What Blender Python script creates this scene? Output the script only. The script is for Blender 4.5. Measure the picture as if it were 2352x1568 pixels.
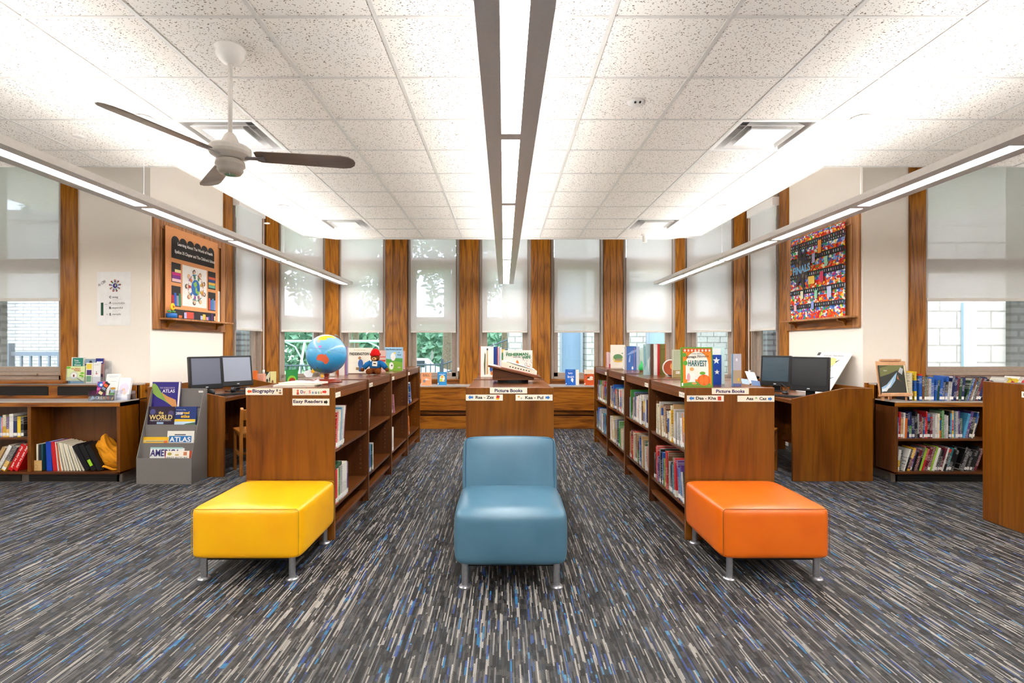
import bpy, bmesh, math, random
from mathutils import Vector, Matrix, Euler
for _o in list(bpy.data.objects): bpy.data.objects.remove(_o)
sc = bpy.context.scene
C = sc.collection
R = random.Random(7)
PI = math.pi
F, VX, VY, H = 1177.0, 1158.0, 793.0, 1.40     # focal length in pixels, vanishing point, eye height
def X(px, D): return (px - VX) * D / F
def Z(py, D): return H - (py - VY) * D / F

# ---------------------------------------------------------------- camera, world, exposure
cam_d = bpy.data.cameras.new('camera'); cam = bpy.data.objects.new('camera', cam_d); C.objects.link(cam)
cam.location = (0, 0, H); cam.rotation_euler = (PI / 2, 0, 0)
cam_d.sensor_width = 36.0; cam_d.lens = 36.0 * F / 2352
cam_d.shift_x = (1176 - VX) / 2352; cam_d.shift_y = (VY - 784) / 2352
cam_d.clip_start = 0.05; cam_d.clip_end = 300
sc.camera = cam
sc.view_settings.view_transform = 'Standard'; sc.view_settings.look = 'None'
sc.view_settings.exposure = 1.85; sc.view_settings.gamma = 1.0; sc.view_settings.use_curve_mapping = False
SKY_STRENGTH = 2.8
LENS_STRENGTH = 15.0
UPLIGHT_STRENGTH = 8.0
w = bpy.data.worlds.new('overcast_sky'); sc.world = w; w.use_nodes = True
nt = w.node_tree; nt.nodes.clear()
_o = nt.nodes.new('ShaderNodeOutputWorld'); _b = nt.nodes.new('ShaderNodeBackground')
_tc = nt.nodes.new('ShaderNodeTexCoord'); _n = nt.nodes.new('ShaderNodeTexNoise'); _r = nt.nodes.new('ShaderNodeValToRGB')
_n.inputs['Scale'].default_value = 3.0; _n.inputs['Detail'].default_value = 5
_r.color_ramp.elements[0].position = 0.35; _r.color_ramp.elements[0].color = (0.72, 0.84, 1.0, 1)
_r.color_ramp.elements[1].position = 0.7; _r.color_ramp.elements[1].color = (0.98, 0.99, 1.0, 1)
nt.links.new(_tc.outputs['Generated'], _n.inputs['Vector']); nt.links.new(_n.outputs[0], _r.inputs[0])
nt.links.new(_r.outputs[0], _b.inputs[0]); _b.inputs[1].default_value = SKY_STRENGTH
nt.links.new(_b.outputs[0], _o.inputs[0])

# ---------------------------------------------------------------- materials
def lin(h, gain=1.0):
    h = h.lstrip('#'); c = [int(h[i:i + 2], 16) / 255 for i in (0, 2, 4)]
    return tuple(gain * ((x / 12.92) if x <= 0.04045 else ((x + 0.055) / 1.055) ** 2.4) for x in c) + (1.0,)
class G:
    def __init__(s, name):
        s.m = bpy.data.materials.new(name); s.m.use_nodes = True; s.t = s.m.node_tree; s.t.nodes.clear()
    def a(s, typ, ins=None, **props):
        n = s.t.nodes.new('ShaderNode' + typ)
        for k, v in props.items(): setattr(n, k, v)
        for k, v in (ins or {}).items():
            i = n.inputs[k]
            if isinstance(v, bpy.types.NodeSocket): s.t.links.new(v, i)
            elif isinstance(v, bpy.types.Node): s.t.links.new(v.outputs[0], i)
            else: i.default_value = v
        return n
    def math(s, op, a, b=None, c=None):
        d = {0: a}
        if b is not None: d[1] = b
        if c is not None: d[2] = c
        return s.a('Math', d, operation=op).outputs[0]
    def ramp(s, fac, els, interp='LINEAR'):
        n = s.a('ValToRGB', {0: fac}); r = n.color_ramp; r.interpolation = interp
        while len(r.elements) > 1: r.elements.remove(r.elements[-1])
        r.elements[0].position = els[0][0]; r.elements[0].color = els[0][1]
        for p, c in els[1:]:
            e = r.elements.new(p); e.color = c
        return n.outputs[0]
    def mix(s, fac, a, b, mode='MIX'):
        n = s.a('Mix', data_type='RGBA', blend_type=mode)
        for k, v in ((0, fac), (6, a), (7, b)):
            if isinstance(v, bpy.types.NodeSocket): s.t.links.new(v, n.inputs[k])
            else: n.inputs[k].default_value = v
        return n.outputs[2]
    def bsdf(s, col, rough=0.5, metal=0.0, spec=0.5, bump=None, bstr=0.2, coat=0.0, bdist=0.01):
        n = s.a('BsdfPrincipled', {'Base Color': col, 'Roughness': rough, 'Metallic': metal, 'Specular IOR Level': spec, 'Coat Weight': coat})
        if bump is not None:
            b = s.a('Bump', {'Height': bump, 'Strength': bstr, 'Distance': bdist}); s.t.links.new(b.outputs[0], n.inputs['Normal'])
        return n
    def out(s, sh):
        o = s.a('OutputMaterial'); s.t.links.new(sh.outputs[0] if isinstance(sh, bpy.types.Node) else sh, o.inputs[0]); return s.m
_flat = {}
def flat(hexc, rough=0.6, metal=0.0, spec=0.4, gain=1.0):
    """plain paint, ink or plastic, with a faint mottling"""
    k = (hexc, rough, metal, gain)
    if k not in _flat:
        g = G('plain_' + hexc.strip('#')); c = lin(hexc, gain)
        tc = g.a('TexCoord'); n = g.a('TexNoise', {'Vector': tc.outputs['Object'], 'Scale': 14.0, 'Detail': 3.0})
        f = g.math('MULTIPLY_ADD', n.outputs[0], 0.16, 0.92)
        col = g.mix(1.0, c, g.a('CombineColor', {0: f, 1: f, 2: f}).outputs[0], 'MULTIPLY')
        _flat[k] = g.out(g.bsdf(col, rough, metal, spec))
    return _flat[k]
def wood(name, light, mid, dark, axis='Z', scale=1.0, rough=0.35, rings=9.0, contrast=1.0, coat=0.0, seed=0.0, gain=1.0):
    g = G(name); tc = g.a('TexCoord')
    oi = g.a('ObjectInfo')
    sh = g.math('MULTIPLY', oi.outputs['Random'], 17.0)
    off = g.a('CombineXYZ', {0: sh, 1: g.math('ADD', sh, seed), 2: sh})
    v = g.a('VectorMath', {0: tc.outputs['Object'], 1: off.outputs[0]}, operation='ADD').outputs[0]
    st = {'X': (0.10, 1, 1), 'Y': (1, 0.10, 1), 'Z': (1, 1, 0.10)}[axis]
    m1 = g.a('Mapping', {'Vector': v, 'Scale': tuple(3.2 * scale * s for s in st)})
    n1 = g.a('TexNoise', {'Vector': m1, 'Scale': 1.6, 'Detail': 1.5, 'Distortion': 0.3})
    ring = g.math('SINE', g.math('MULTIPLY', n1.outputs[0], rings * 2 * PI))
    ring = g.math('POWER', g.math('MULTIPLY_ADD', ring, 0.5, 0.5), 2.2)
    m2 = g.a('Mapping', {'Vector': v, 'Scale': tuple(70 * scale * (s if s == 1 else 0.05) for s in st)})
    n2 = g.a('TexNoise', {'Vector': m2, 'Scale': 1.0, 'Detail': 6.0, 'Roughness': 0.65})
    m3 = g.a('Mapping', {'Vector': v, 'Scale': tuple(5 * scale * (s if s == 1 else 0.15) for s in st)})
    n3 = g.a('TexNoise', {'Vector': m3, 'Scale': 1.0, 'Detail': 2.0})
    f = g.math('ADD', g.math('MULTIPLY', ring, 0.34 * contrast), g.math('MULTIPLY', g.math('SUBTRACT', n2.outputs[0], 0.42), 1.5 * contrast))
    f = g.math('ADD', f, g.math('MULTIPLY', g.math('SUBTRACT', n3.outputs[0], 0.45), 1.0))
    col = g.ramp(f, [(0.0, lin(light, gain)), (0.38, lin(mid, gain)), (0.85, lin(dark, gain))])
    return g.out(g.bsdf(col, rough, 0, 0.45, bump=n2.outputs[0], bstr=0.06, coat=coat))
def speckled(name, c1, c2, scale=300.0, rough=0.6, bstr=0.2, metal=0.0, spec=0.4, lo=0.3, hi=0.7):
    g = G(name); tc = g.a('TexCoord'); n = g.a('TexNoise', {'Vector': tc.outputs['Object'], 'Scale': scale, 'Detail': 3.0})
    return g.out(g.bsdf(g.ramp(n.outputs[0], [(lo, lin(c1)), (hi, lin(c2))]), rough, metal, spec, bump=n.outputs[0], bstr=bstr, bdist=0.003))
def emit(name, col, strength):
    g = G(name); return g.out(g.a('Emission', {0: col, 1: strength}))

W = {}
W['oak'] = wood('golden_oak', 'C47C1C', 'A2600E', '4A2004', 'Z', 1.15, 0.34, 9, 0.95, gain=0.76)
W['oak_h'] = wood('golden_oak_horizontal', 'BE741C', '98540E', '461E04', 'X', 1.15, 0.34, 8, 1.0, gain=0.8)
W['oak_y'] = wood('golden_oak_depth', 'B8702A', '945018', '4A2208', 'Y', 1.0, 0.34, 10, 1.1, gain=0.92)
W['panel'] = wood('walnut_stained_panel', 'A05E12', '88490A', '5A2A04', 'Z', 0.8, 0.3, 7, 0.75, gain=0.62)
W['case'] = wood('dark_stained_oak', '7E4A22', '693A18', '42210C', 'Z', 0.9, 0.34, 6, 0.7, gain=0.66)
W['case_y'] = wood('dark_stained_oak_depth', '8A5028', '733E1B', '4A250E', 'Y', 0.9, 0.25, 6, 0.7, gain=0.66)
W['case_x'] = wood('dark_stained_oak_across', '82481F', '6A3814', '43200A', 'X', 0.9, 0.3, 6, 0.7, gain=0.66)
W['board'] = wood('cork_board_frame_oak', 'C58A55', 'A56A38', '6A3A18', 'Z', 1.0, 0.4, 8, 0.9, gain=0.92)
W['chair'] = wood('chair_beech', 'B9752F', '9C5C20', '6D3A12', 'Z', 1.0, 0.35, 5, 0.6, gain=0.8)
W['easel'] = wood('pale_beech', 'E3B083', 'D79E70', 'B97C50', 'Z', 1.0, 0.45, 4, 0.5)
W['blade'] = wood('dark_fan_blade', '9C8C80', '8A7A6E', '685A50', 'X', 1.0, 0.22, 4, 0.4)
W['wall'] = speckled('cream_wall_paint', 'F6EDE0', 'F7EFE3', 60, 0.75, 0.05)
W['white'] = flat('F2EFEA', 0.45)
W['whitemetal'] = speckled('white_painted_metal', 'EDEBE8', 'F4F2EF', 40, 0.3, 0.02)
W['grid'] = speckled('ceiling_grid_white', 'CFCCC6', 'D6D3CE', 30, 0.4, 0.02)
W['taupe'] = speckled('taupe_window_aluminium', '9D8C7E', 'A69587', 50, 0.42, 0.02)
W['darkframe'] = speckled('dark_window_gasket', '2E3238', '383D44', 50, 0.4, 0.02)
W['laminate'] = speckled('grey_laminate', 'A9A19B', 'B8B0AA', 200, 0.28, 0.02)
W['vent'] = flat('17130F', 0.5)
W['kick'] = speckled('taupe_vinyl_kick', '5B5149', '655A51', 60, 0.5, 0.03)
W['chrome'] = speckled('brushed_steel', 'A8A8AC', 'B6B6BA', 90, 0.3, 0.02, metal=0.85)
W['black'] = flat('141417', 0.35); W['blackmatte'] = flat('0E0E10', 0.7)
W['cork'] = speckled('cork', 'B88350', 'C9925C', 160, 0.85, 0.2)
W['rack'] = speckled('grey_textured_steel', '6F6A66', '7D7873', 420, 0.55, 0.15)
W['paper'] = flat('EDE6D8', 0.7); W['pages'] = speckled('page_edges', 'CFC3AC', 'EDE6D6', 500, 0.8, 0.1)
W['card'] = flat('F0E6D2', 0.55)
W['stone'] = None
def leather(name, c1, c2, rough=0.34):
    g = G(name); tc = g.a('TexCoord')
    v = g.a('TexVoronoi', {'Vector': tc.outputs['Object'], 'Scale': 900.0}); n = g.a('TexNoise', {'Vector': tc.outputs['Object'], 'Scale': 5.0, 'Detail': 3.0})
    return g.out(g.bsdf(g.ramp(n.outputs[0], [(0.35, lin(c1)), (0.65, lin(c2))]), rough, 0, 0.5, bump=v.outputs[0], bstr=0.12, bdist=0.001))
W['yellow'] = leather('yellow_vinyl', 'F6AE00', 'F8B600'); W['orange'] = leather('orange_vinyl', 'DC6206', 'E26A0A'); W['bluevinyl'] = leather('dusty_blue_vinyl', '466E84', '4E768C', 0.30)
def _glass():
    g = G('window_glass')
    fr = g.a('Fresnel', {'IOR': 1.45}); t = g.a('BsdfTransparent', {0: (0.93, 0.96, 0.97, 1)}); gl = g.a('BsdfGlossy', {'Roughness': 0.02})
    return g.out(g.a('MixShader', {0: g.math('MULTIPLY', fr.outputs[0], 0.45), 1: t.outputs[0], 2: gl.outputs[0]}))
W['glass'] = _glass()
def _acrylic():
    g = G('clear_acrylic')
    fr = g.a('LayerWeight', {'Blend': 0.25}); t = g.a('BsdfTransparent', {0: (0.9, 0.92, 0.95, 1)}); gl = g.a('BsdfGlossy', {'Roughness': 0.08, 'Color': (0.9, 0.9, 0.95, 1)})
    return g.out(g.a('MixShader', {0: g.math('MULTIPLY_ADD', fr.outputs[1], 0.6, 0.05), 1: t.outputs[0], 2: gl.outputs[0]}))
W['acrylic'] = _acrylic()
def _shade():
    g = G('solar_shade_fabric'); tc = g.a('TexCoord')
    n = g.a('TexNoise', {'Vector': g.a('Mapping', {'Vector': tc.outputs['Object'], 'Scale': (8, 8, 300)}), 'Scale': 2.0, 'Detail': 3.0})
    c = g.ramp(n.outputs[0], [(0.3, lin('E6E1DC')), (0.7, lin('F0ECE8'))])
    d = g.a('BsdfDiffuse', {0: c}); tl = g.a('BsdfTranslucent', {0: c}); tr = g.a('BsdfTransparent', {0: (0.95, 0.96, 1, 1)})
    m = g.a('MixShader', {0: 0.35, 1: d.outputs[0], 2: tl.outputs[0]})
    return g.out(g.a('MixShader', {0: 0.36, 1: m.outputs[0], 2: tr.outputs[0]}))
W['shade'] = _shade()
def _carpet():
    g = G('woven_plank_carpet'); tc = g.a('TexCoord'); s = g.a('SeparateXYZ', {0: tc.outputs['Object']}); x, y = s.outputs[0], s.outputs[1]
    def cells(wid, length, seed, jit=0.6):
        col = g.math('FLOOR', g.math('DIVIDE', g.math('ADD', x, seed), wid))
        r = g.a('TexWhiteNoise', {'W': g.math('ADD', col, seed)}, noise_dimensions='1D').outputs[0]
        L = g.math('MULTIPLY_ADD', r, length * jit, length)
        row = g.math('FLOOR', g.math('DIVIDE', g.math('ADD', y, g.math('MULTIPLY', r, 50.0)), L))
        v = g.a('TexWhiteNoise', {'Vector': g.a('CombineXYZ', {0: col, 1: row, 2: seed})}, noise_dimensions='3D').outputs[0]
        return r, v
    r1, v1 = cells(0.0240, 0.034, 3.3)
    r2, v2 = cells(0.0074, 0.070, 11.7, 2.2)
    r3, v3 = cells(0.0082, 0.060, 27.1, 0.9)
    r4, v4 = cells(0.24, 0.9, 5.2)
    warm = g.ramp(v1, [(0.0, lin('121214')), (0.16, lin('262628')), (0.4, lin('42403E')), (0.66, lin('53504D')), (0.86, lin('3A4048'))], 'CONSTANT')
    warm2 = g.mix(0.4, warm, g.ramp(v2, [(0.0, lin('0A0A0C')), (0.4, lin('66625E')), (0.8, lin('464E5A'))], 'CONSTANT'))
    light = g.math('MULTIPLY', g.math('MULTIPLY', g.math('GREATER_THAN', r2, 0.50), g.math('GREATER_THAN', v2, 0.46)), 0.80)
    c = g.mix(light, warm2, g.ramp(v3, [(0.0, lin('A29C94')), (0.4, lin('B6B0A8')), (0.75, lin('6C6A66'))], 'CONSTANT'))
    blue = g.math('MULTIPLY', g.math('GREATER_THAN', g.math('FRACT', g.math('MULTIPLY', r3, 7.0)), 0.74), g.math('GREATER_THAN', v3, 0.72))
    c = g.mix(g.math('MULTIPLY', blue, 0.9), c, g.ramp(v1, [(0.0, lin('2A4A92')), (0.3, lin('1E78AA')), (0.5, lin('3A5486')), (0.75, lin('262E56')), (0.9, lin('508CB0'))], 'CONSTANT'))
    dark = g.math('MULTIPLY', g.math('LESS_THAN', v3, 0.16), 0.8)
    c = g.mix(dark, c, lin('08080A'))
    nb = g.a('TexNoise', {'Vector': tc.outputs['Object'], 'Scale': 2.2, 'Detail': 3.0})
    mot = g.math('MULTIPLY_ADD', nb.outputs[0], 0.7, 0.50)
    c = g.mix(1.0, c, g.a('CombineColor', {0: mot, 1: mot, 2: mot}).outputs[0], 'MULTIPLY')
    # thread weave: short diagonal dashes
    a = g.math('SINE', g.math('MULTIPLY', g.math('ADD', g.math('MULTIPLY', x, 0.55), y), 2 * PI / 0.0062))
    b = g.math('SINE', g.math('MULTIPLY', x, 2 * PI / 0.0095))
    wv = g.math('MULTIPLY_ADD', a, 0.5, 0.5)
    f = g.math('MULTIPLY_ADD', g.math('GREATER_THAN', wv, 0.45), 0.75, 0.42)
    f = g.math('MULTIPLY', f, g.math('MULTIPLY_ADD', b, 0.10, 0.95))
    c = g.mix(1.0, c, g.a('CombineColor', {0: f, 1: f, 2: f}).outputs[0], 'MULTIPLY')
    return g.out(g.bsdf(c, 0.62, 0, 0.45, bump=wv, bstr=0.25, bdist=0.002))
W['carpet'] = _carpet()
def _tile():
    g = G('fissured_ceiling_tile'); tc = g.a('TexCoord')
    n0 = g.a('TexNoise', {'Vector': tc.outputs['Object'], 'Scale': 35.0, 'Detail': 2.0})
    v = g.a('VectorMath', {0: tc.outputs['Object'], 1: g.a('VectorMath', {0: n0.outputs[1], 'Scale': 0.022}, operation='SCALE').outputs[0]}, operation='ADD')
    vo = g.a('TexVoronoi', {'Vector': g.a('Mapping', {'Vector': v, 'Scale': (62, 110, 80), 'Rotation': (0, 0, 0.6)}), 'Scale': 1.0})
    n1 = g.a('TexNoise', {'Vector': tc.outputs['Object'], 'Scale': 60.0, 'Detail': 3.0})
    pit = g.math('LESS_THAN', g.math('ADD', vo.outputs[0], g.math('MULTIPLY', n1.outputs[0], 0.9)), 0.69)
    c = g.mix(pit, lin('EDE8E1'), lin('857A6E'))
    hgt = g.math('SUBTRACT', 1.0, pit)
    return g.out(g.bsdf(c, 0.9, 0, 0.2, bump=hgt, bstr=0.3, bdist=0.003))
W['tile'] = _tile()
def _blocks(name, c1, c2, mortar, bw, bh, axis='X', rough=0.85, msize=0.02):
    g = G(name); tc = g.a('TexCoord'); s = g.a('SeparateXYZ', {0: tc.outputs['Object']})
    u = s.outputs[0] if axis == 'X' else s.outputs[1]
    v = g.a('CombineXYZ', {0: u, 1: s.outputs[2], 2: 0.0})
    b = g.a('TexBrick', {'Vector': v, 'Color1': lin(c1), 'Color2': lin(c2), 'Mortar': lin(mortar), 'Scale': 1.0, 'Mortar Size': msize, 'Brick Width': bw, 'Row Height': bh, 'Mortar Smooth': 0.2})
    n = g.a('TexNoise', {'Vector': tc.outputs['Object'], 'Scale': 9.0, 'Detail': 5.0})
    c = g.mix(0.25, b.outputs[0], g.ramp(n.outputs[0], [(0.35, lin(mortar)), (0.65, lin(c1))]), 'MIX')
    return g.out(g.bsdf(c, rough, 0, 0.3, bump=b.outputs[1], bstr=-0.4, bdist=0.02))
W['limestone'] = _blocks('pale_limestone_blocks', 'A09E9A', '96948F', '6A6660', 0.45, 0.21)
W['paleBrick'] = _blocks('pale_long_bricks', '9A9898', '8E8C8C', '605E5E', 0.4, 0.085, msize=0.012)
W['greyBrick'] = _blocks('grey_rock_brick', '8E9094', '7A7C80', '4A4C50', 0.30, 0.10)

# ---------------------------------------------------------------- geometry helpers
class MB:
    def __init__(s, mat=None):
        s.v = []; s.f = []; s.m = []; s.mats = []; s.cur = mat
    def _mi(s, mat):
        mat = mat or s.cur
        if mat not in s.mats: s.mats.append(mat)
        return s.mats.index(mat)
    def add(s, vs, fs, mat=None):
        o = len(s.v); s.v += [tuple(p) for p in vs]; mi = s._mi(mat)
        for f in fs: s.f.append([o + i for i in f]); s.m.append(mi)
        return s
    def box(s, x0, y0, z0, x1, y1, z1, mat=None, M=None):
        vs = [(x, y, z) for z in (z0, z1) for y in (y0, y1) for x in (x0, x1)]
        if M is not None: vs = [M @ Vector(p) for p in vs]
        return s.add(vs, [(0, 2, 3, 1), (4, 5, 7, 6), (0, 1, 5, 4), (2, 6, 7, 3), (0, 4, 6, 2), (1, 3, 7, 5)], mat)
    def extr(s, pts, vec, mat=None, M=None):
        n = len(pts); vec = Vector(vec); vs = [Vector(p) for p in pts] + [Vector(p) + vec for p in pts]
        if M is not None: vs = [M @ p for p in vs]
        return s.add(vs, [tuple(range(n))[::-1], tuple(range(n, 2 * n))] + [(i, (i + 1) % n, n + (i + 1) % n, n + i) for i in range(n)], mat)
    def prism(s, pts, z0, z1, mat=None): return s.extr([(x, y, z0) for x, y in pts], (0, 0, z1 - z0), mat)
    def poly(s, pts, mat=None): return s.add(pts, [tuple(range(len(pts)))], mat)
    def cyl(s, p0, p1, r0, r1=None, n=14, mat=None):
        r1 = r0 if r1 is None else r1; p0 = Vector(p0); p1 = Vector(p1); d = (p1 - p0).normalized()
        a = d.orthogonal().normalized(); b = d.cross(a); vs = []
        for p, r in ((p0, r0), (p1, r1)):
            for i in range(n):
                t = 2 * PI * i / n; vs.append(p + a * (r * math.cos(t)) + b * (r * math.sin(t)))
        return s.add(vs, [tuple(range(n))[::-1], tuple(range(n, 2 * n))] + [(i, (i + 1) % n, n + (i + 1) % n, n + i) for i in range(n)], mat)
    def tube(s, pts, r, n=8, mat=None):
        pts = [Vector(p) for p in pts]; vs = []; prev = None
        for k, p in enumerate(pts):
            d = (pts[min(k + 1, len(pts) - 1)] - pts[max(k - 1, 0)]).normalized()
            a = d.orthogonal().normalized() if prev is None else (prev - d * prev.dot(d)).normalized()
            prev = a; b = d.cross(a); rr = r[k] if isinstance(r, (list, tuple)) else r
            for i in range(n):
                t = 2 * PI * i / n; vs.append(p + a * (rr * math.cos(t)) + b * (rr * math.sin(t)))
        fs = [tuple(range(n))[::-1], tuple(range(len(vs) - n, len(vs)))]
        for k in range(len(pts) - 1):
            o = k * n
            fs += [(o + i, o + (i + 1) % n, o + n + (i + 1) % n, o + n + i) for i in range(n)]
        return s.add(vs, fs, mat)
    def lathe(s, c, prof, n=28, mat=None):
        vs = []
        for r, z in prof:
            for i in range(n):
                t = 2 * PI * i / n; vs.append((c[0] + r * math.cos(t), c[1] + r * math.sin(t), c[2] + z))
        fs = [tuple(range(n))[::-1], tuple(range(len(vs) - n, len(vs)))]
        for k in range(len(prof) - 1):
            o = k * n
            fs += [(o + i, o + (i + 1) % n, o + n + (i + 1) % n, o + n + i) for i in range(n)]
        return s.add(vs, fs, mat)
    def ball(s, c, r, n=14, m=9, mat=None, fn=None):
        r = (r, r, r) if not isinstance(r, (tuple, list)) else r; vs = [(c[0], c[1], c[2] - r[2])]
        for j in range(1, m):
            ph = -PI / 2 + PI * j / m
            for i in range(n):
                t = 2 * PI * i / n; vs.append((c[0] + r[0] * math.cos(ph) * math.cos(t), c[1] + r[1] * math.cos(ph) * math.sin(t), c[2] + r[2] * math.sin(ph)))
        vs.append((c[0], c[1], c[2] + r[2]))
        if fn: vs = [fn(Vector(p)) for p in vs]
        fs = [(0, 1 + (i + 1) % n, 1 + i) for i in range(n)]
        for j in range(m - 2):
            o = 1 + j * n
            fs += [(o + i, o + (i + 1) % n, o + n + (i + 1) % n, o + n + i) for i in range(n)]
        o = 1 + (m - 2) * n; e = len(vs) - 1
        fs += [(o + i, o + (i + 1) % n, e) for i in range(n)]
        return s.add(vs, fs, mat)
    def build(s, name, parent=None, world=False, bevel=0, seg=2, smooth=False, sub=0, fix=True, loc=None, rot=None):
        me = bpy.data.meshes.new(name)
        vs = s.v
        if world and parent is not None:
            o = Vector((0, 0, 0)); p = parent
            while p is not None: o += p.location; p = p.parent
            vs = [(a - o.x, b - o.y, c - o.z) for a, b, c in vs]
        me.from_pydata(vs, [], s.f)
        for mt in s.mats: me.materials.append(mt)
        me.polygons.foreach_set('material_index', s.m)
        if fix:
            bm = bmesh.new(); bm.from_mesh(me); bmesh.ops.recalc_face_normals(bm, faces=bm.faces[:]); bm.to_mesh(me); bm.free()
        if smooth: me.polygons.foreach_set('use_smooth', [True] * len(me.polygons))
        me.update()
        ob = bpy.data.objects.new(name, me); C.objects.link(ob)
        if parent is not None: ob.parent = parent
        if loc: ob.location = loc
        if rot: ob.rotation_euler = rot
        if bevel:
            b = ob.modifiers.new('bevel', 'BEVEL'); b.width = bevel; b.segments = seg; b.limit_method = 'ANGLE'; b.angle_limit = 0.6
            if seg > 2: me.polygons.foreach_set('use_smooth', [True] * len(me.polygons)); b.harden_normals = False
        if sub:
            b = ob.modifiers.new('subdivision', 'SUBSURF'); b.levels = sub; b.render_levels = sub
        return ob
def tag(o, label=None, cat=None, group=None, kind=None):
    if label: o['label'] = label
    if cat: o['category'] = cat
    if group: o['group'] = group
    if kind: o['kind'] = kind
    return o
def thing(name, label, cat, loc=(0, 0, 0), rotz=0.0, group=None, rot=None):
    o = bpy.data.objects.new(name, None); o.empty_display_size = 0.05; C.objects.link(o); o.location = loc
    o.rotation_euler = rot if rot else (0, 0, rotz)
    return tag(o, label, cat, group)
def sempty(name, loc=(0, 0, 0), rotz=0.0):
    o = bpy.data.objects.new(name, None); C.objects.link(o); o.location = loc; o.rotation_euler = (0, 0, rotz); o['kind'] = 'structure'; return o
def struct(mb, name, **k): return tag(mb.build(name, **k), kind='structure')
def art(parent, name, items, y=-0.0012, step=0.0002, label=None):
    """flat printed or sewn shapes in the parent's XZ plane"""
    mb = MB()
    for i, it in enumerate(items):
        k = it[0]; yy = y - i * step; m = flat(it[-1], 0.6)
        if k == 'r': _, a, b, c, d, _c = it; pts = [(a, b), (c, b), (c, d), (a, d)]
        elif k == 'c': _, a, b, ra, rb, _c = it; pts = [(a + ra * math.cos(2 * PI * t / 18), b + rb * math.sin(2 * PI * t / 18)) for t in range(18)]
        else: pts = it[1]
        mb.poly([(u, yy, v) for u, v in pts], m)
    o = mb.build(name, parent, fix=False)
    if label: o['label'] = label
    return o
_tx = {}
def text(parent, s, u, v, w=None, h=None, col='202020', y=-0.004, rot=0.0, bold=0.0, name='lettering', anchor='c', shear=0.0, mat=None):
    k = (s, bold, shear)
    if k not in _tx:
        cu = bpy.data.curves.new('txt', 'FONT'); cu.body = s; cu.size = 1.0; cu.offset = bold; cu.resolution_u = 3; cu.shear = shear
        ob = bpy.data.objects.new('txt', cu); me = bpy.data.meshes.new_from_object(ob); bpy.data.objects.remove(ob)
        _tx[k] = ([tuple(p.co) for p in me.vertices], [tuple(p.vertices) for p in me.polygons]); bpy.data.meshes.remove(me)
    vs, fs = _tx[k]
    x0 = min(p[0] for p in vs); x1 = max(p[0] for p in vs); y0 = min(p[1] for p in vs); y1 = max(p[1] for p in vs)
    if w is None: sx = sy = h / (y1 - y0)
    elif h is None: sx = sy = w / (x1 - x0)
    else: sx = w / (x1 - x0); sy = h / (y1 - y0)
    cx = {'c': (x0 + x1) / 2, 'l': x0, 'r': x1}[anchor]; cy = (y0 + y1) / 2; cr, sr = math.cos(rot), math.sin(rot)
    pts = []
    for p in vs:
        a = (p[0] - cx) * sx; b = (p[1] - cy) * sy
        pts.append((u + a * cr - b * sr, y, v + a * sr + b * cr))
    mb = MB(mat or flat(col, 0.6)); mb.add(pts, fs)
    return mb.build(name, parent, fix=False)
ORD = 'first second third fourth fifth sixth seventh eighth ninth tenth eleventh twelfth thirteenth fourteenth fifteenth sixteenth seventeenth eighteenth nineteenth twentieth twenty-first twenty-second twenty-third twenty-fourth twenty-fifth twenty-sixth twenty-seventh twenty-eighth'.split()
def nth(i, n, a, b):
    """i-th of n counted from the nearer end"""
    return (f'{ORD[i]} from {a}') if i < n / 2 and i < 28 else (f'{ORD[n - 1 - i]} from {b}')
# ================================================================ SETTING
CZ = H + 1.708                                    # suspended ceiling
XL, XR, DF = -3.895, 3.948, 5.64                  # side walls of the reading bay, walls that face the room
BAY = [(XL, 7.10), (XL, 8.24), (-3.2, 9.04), (3.226, 9.04), (XR, 8.24), (XR, 7.10)]
TOP = 3.75
def offs(poly, d):
    """open polyline moved d metres towards the room"""
    P = [Vector(p) for p in poly]; out = []
    for i, p in enumerate(P):
        ns = []
        if i > 0: e = (P[i] - P[i - 1]).normalized(); ns.append(Vector((e.y, -e.x)))
        if i < len(P) - 1: e = (P[i + 1] - P[i]).normalized(); ns.append(Vector((e.y, -e.x)))
        if len(ns) == 1: out.append(p + ns[0] * d)
        else:
            n = (ns[0] + ns[1]).normalized(); out.append(p + n * (d / n.dot(ns[0])))
    return out
def band(mb, poly, d0, d1, z0, z1, mat=None):
    A, B = offs(poly, d0), offs(poly, d1)
    for i in range(len(poly) - 1):
        mb.extr([(A[i].x, A[i].y, z0), (A[i + 1].x, A[i + 1].y, z0), (B[i + 1].x, B[i + 1].y, z0), (B[i].x, B[i].y, z0)], (0, 0, z1 - z0), mat)
    return mb

mb = MB(W['carpet']); mb.box(-8.2, -5.2, -0.12, 8.2, 9.3, 0.0); struct(mb, 'floor')
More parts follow.
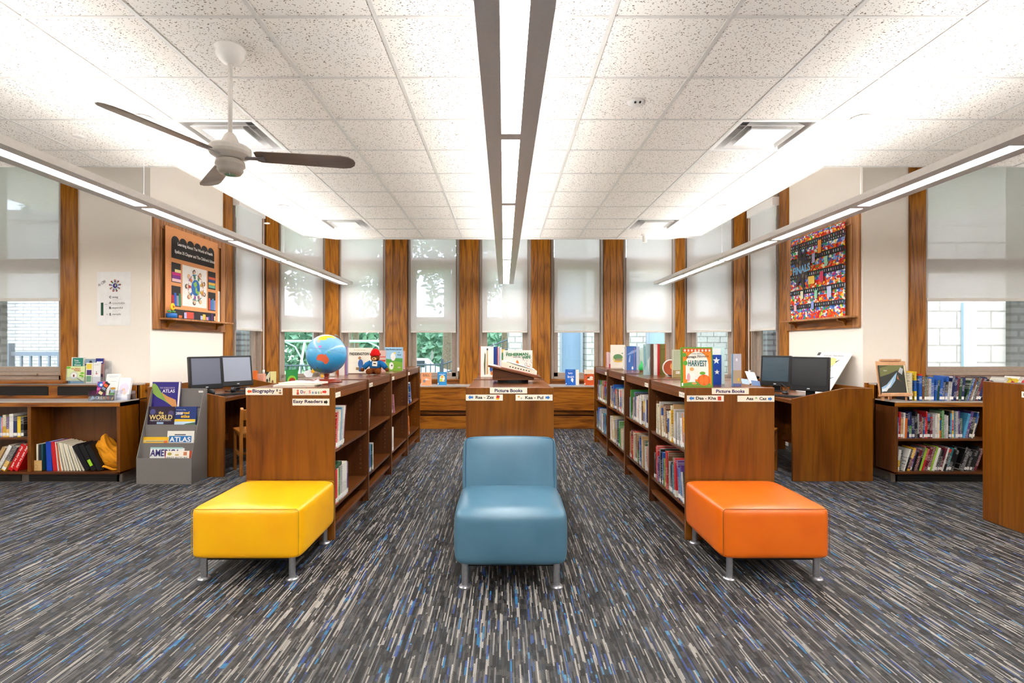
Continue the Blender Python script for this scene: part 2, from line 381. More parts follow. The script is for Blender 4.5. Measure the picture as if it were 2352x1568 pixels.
# ceiling: tiles laid between cut-outs for the four air diffusers
GX0, GS, GY0, GR = -0.053, 0.615, 2.662, 0.6067
VEN = [(GX0 + 3 * GS, GY0 + 2 * GR, 'right near'), (GX0 - 4 * GS, GY0 + 2 * GR, 'left near'), (GX0 + 3 * GS, GY0 + 7 * GR, 'right far'), (GX0 - 4 * GS, GY0 + 7 * GR, 'left far')]
xs = sorted([-7.6, -3.12, 3.05, 7.6] + [a for v in VEN for a in (v[0], v[0] + GS)]); ys = sorted([-5.0, 4.9, 7.95, 8.24] + [a for v in VEN for a in (v[1], v[1] + GR)])
mb = MB(W['tile'])
def inroom(x, y): return y < 4.9 or (-3.12 < x < 3.05 and y < 8.24)
def invent(x, y): return any(v[0] < x < v[0] + GS and v[1] < y < v[1] + GR for v in VEN)
for i in range(len(xs) - 1):
    for j in range(len(ys) - 1):
        x0, x1, y0, y1 = xs[i], xs[i + 1], ys[j], ys[j + 1]
        if x1 - x0 < 1e-5 or y1 - y0 < 1e-5: continue
        cx, cy = (x0 + x1) / 2, (y0 + y1) / 2
        if not inroom(cx, cy) or invent(cx, cy): continue
        if cy > 7.95 and x0 == -3.12: mb.prism([(x0, y0), (x1, y0), (x1, y1), (x0 + 0.42, y1)], CZ, CZ + 0.02)
        elif cy > 7.95 and x1 == 3.05: mb.prism([(x0, y0), (x1, y0), (x1 - 0.42, y1), (x0, y1)], CZ, CZ + 0.02)
        else: mb.box(x0, y0, CZ, x1, y1, CZ + 0.02)
ceil = struct(mb, 'ceiling')
mb = MB(W['grid']); t = 0.012
for k in range(-13, 13):
    x = GX0 + k * GS; mb.box(x - t, -5, CZ - 0.006, x + t, 8.22 if -3.1 < x < 3.0 else 4.89, CZ + 0.001)
for k in range(-13, 10):
    y = GY0 + k * GR
    a, b = (-7.6, 7.6) if y < 4.9 else (-3.11, 3.04)
    if y < 8.2: mb.box(a, y - t * 0.7, CZ - 0.0055, b, y + t * 0.7, CZ + 0.001)
for (x0, y0, x1, y1) in ((-7.6, 4.88, -3.12, 4.9), (3.05, 4.88, 7.6, 4.9), (-3.13, 4.88, -3.11, 7.95), (3.04, 4.88, 3.06, 7.95), (-2.7, 8.22, 2.63, 8.24)):
    mb.box(x0, y0, CZ - 0.006, x1, y1, CZ + 0.045)
mb.extr([(-3.12, 7.95, CZ - 0.006), (-2.7, 8.24, CZ - 0.006), (-2.69, 8.225, CZ - 0.006), (-3.105, 7.94, CZ - 0.006)], (0, 0, 0.05))
mb.extr([(3.05, 7.95, CZ - 0.006), (2.63, 8.24, CZ - 0.006), (2.62, 8.225, CZ - 0.006), (3.035, 7.94, CZ - 0.006)], (0, 0, 0.05))
mb.build('ceiling_grid', ceil)
struct(MB(W['wall']).box(-8, -5.2, TOP, 8.2, 9.5, TOP + 0.15), 'ceiling_upper')
Wm = W['wall']
# walls that face the room, left and right of the bay; window openings in both
WLx, WRx, WZ0, WZ1 = -4.86, 4.62, 1.02, 3.62
struct(MB(Wm).box(WLx, DF, 0, XL, DF + 0.25, TOP).box(-7.8, DF, 0, WLx, DF + 0.25, WZ0).box(-7.8, DF, WZ1, WLx, DF + 0.25, TOP).box(-7.8, DF, WZ0, -6.75, DF + 0.25, WZ1), 'wall_left_front')
struct(MB(Wm).box(XR, DF, 0, WRx, DF + 0.25, TOP).box(WRx, DF, 0, 7.8, DF + 0.25, WZ0).box(WRx, DF, WZ1, 7.8, DF + 0.25, TOP).box(6.6, DF, WZ0, 7.8, DF + 0.25, WZ1), 'wall_right_front')
struct(MB(Wm).box(XL - 0.25, DF + 0.25, 0, XL, 7.10, TOP), 'wall_left')
struct(MB(Wm).box(XR, DF + 0.25, 0, XR + 0.25, 7.10, TOP), 'wall_right')
mb = MB(Wm); band(mb, BAY, -0.22, 0.0, 0, 0.80); band(mb, BAY, -0.22, 0.0, 3.6, TOP); struct(mb, 'wall_back')
struct(MB(Wm).box(-7.8, -5.2, 0, -7.55, DF, TOP), 'wall_left_far'); struct(MB(Wm).box(7.55, -5.2, 0, 7.8, DF, TOP), 'wall_right_far')
struct(MB(Wm).box(-7.8, -5.2, 0, 7.8, -5.0, TOP), 'wall_front')
for nm, x0, x1, y0, y1 in (('left', XL, XL + 0.012, 5.66, 7.1), ('right', XR - 0.012, XR, 5.66, 7.1)):
    struct(MB(W['kick']).box(x0, y0, 0, x1, y1, 0.1), 'baseboard_' + nm, bevel=0.003)

def board_post(name, x, y, rotz, wd, z0=0.0, z1=3.7, d=0.10, grooves=True, mat='oak'):
    """flat pilaster of boards, room side at local -Y"""
    m = W[mat]; mb = MB(m)
    n = 3 if grooves else 1; a = wd / n
    for k in range(n):
        mb.box(-wd / 2 + k * a + (0.003 if k else 0), -d + (0.0 if k != 1 or n == 1 else 0.004), z0, -wd / 2 + (k + 1) * a, 0.14, z1)
    o = struct(mb, name, bevel=0.004, loc=(x, y, 0), rot=(0, 0, rotz)); return o
tn = 0
def seg_pos(P, Q, t0, t1):
    P, Q = Vector(P), Vector(Q); c = P.lerp(Q, (t0 + t1) / 2); return c.x, c.y, math.atan2(Q.y - P.y, Q.x - P.x), (Q - P).length * (t1 - t0)
posts = []
for a, b in ((-3.13, -2.90), (-2.07, -1.70), (-0.783, -0.4455), (0.4685, 0.8065), (1.743, 2.074), (2.995, 3.16)):
    posts.append(((a + b) / 2, 9.04, 0.0, b - a))
posts.append(seg_pos((XL, 8.24), (-3.2, 9.04), 0.03, 0.22)); posts.append(seg_pos((3.226, 9.04), (XR, 8.24), 0.80, 0.97))
posts.append((XL, 7.205, PI / 2, 0.20)); posts.append((XR, 7.20, -PI / 2, 0.20))
posts.append((XL, 8.20, PI / 2, 0.07)); posts.append((XR, 8.19, -PI / 2, 0.09))
posts.append((-4.775, 5.64, 0.0, 0.17)); posts.append((4.535, 5.64, 0.0, 0.17))
for i, (x, y, rz, wd) in enumerate(posts):
    side = i in (8, 9); face = i >= 12
    board_post('trim_%d' % (i + 1), x, y, rz, wd, 0.72 if not face else 0.9, d=0.03 if (side or face) else (0.05 if i in (10, 11) else 0.09), grooves=wd > 0.25)

for i, (x, y) in enumerate(((-3.2, 9.04), (3.226, 9.04), (XL, 8.24), (XR, 8.24))):
    s_ = -1 if x < 0 else 1
    struct(MB(W['taupe']).prism([(x - s_ * 0.075, y + 0.01), (x + s_ * 0.01, y - 0.05), (x + s_ * 0.09, y + 0.04), (x + s_ * 0.02, y + 0.16), (x - s_ * 0.075, y + 0.14)], 0.8, 3.65), 'trim_%d' % (i + 30))
wn = 0
def bay_window(x, y, rotz, wd):
    """tall window: fixed light above, transom, middle pane, low rail, lower sash; local -Y faces the room"""
    global wn; wn += 1
    t = sempty('window_%d' % wn, (x, y, 0), rotz); h = wd / 2; m = W['taupe']; zb, zt = 0.80, 3.60
    f = MB(m)
    f.box(-h, -0.02, zb, -h + 0.065, 0.12, zt).box(h - 0.065, -0.02, zb, h, 0.12, zt).box(-h, -0.02, zb, h, 0.12, zb + 0.05).box(-h, -0.02, zt - 0.05, h, 0.12, zt).box(-h, 0.0, 2.75, h, 0.10, 2.95)
    f.box(-h, 0.02, 1.79, h, 0.10, 1.905)
    f.box(-h + 0.05, -0.045, zb, -h + 0.02, -0.02, zt).box(h - 0.05, -0.045, zb, h - 0.02, -0.02, zt)
    f.build('window_frame', t, bevel=0.004)
    def sash(z0, z1, nm):
        s = MB(m); a = h - 0.065; b = 0.08
        s.box(-a, 0.03, z0, -a + b, 0.09, z1).box(a - b, 0.03, z0, a, 0.09, z1).box(-a, 0.03, z0, a, 0.09, z0 + 0.07).box(-a, 0.03, z1 - 0.01, a, 0.09, z1)
        o = s.build(nm, t, bevel=0.003)
        MB(W['glass']).box(-a + b, 0.058, z0 + 0.07, a - b, 0.064, z1 - 0.01).build('pane', o)
        return o
    o = sash(0.85, 1.79, 'lower_sash'); sash(1.905 - 0.07, 2.75, 'middle_sash')
    MB(m).box(-0.04, -0.005, 0.86, 0.04, 0.03, 0.875).build('latch', o)
    MB(W['glass']).box(-h + 0.065, 0.05, 2.95, h - 0.065, 0.056, zt - 0.05).build('pane', t)
def shade(label, x, y, rotz, wd, zbot, ztop, group, cord=1, off=-0.075):
    t = thing('roller_shade', label, 'window shade', (x, y, zbot), rotz, group); h = wd / 2
    MB(W['shade']).box(-h, off, 0.03, h, off + 0.0015, ztop - zbot).build('shade_fabric', t)
    MB(flat('CFC8C0', 0.6)).box(-h, off - 0.005, 0.0, h, off + 0.007, 0.035).build('hem_bar', t, bevel=0.004)
    MB(W['whitemetal']).box(-h - 0.01, off - 0.05, ztop - zbot - 0.02, h + 0.01, off + 0.05, ztop - zbot + 0.10).build('cassette', t, bevel=0.004)
    s = cord * (h + 0.035); zl = 1.0 - zbot
    c = MB(flat('E9E6E0', 0.5)).tube([(s, off, ztop - zbot), (s, off, zl)], 0.0035, 6).tube([(s + 0.02 * cord, off, ztop - zbot), (s + 0.02 * cord, off, zl)], 0.0035, 6).build('bead_chain', t)
    MB(flat('F4F2EE', 0.4)).cyl((s + 0.01, off, zl - 0.05), (s + 0.01, off, zl + 0.01), 0.018).build('chain_weight', c, smooth=True)
openings = [(-2.90, -2.07), (-1.70, -0.783), (-0.4455, 0.4685), (0.8065, 1.743), (2.074, 2.995)]
names = ['first', 'second', 'middle', 'fourth', 'last']
LB = ['pale roller shade on the leftmost of the five windows facing the room', 'pale roller shade between globe side and center, second of five flat windows',
      'pale roller shade in the middle window behind the hanging light', 'pale roller shade right of the middle window, fourth of five flat windows', 'pale roller shade on the rightmost of the five windows facing the room']
for i, (a, b) in enumerate(openings):
    bay_window((a + b) / 2, 9.04, 0, b - a)
    shade(LB[i], (a + b) / 2, 9.04, 0, min(0.79, b - a - 0.1), 1.623, 3.5, 'roller shades on the bay windows')
cx, cy, rz, wd = seg_pos((XL, 8.24), (-3.2, 9.04), 0.23, 0.995); bay_window(cx, cy, rz, wd); shade('pale roller shade on the angled corner window behind the globe', cx, cy, rz, wd - 0.07, 1.623, 3.5, 'roller shades on the bay windows')
cx, cy, rz, wd = seg_pos((3.226, 9.04), (XR, 8.24), 0.005, 0.79); bay_window(cx, cy, rz, wd); shade('pale roller shade on the angled corner window at the right', cx, cy, rz, wd - 0.07, 1.623, 3.5, 'roller shades on the bay windows', -1)
bay_window(XL, 7.735, PI / 2, 0.86); shade('opaque pale roller shade beside the wooden board with the school quilt', XL, 7.70, PI / 2, 0.78, 1.62, 3.42, 'roller shades on the bay windows')
bay_window(XR, 7.72, -PI / 2, 0.83); shade('opaque pale roller shade beside the board with the colourful film quilt', XR, 7.69, -PI / 2, 0.76, 1.62, 3.42, 'roller shades on the bay windows', -1)
def side_window(x0, x1, lab, cord):
    global wn; wn += 1
    t = sempty('window_%d' % wn, (0, DF, 0)); m = W['taupe']; f = MB(m); f.cur = m
    a, b = x0, x1
    f.box(a, 0.0, WZ0, a + 0.045, 0.14, WZ1).box(b - 0.045, 0.0, WZ0, b, 0.14, WZ1).box(a, 0.0, WZ0, b, 0.14, WZ0 + 0.05).box(a, 0, WZ1 - 0.05, b, 0.14, WZ1).box(a, 0.03, 2.21, b, 0.13, 2.36)
    f.box(a, -0.015, WZ0 + 0.05, b, 0.12, WZ0 + 0.085).box(a, 0.03, WZ0 + 0.085, b, 0.10, WZ0 + 0.145)
    o = f.build('window_frame', t, bevel=0.004)
    MB(W['glass']).box(a + 0.045, 0.07, 2.36, b - 0.045, 0.076, WZ1 - 0.05).build('pane', t)
    MB(W['glass']).box(a + 0.045, 0.07, WZ0 + 0.145, b - 0.045, 0.076, 2.21).build('pane', t)
    lx = x1 - 0.33 if cord > 0 else x0 + 0.30
    MB(m).box(lx, -0.03, WZ0 + 0.055, lx + 0.07, 0.0, WZ0 + 0.07).build('latch', o)
    shade(lab, (a + b) / 2, DF, 0, b - a - 0.03, 1.885, 3.5, 'roller shades on the walls facing the room', cord, off=-0.012)
side_window(-6.75, WLx, 'grey see-through roller shade over the window at far left above radiator cover', 1)
side_window(WRx, 6.6, 'grey see-through roller shade over the window at far right above the books', -1)
# oak sills
struct(MB(W['oak_h']).box(-6.8, 5.46, 0.99, -4.70, 5.66, 1.02).box(-6.8, 5.6, 0.90, -3.9, 5.64, 0.99), 'trim_20', bevel=0.004)
struct(MB(W['oak_h']).box(4.45, 5.46, 0.99, 6.8, 5.66, 1.02).box(3.96, 5.6, 0.90, 6.8, 5.64, 0.99), 'trim_21', bevel=0.004)
mb = MB(W['oak_h']); BAY2 = [(XL, 7.32)] + BAY[1:5] + [(XR, 7.32)]
band(mb, BAY2, 0.0, 0.035, 0.70, 0.79); band(mb, BAY2, -0.02, 0.075, 0.785, 0.81); struct(mb, 'trim_22', bevel=0.003)

# long radiator bench that runs under the bay windows
bench = thing('radiator_bench', 'low oak radiator bench with grey top running under all the bay windows', 'bench', (0, 8.8, 0))
def bpart(nm, mat, d0, d1, z0, z1):
    m = MB(W[mat]); band(m, BAY2, d0, d1, z0, z1); m.build(nm, bench, world=True, bevel=0.003)
bpart('bench_top', 'laminate', 0.036, 0.50, 0.705, 0.725); bpart('top_edge', 'oak_h', 0.485, 0.495, 0.685, 0.705)
bpart('front_panel', 'oak_h', 0.455, 0.48, 0.335, 0.70); bpart('ledge', 'oak_h', 0.40, 0.50, 0.315, 0.335)
bpart('lower_rail', 'oak_h', 0.38, 0.41, 0.235, 0.30); bpart('recess_panel', 'case_x', 0.34, 0.36, 0.2, 0.315); bpart('base_panel', 'oak_h', 0.42, 0.445, 0.0, 0.215)

# ================================================================ CEILING THINGS
for (vx, vy, nm) in VEN:
    near = 'near' in nm
    t = thing('air_diffuser', {'right near': 'large square white ceiling air diffuser at right of the hanging light', 'left near': 'large square white ceiling air diffuser behind the ceiling fan',
              'right far': 'smaller-looking distant square air diffuser right, close to the windows', 'left far': 'smaller-looking distant square air diffuser left, close to the windows'}[nm],
              'air vent', (vx + GS / 2, vy + GR / 2, CZ), 0, 'square air diffusers in the ceiling')
    g2 = GS / 2 - 0.005; r2 = GR / 2 - 0.005
    f = MB(W['whitemetal']); o_, i_ = 1.0, 0.88
    P = [(-g2, -r2), (g2, -r2), (g2, r2), (-g2, r2)]
    def ringf(mb, s0, z0, s1, z1):
        for k in range(4):
            a, b = P[k], P[(k + 1) % 4]
            mb.add([(a[0] * s0, a[1] * s0, z0), (b[0] * s0, b[1] * s0, z0), (b[0] * s1, b[1] * s1, z1), (a[0] * s1, a[1] * s1, z1)], [(0, 1, 2, 3)])
    ringf(f, 1.0, -0.006, 0.93, -0.008); ringf(f, 0.93, -0.008, 0.80, 0.09); ringf(f, 0.80, 0.09, 0.80, 0.16); ringf(f, 1.0, -0.006, 1.0, 0.02); f.build('frame', t, fix=False)
    f = MB(W['whitemetal']); ringf(f, 0.74, -0.012, 0.60, 0.035); ringf(f, 0.735, -0.014, 0.595, 0.033); ringf(f, 0.735, -0.014, 0.74, -0.012); f.build('outer_louver', t, fix=False)
    f = MB(W['whitemetal']); ringf(f, 0.54, -0.016, 0.42, 0.03); ringf(f, 0.54, -0.016, 0.0, -0.018); f.build('inner_louver', t, fix=False)
    d = MB(flat('8E8B88', 0.5)).box(-g2 * 0.8, -r2 * 0.8, 0.16, g2 * 0.8, r2 * 0.8, 0.165).build('plenum', t)
    MB(W['vent']).cyl((0.0, 0.02, 0.15), (0.0, 0.02, 0.159), 0.16, n=28).build('duct_opening', d)
    MB(W['whitemetal']).cyl((-0.15, -0.15, 0.01), (0.15, 0.15, 0.15), 0.004, n=6).cyl((0.15, -0.15, 0.01), (-0.15, 0.15, 0.15), 0.004, n=6).build('brace', t)

def linear_light(label, xc, y1, n, cables, z=H + 1.035):
    t = thing('linear_pendant_light', label, 'ceiling light', (xc, y1, z), 0, 'long linear lights hanging from the ceiling')
    seg = 1.219; L = n * seg; hw = 0.1215; lw = 0.046; gm = speckled_once('fixture_grey', 'ECE8E6', 'F0EDEA', 60, 0.45)
    b = MB(gm)
    b.box(-hw, -L, 0, -lw, 0, 0.006).box(lw, -L, 0, hw, 0, 0.006).box(-hw, -0.012, 0, hw, 0.004, 0.045).box(-hw, -L - 0.004, 0, hw, -L + 0.01, 0.045)
    for k in range(n + 1): b.box(-lw, -k * seg - (0.036 if k < n else 0), 0, lw, -k * seg + (0.036 if k else 0), 0.006)
    b.build('housing', t)
    MB(W['whitemetal']).box(-hw - 0.003, -L, -0.001, -hw + 0.001, 0, 0.046).box(hw - 0.001, -L, -0.001, hw + 0.003, 0, 0.046).build('side_rail', t)
    MB(gm).box(-hw, -L, 0.026, hw, 0, 0.030).build('top_tray', t)
    for k in range(n):
        MB(LENS).box(-lw, -(k + 1) * seg + 0.036, 0.004, lw, -k * seg - 0.036, 0.007).build('light_panel', t)
    MB(UPL).box(-0.05, -L + 0.05, 0.031, 0.05, -0.05, 0.034).build('uplight_strip', t)
    for yc in cables:
        c = MB(flat('D8D8D8', 0.4, 0.5)).cyl((0, yc - y1, 0.03), (0, yc - y1, CZ - z), 0.0015, n=5).build('hanging_cable', t)
        MB(W['whitemetal']).lathe((0, yc - y1, CZ - z - 0.012), [(0.02, -0.012), (0.062, -0.004), (0.065, 0.005), (0.0, 0.012)], 24).build('canopy', c, smooth=False)
_so = {}
def speckled_once(name, a, b, sc_, r):
    if name not in _so: _so[name] = speckled(name, a, b, sc_, r, 0.02)
    return _so[name]
LENS = emit('lit_lens', (1.0, 0.985, 0.965, 1), LENS_STRENGTH); UPL = emit('lit_uplight', (1.0, 0.985, 0.965, 1), UPLIGHT_STRENGTH)
linear_light('long grey linear light hanging along the middle of the room', 0.033, 8.64, 9, (6.28, 3.84, 1.2, -1.3))
linear_light('long white linear light at the left, its cables beside the fan', -2.70, 8.72, 9, (6.28, 3.84, 1.2, -1.3))
linear_light('long white linear light hanging at the right of the room', 2.67, 8.72, 9, (6.28, 3.84, 1.2, -1.3))

linear_light('added unseen linear light over the left aisle, brightening the facing wall', -5.40, 4.8, 7, (3.6, 2.0, -1.0, -3.5))  # extra light added out of view to brighten the left facing wall
linear_light('added unseen linear light over the right aisle, brightening the facing wall', 5.40, 4.8, 7, (3.6, 2.0, -1.0, -3.5))  # its added, unseen counterpart for the right facing wall
fan = thing('ceiling_fan', 'white three-bladed ceiling fan with dark blades hanging at upper left', 'ceiling fan', (-1.577, 2.95, CZ))
wm = flat('EFEAE4', 0.25)
MB(wm).lathe((0, 0, 0), [(0.085, 0), (0.088, -0.012), (0.075, -0.03), (0.078, -0.045), (0.055, -0.075), (0.025, -0.09), (0.012, -0.092)], 30).build('canopy', fan, smooth=True)
MB(wm).cyl((0, 0, -0.08), (0, 0, -0.50), 0.0125, n=14).build('downrod', fan, smooth=True)
MB(wm).lathe((0, 0, 0), [(0.016, -0.485), (0.03, -0.50), (0.045, -0.535), (0.048, -0.55), (0.10, -0.565), (0.112, -0.575), (0.112, -0.60), (0.105, -0.615), (0.07, -0.635), (0.045, -0.64)], 34).build('motor_housing', fan, smooth=False, bevel=0.003)
o = MB(flat('CFC8BF', 0.3)).lathe((0, 0, 0), [(0.05, -0.635), (0.076, -0.65), (0.08, -0.675), (0.066, -0.69), (0.07, -0.70), (0.056, -0.722), (0.035, -0.727)], 34).build('switch_housing', fan, smooth=True)
MB(flat('7FBF9C', 0.4)).cyl((0, 0, -0.7265), (0, 0, -0.7285), 0.03, n=20).build('label_disc', o)
MB(W['chrome']).tube([(0.02, -0.04, -0.69), (0.02, -0.045, -0.74)], 0.0015, 5).build('pull_chain', o)
for ang in (9, 129, 249):
    M = Matrix.Rotation(math.radians(ang), 4, 'Z') @ Matrix.Translation((0, 0, -0.622)) @ Matrix.Rotation(math.radians(-13), 4, 'X')
    pts = [(0.14, -0.05), (0.16, -0.06), (0.62, -0.064), (0.665, -0.055), (0.69, -0.03), (0.697, 0), (0.69, 0.03), (0.665, 0.055), (0.62, 0.064), (0.16, 0.045), (0.14, 0.03)]
    b = MB(W['blade']).extr([M @ Vector((x, y, 0)) for x, y in pts], (M.to_3x3() @ Vector((0, 0, 0.006)))).build('blade', fan, bevel=0.001)
    MB(W['chrome']).extr([M @ Vector(p) for p in ((0.06, -0.012, -0.003), (0.15, -0.016, -0.003), (0.19, -0.03, -0.003), (0.19, 0.02, -0.003), (0.15, 0.012, -0.003), (0.06, 0.012, -0.003))], (M.to_3x3() @ Vector((0, 0, -0.005)))).build('blade_bracket', b)

t = thing('smoke_detector', 'round white smoke detector behind the left fan blade', 'smoke detector', (X(360, 4.23), 4.23, CZ))
MB(wm).lathe((0, 0, 0), [(0.075, 0), (0.075, -0.02), (0.06, -0.03), (0.055, -0.05), (0.03, -0.055)], 26).build('body', t); MB(W['vent']).lathe((0, 0, 0), [(0.0585, -0.033), (0.0587, -0.037)], 26).build('vent_slot', t)
t = thing('motion_sensor', 'oval pale grey ceiling sensor with two dark eyes, right of center light', 'sensor', (X(1460, 3.59), 3.59, CZ))
MB(flat('D5D2CE', 0.35)).lathe((0, 0, 0), [(0.058, 0), (0.055, -0.012), (0.04, -0.028), (0.015, -0.036)], 26).build('body', t, smooth=True)
for a in (-0.012, 0.02): MB(W['black']).ball((a, -0.038, -0.022), 0.0095, 10, 6).build('eye', t, smooth=True)
t = thing('ceiling_sensor', 'small white cylinder hanging from the ceiling near the right windows', 'sensor', (X(1481, 7.9), 7.9, CZ))
MB(wm).lathe((0, 0, 0), [(0.06, 0), (0.055, -0.015), (0.035, -0.02)], 20).build('base', t); MB(wm).cyl((0, 0, -0.015), (0, 0, -0.12), 0.035, n=18).build('body', t, smooth=False, bevel=0.004)
for px, py, lb in ((180, 312, 'flat round white ceiling cap at upper left'), (1058, 312, 'flat round white ceiling cap just left of the center light'), (1942, 304, 'flat round white ceiling cap right of the large diffuser'),
               (613, 512, 'flat round white ceiling cap near the left corner window'), (1104, 512, 'flat round white ceiling cap far back beside the center light'), (1608, 511, 'flat round white ceiling cap near the right corner window')):
    D = 1.708 * F / (VY - py)
    tag(MB(wm).lathe((0, 0, 0), [(0.042, 0), (0.042, -0.006), (0.03, -0.011), (0.0, -0.012)], 22).build('sprinkler_cap', loc=(X(px, D), D, CZ)), lb, 'sprinkler cap', 'round ceiling caps')
# ================================================================ FURNITURE
Y0, UL, CH = 3.686, 0.941, 1.096
XSP = {'left': (-1.857, -1.222), 'mid': (-0.2756, 0.357), 'right': (1.306, 1.945)}
SH1, SH2, SH3 = 0.638, 0.232, 0.105            # tops of the three boards of each bay
def sign(parent, u, v, w, h, y=-0.002):
    o = MB(W['card']).box(u - w / 2, y - 0.0015, v - h / 2, u + w / 2, y, v + h / 2).build('sign_card', parent, bevel=0.0006)
    return o
def arrow(parent, u, v, w, h, right, col, y=-0.0045):
    s = 1 if right else -1
    p = [(-0.5, -0.25), (0.05, -0.25), (0.05, -0.5), (0.5, 0), (0.05, 0.5), (0.05, 0.25), (-0.5, 0.25)]
    pts = [(u + s * a * w, v + b * h) for a, b in p]
    if not right: pts = pts[::-1]
    return art(parent, 'arrow', [('p', pts, col)], y=y)
def island(key, n, label, labels):
    x0, x1 = XSP[key]; L = n * UL
    t = thing('bookcase', label, 'bookcase', (x0, Y0, 0), 0, 'double-sided bookcase islands'); w = x1 - x0
    MB(W['panel']).box(0, 0, 0, w, 0.028, CH).build('end_panel', t, bevel=0.003)
    MB(W['panel']).box(0, L - 0.028, 0, w, L, CH).build('end_panel', t, bevel=0.003)
    for k in range(1, n): MB(W['case']).box(0.0, k * UL - 0.018, 0, w, k * UL + 0.018, CH).build('divider', t, bevel=0.002)
    for k in range(n):
        a = k * UL + (0.028 if k == 0 else 0.018); b = (k + 1) * UL - (0.028 if k == n - 1 else 0.018)
        MB(W['case_y']).box(0.008, a, CH - 0.032, w - 0.008, b, CH - 0.006).build('top_panel', t, bevel=0.002)
        MB(W['case']).box(w / 2 - 0.008, a, 0.02, w / 2 + 0.008, b, CH - 0.033).build('back_panel', t)
        for s in (0, 1):
            xa, xb = (0.010, 0.030) if s == 0 else (w - 0.030, w - 0.010)
            MB(W['case_y']).box(xa, a, CH - 0.085, xb, b, CH - 0.033).build('top_rail', t, bevel=0.002)
            xa, xb = (0.012, w / 2 - 0.009) if s == 0 else (w / 2 + 0.009, w - 0.012)
            for z in (SH1, SH2): MB(W['case_y']).box(xa, a, z - 0.022, xb, b, z).build('shelf', t, bevel=0.002)
            MB(W['case_y']).box(xa, a, SH3 - 0.022, xb, b, SH3).build('base_shelf', t, bevel=0.002)
            xk = (0.05, 0.07) if s == 0 else (w - 0.07, w - 0.05)
            MB(W['case_y']).box(xk[0], a, 0.0, xk[1], b, SH3 - 0.022).build('kick_board', t)
            # peg holes and the small shelf card
            m = MB(W['chrome']); m2 = W['chrome']
            for yy in (b - 0.0005,):
                for z in range(18):
                    zz = 0.3 + z * 0.04
                    xo = 0.07 if s == 0 else w - 0.07
                    if abs(zz - SH1) > 0.03: m.box(xo - 0.0025, yy - 0.001, zz - 0.0025, xo + 0.0025, yy + 0.0006, zz + 0.0025)
            o = m.build('shelf_peg', t); o['kind'] = 'stuff'
    face = 1 if key == 'left' else 0
    for k in range(n):
        if key == 'mid': break
        yy = k * UL + 0.04; xf = (w - 0.0095) if face else 0.0095; sx = 1 if face else -1
        c = MB(W['card']).box(xf - 0.0005, yy, CH - 0.078, xf + sx * 0.0015, yy + 0.125, CH - 0.042).build('shelf_card', t)
        # lettering on the card: flat text turned to the aisle
        txt = labels[k]
        o = text(c, txt, 0, 0, w=0.10, col='303030', y=0); o.rotation_euler = (0, 0, PI / 2 if face else -PI / 2)
        o.location = (xf + sx * 0.0022, yy + 0.0625, CH - 0.06)
    return t
bl = island('left', 4, 'long double-sided bookcase at left with globe on top and nearly empty shelves', ['Dr. Se - Dr. Se', 'Aa - Be', 'Ca - Le', 'Ma - Zi'])
bm_ = island('mid', 2, 'short double-sided bookcase in the middle with the tilted book stand', [])
br = island('right', 4, 'long double-sided bookcase at right with shelves full of picture books', ['Con - Dun', 'Dem - Fra', 'Gag - Hen', 'Hes - Kha'])
# front signs, each card a part with its own lettering
def U(px, key): return X(px, Y0) - XSP[key][0]
def V(py): return Z(py, Y0)
s = sign(bl, U(607, 'left'), V(899), 0.266, 0.049); text(s, 'Biography', U(606, 'left'), V(898.5), w=0.160, h=0.034, col='2B2550', bold=0.03); arrow(s, U(573.5, 'left'), V(898.5), 0.034, 0.032, False, 'E0571E')
art(s, 'figure_print', [('c', U(637, 'left'), V(896), 0.006, 0.010, '6A6A62'), ('c', U(644, 'left'), V(902), 0.010, 0.007, '9A6A34'), ('c', U(644, 'left'), V(896.5), 0.005, 0.005, '5A3A20')], y=-0.0045)
s = sign(bl, U(714.5, 'left'), V(899.5), 0.266, 0.049)
for ch, px_, c_ in zip(['D', 'r', '.', 'S', 'e', 'u', 's', 's'], [694, 700.5, 704.5, 712, 719, 726, 732.5, 738], ['3A2F6E', 'D0402E', '303030', 'D83A2A', '6AA0C8', '3A3F80', '3E8A50', 'D07030']):
    text(s, ch, U(px_, 'left'), V(899.5 if ch in 'DS' else 901.3 if ch != '.' else 903.6), h=0.022 if ch in 'DS' else 0.016 if ch != '.' else 0.004, col=c_, bold=0.03)
arrow(s, U(746, 'left'), V(899.5), 0.032, 0.028, True, 'E02820')
art(s, 'figure_print', [('r', U(682, 'left'), V(906), U(687, 'left'), V(900), 'C84030'), ('c', U(684.5, 'left'), V(897), 0.007, 0.009, 'D86040')], y=-0.0045)
s = sign(bl, U(714.5, 'left'), V(923), 0.266, 0.049); text(s, 'Easy Readers', U(708, 'left'), V(922.5), w=0.212, h=0.030, col='26244A', bold=0.03); arrow(s, U(749, 'left'), V(923), 0.028, 0.034, True, '17140F')
s = sign(bm_, U(1168, 'mid'), V(896.5), 0.268, 0.043); text(s, 'Picture Books', U(1168, 'mid'), V(896.5), w=0.20, h=0.024, col='1F2550', bold=0.03)
s = sign(bm_, U(1112.5, 'mid'), V(912.7), 0.266, 0.043); text(s, 'Raa - Zzz', U(1113.5, 'mid'), V(912), w=0.132, h=0.022, col='2A2622', bold=0.03); arrow(s, U(1081, 'mid'), V(912), 0.036, 0.031, False, '3C7AC0')
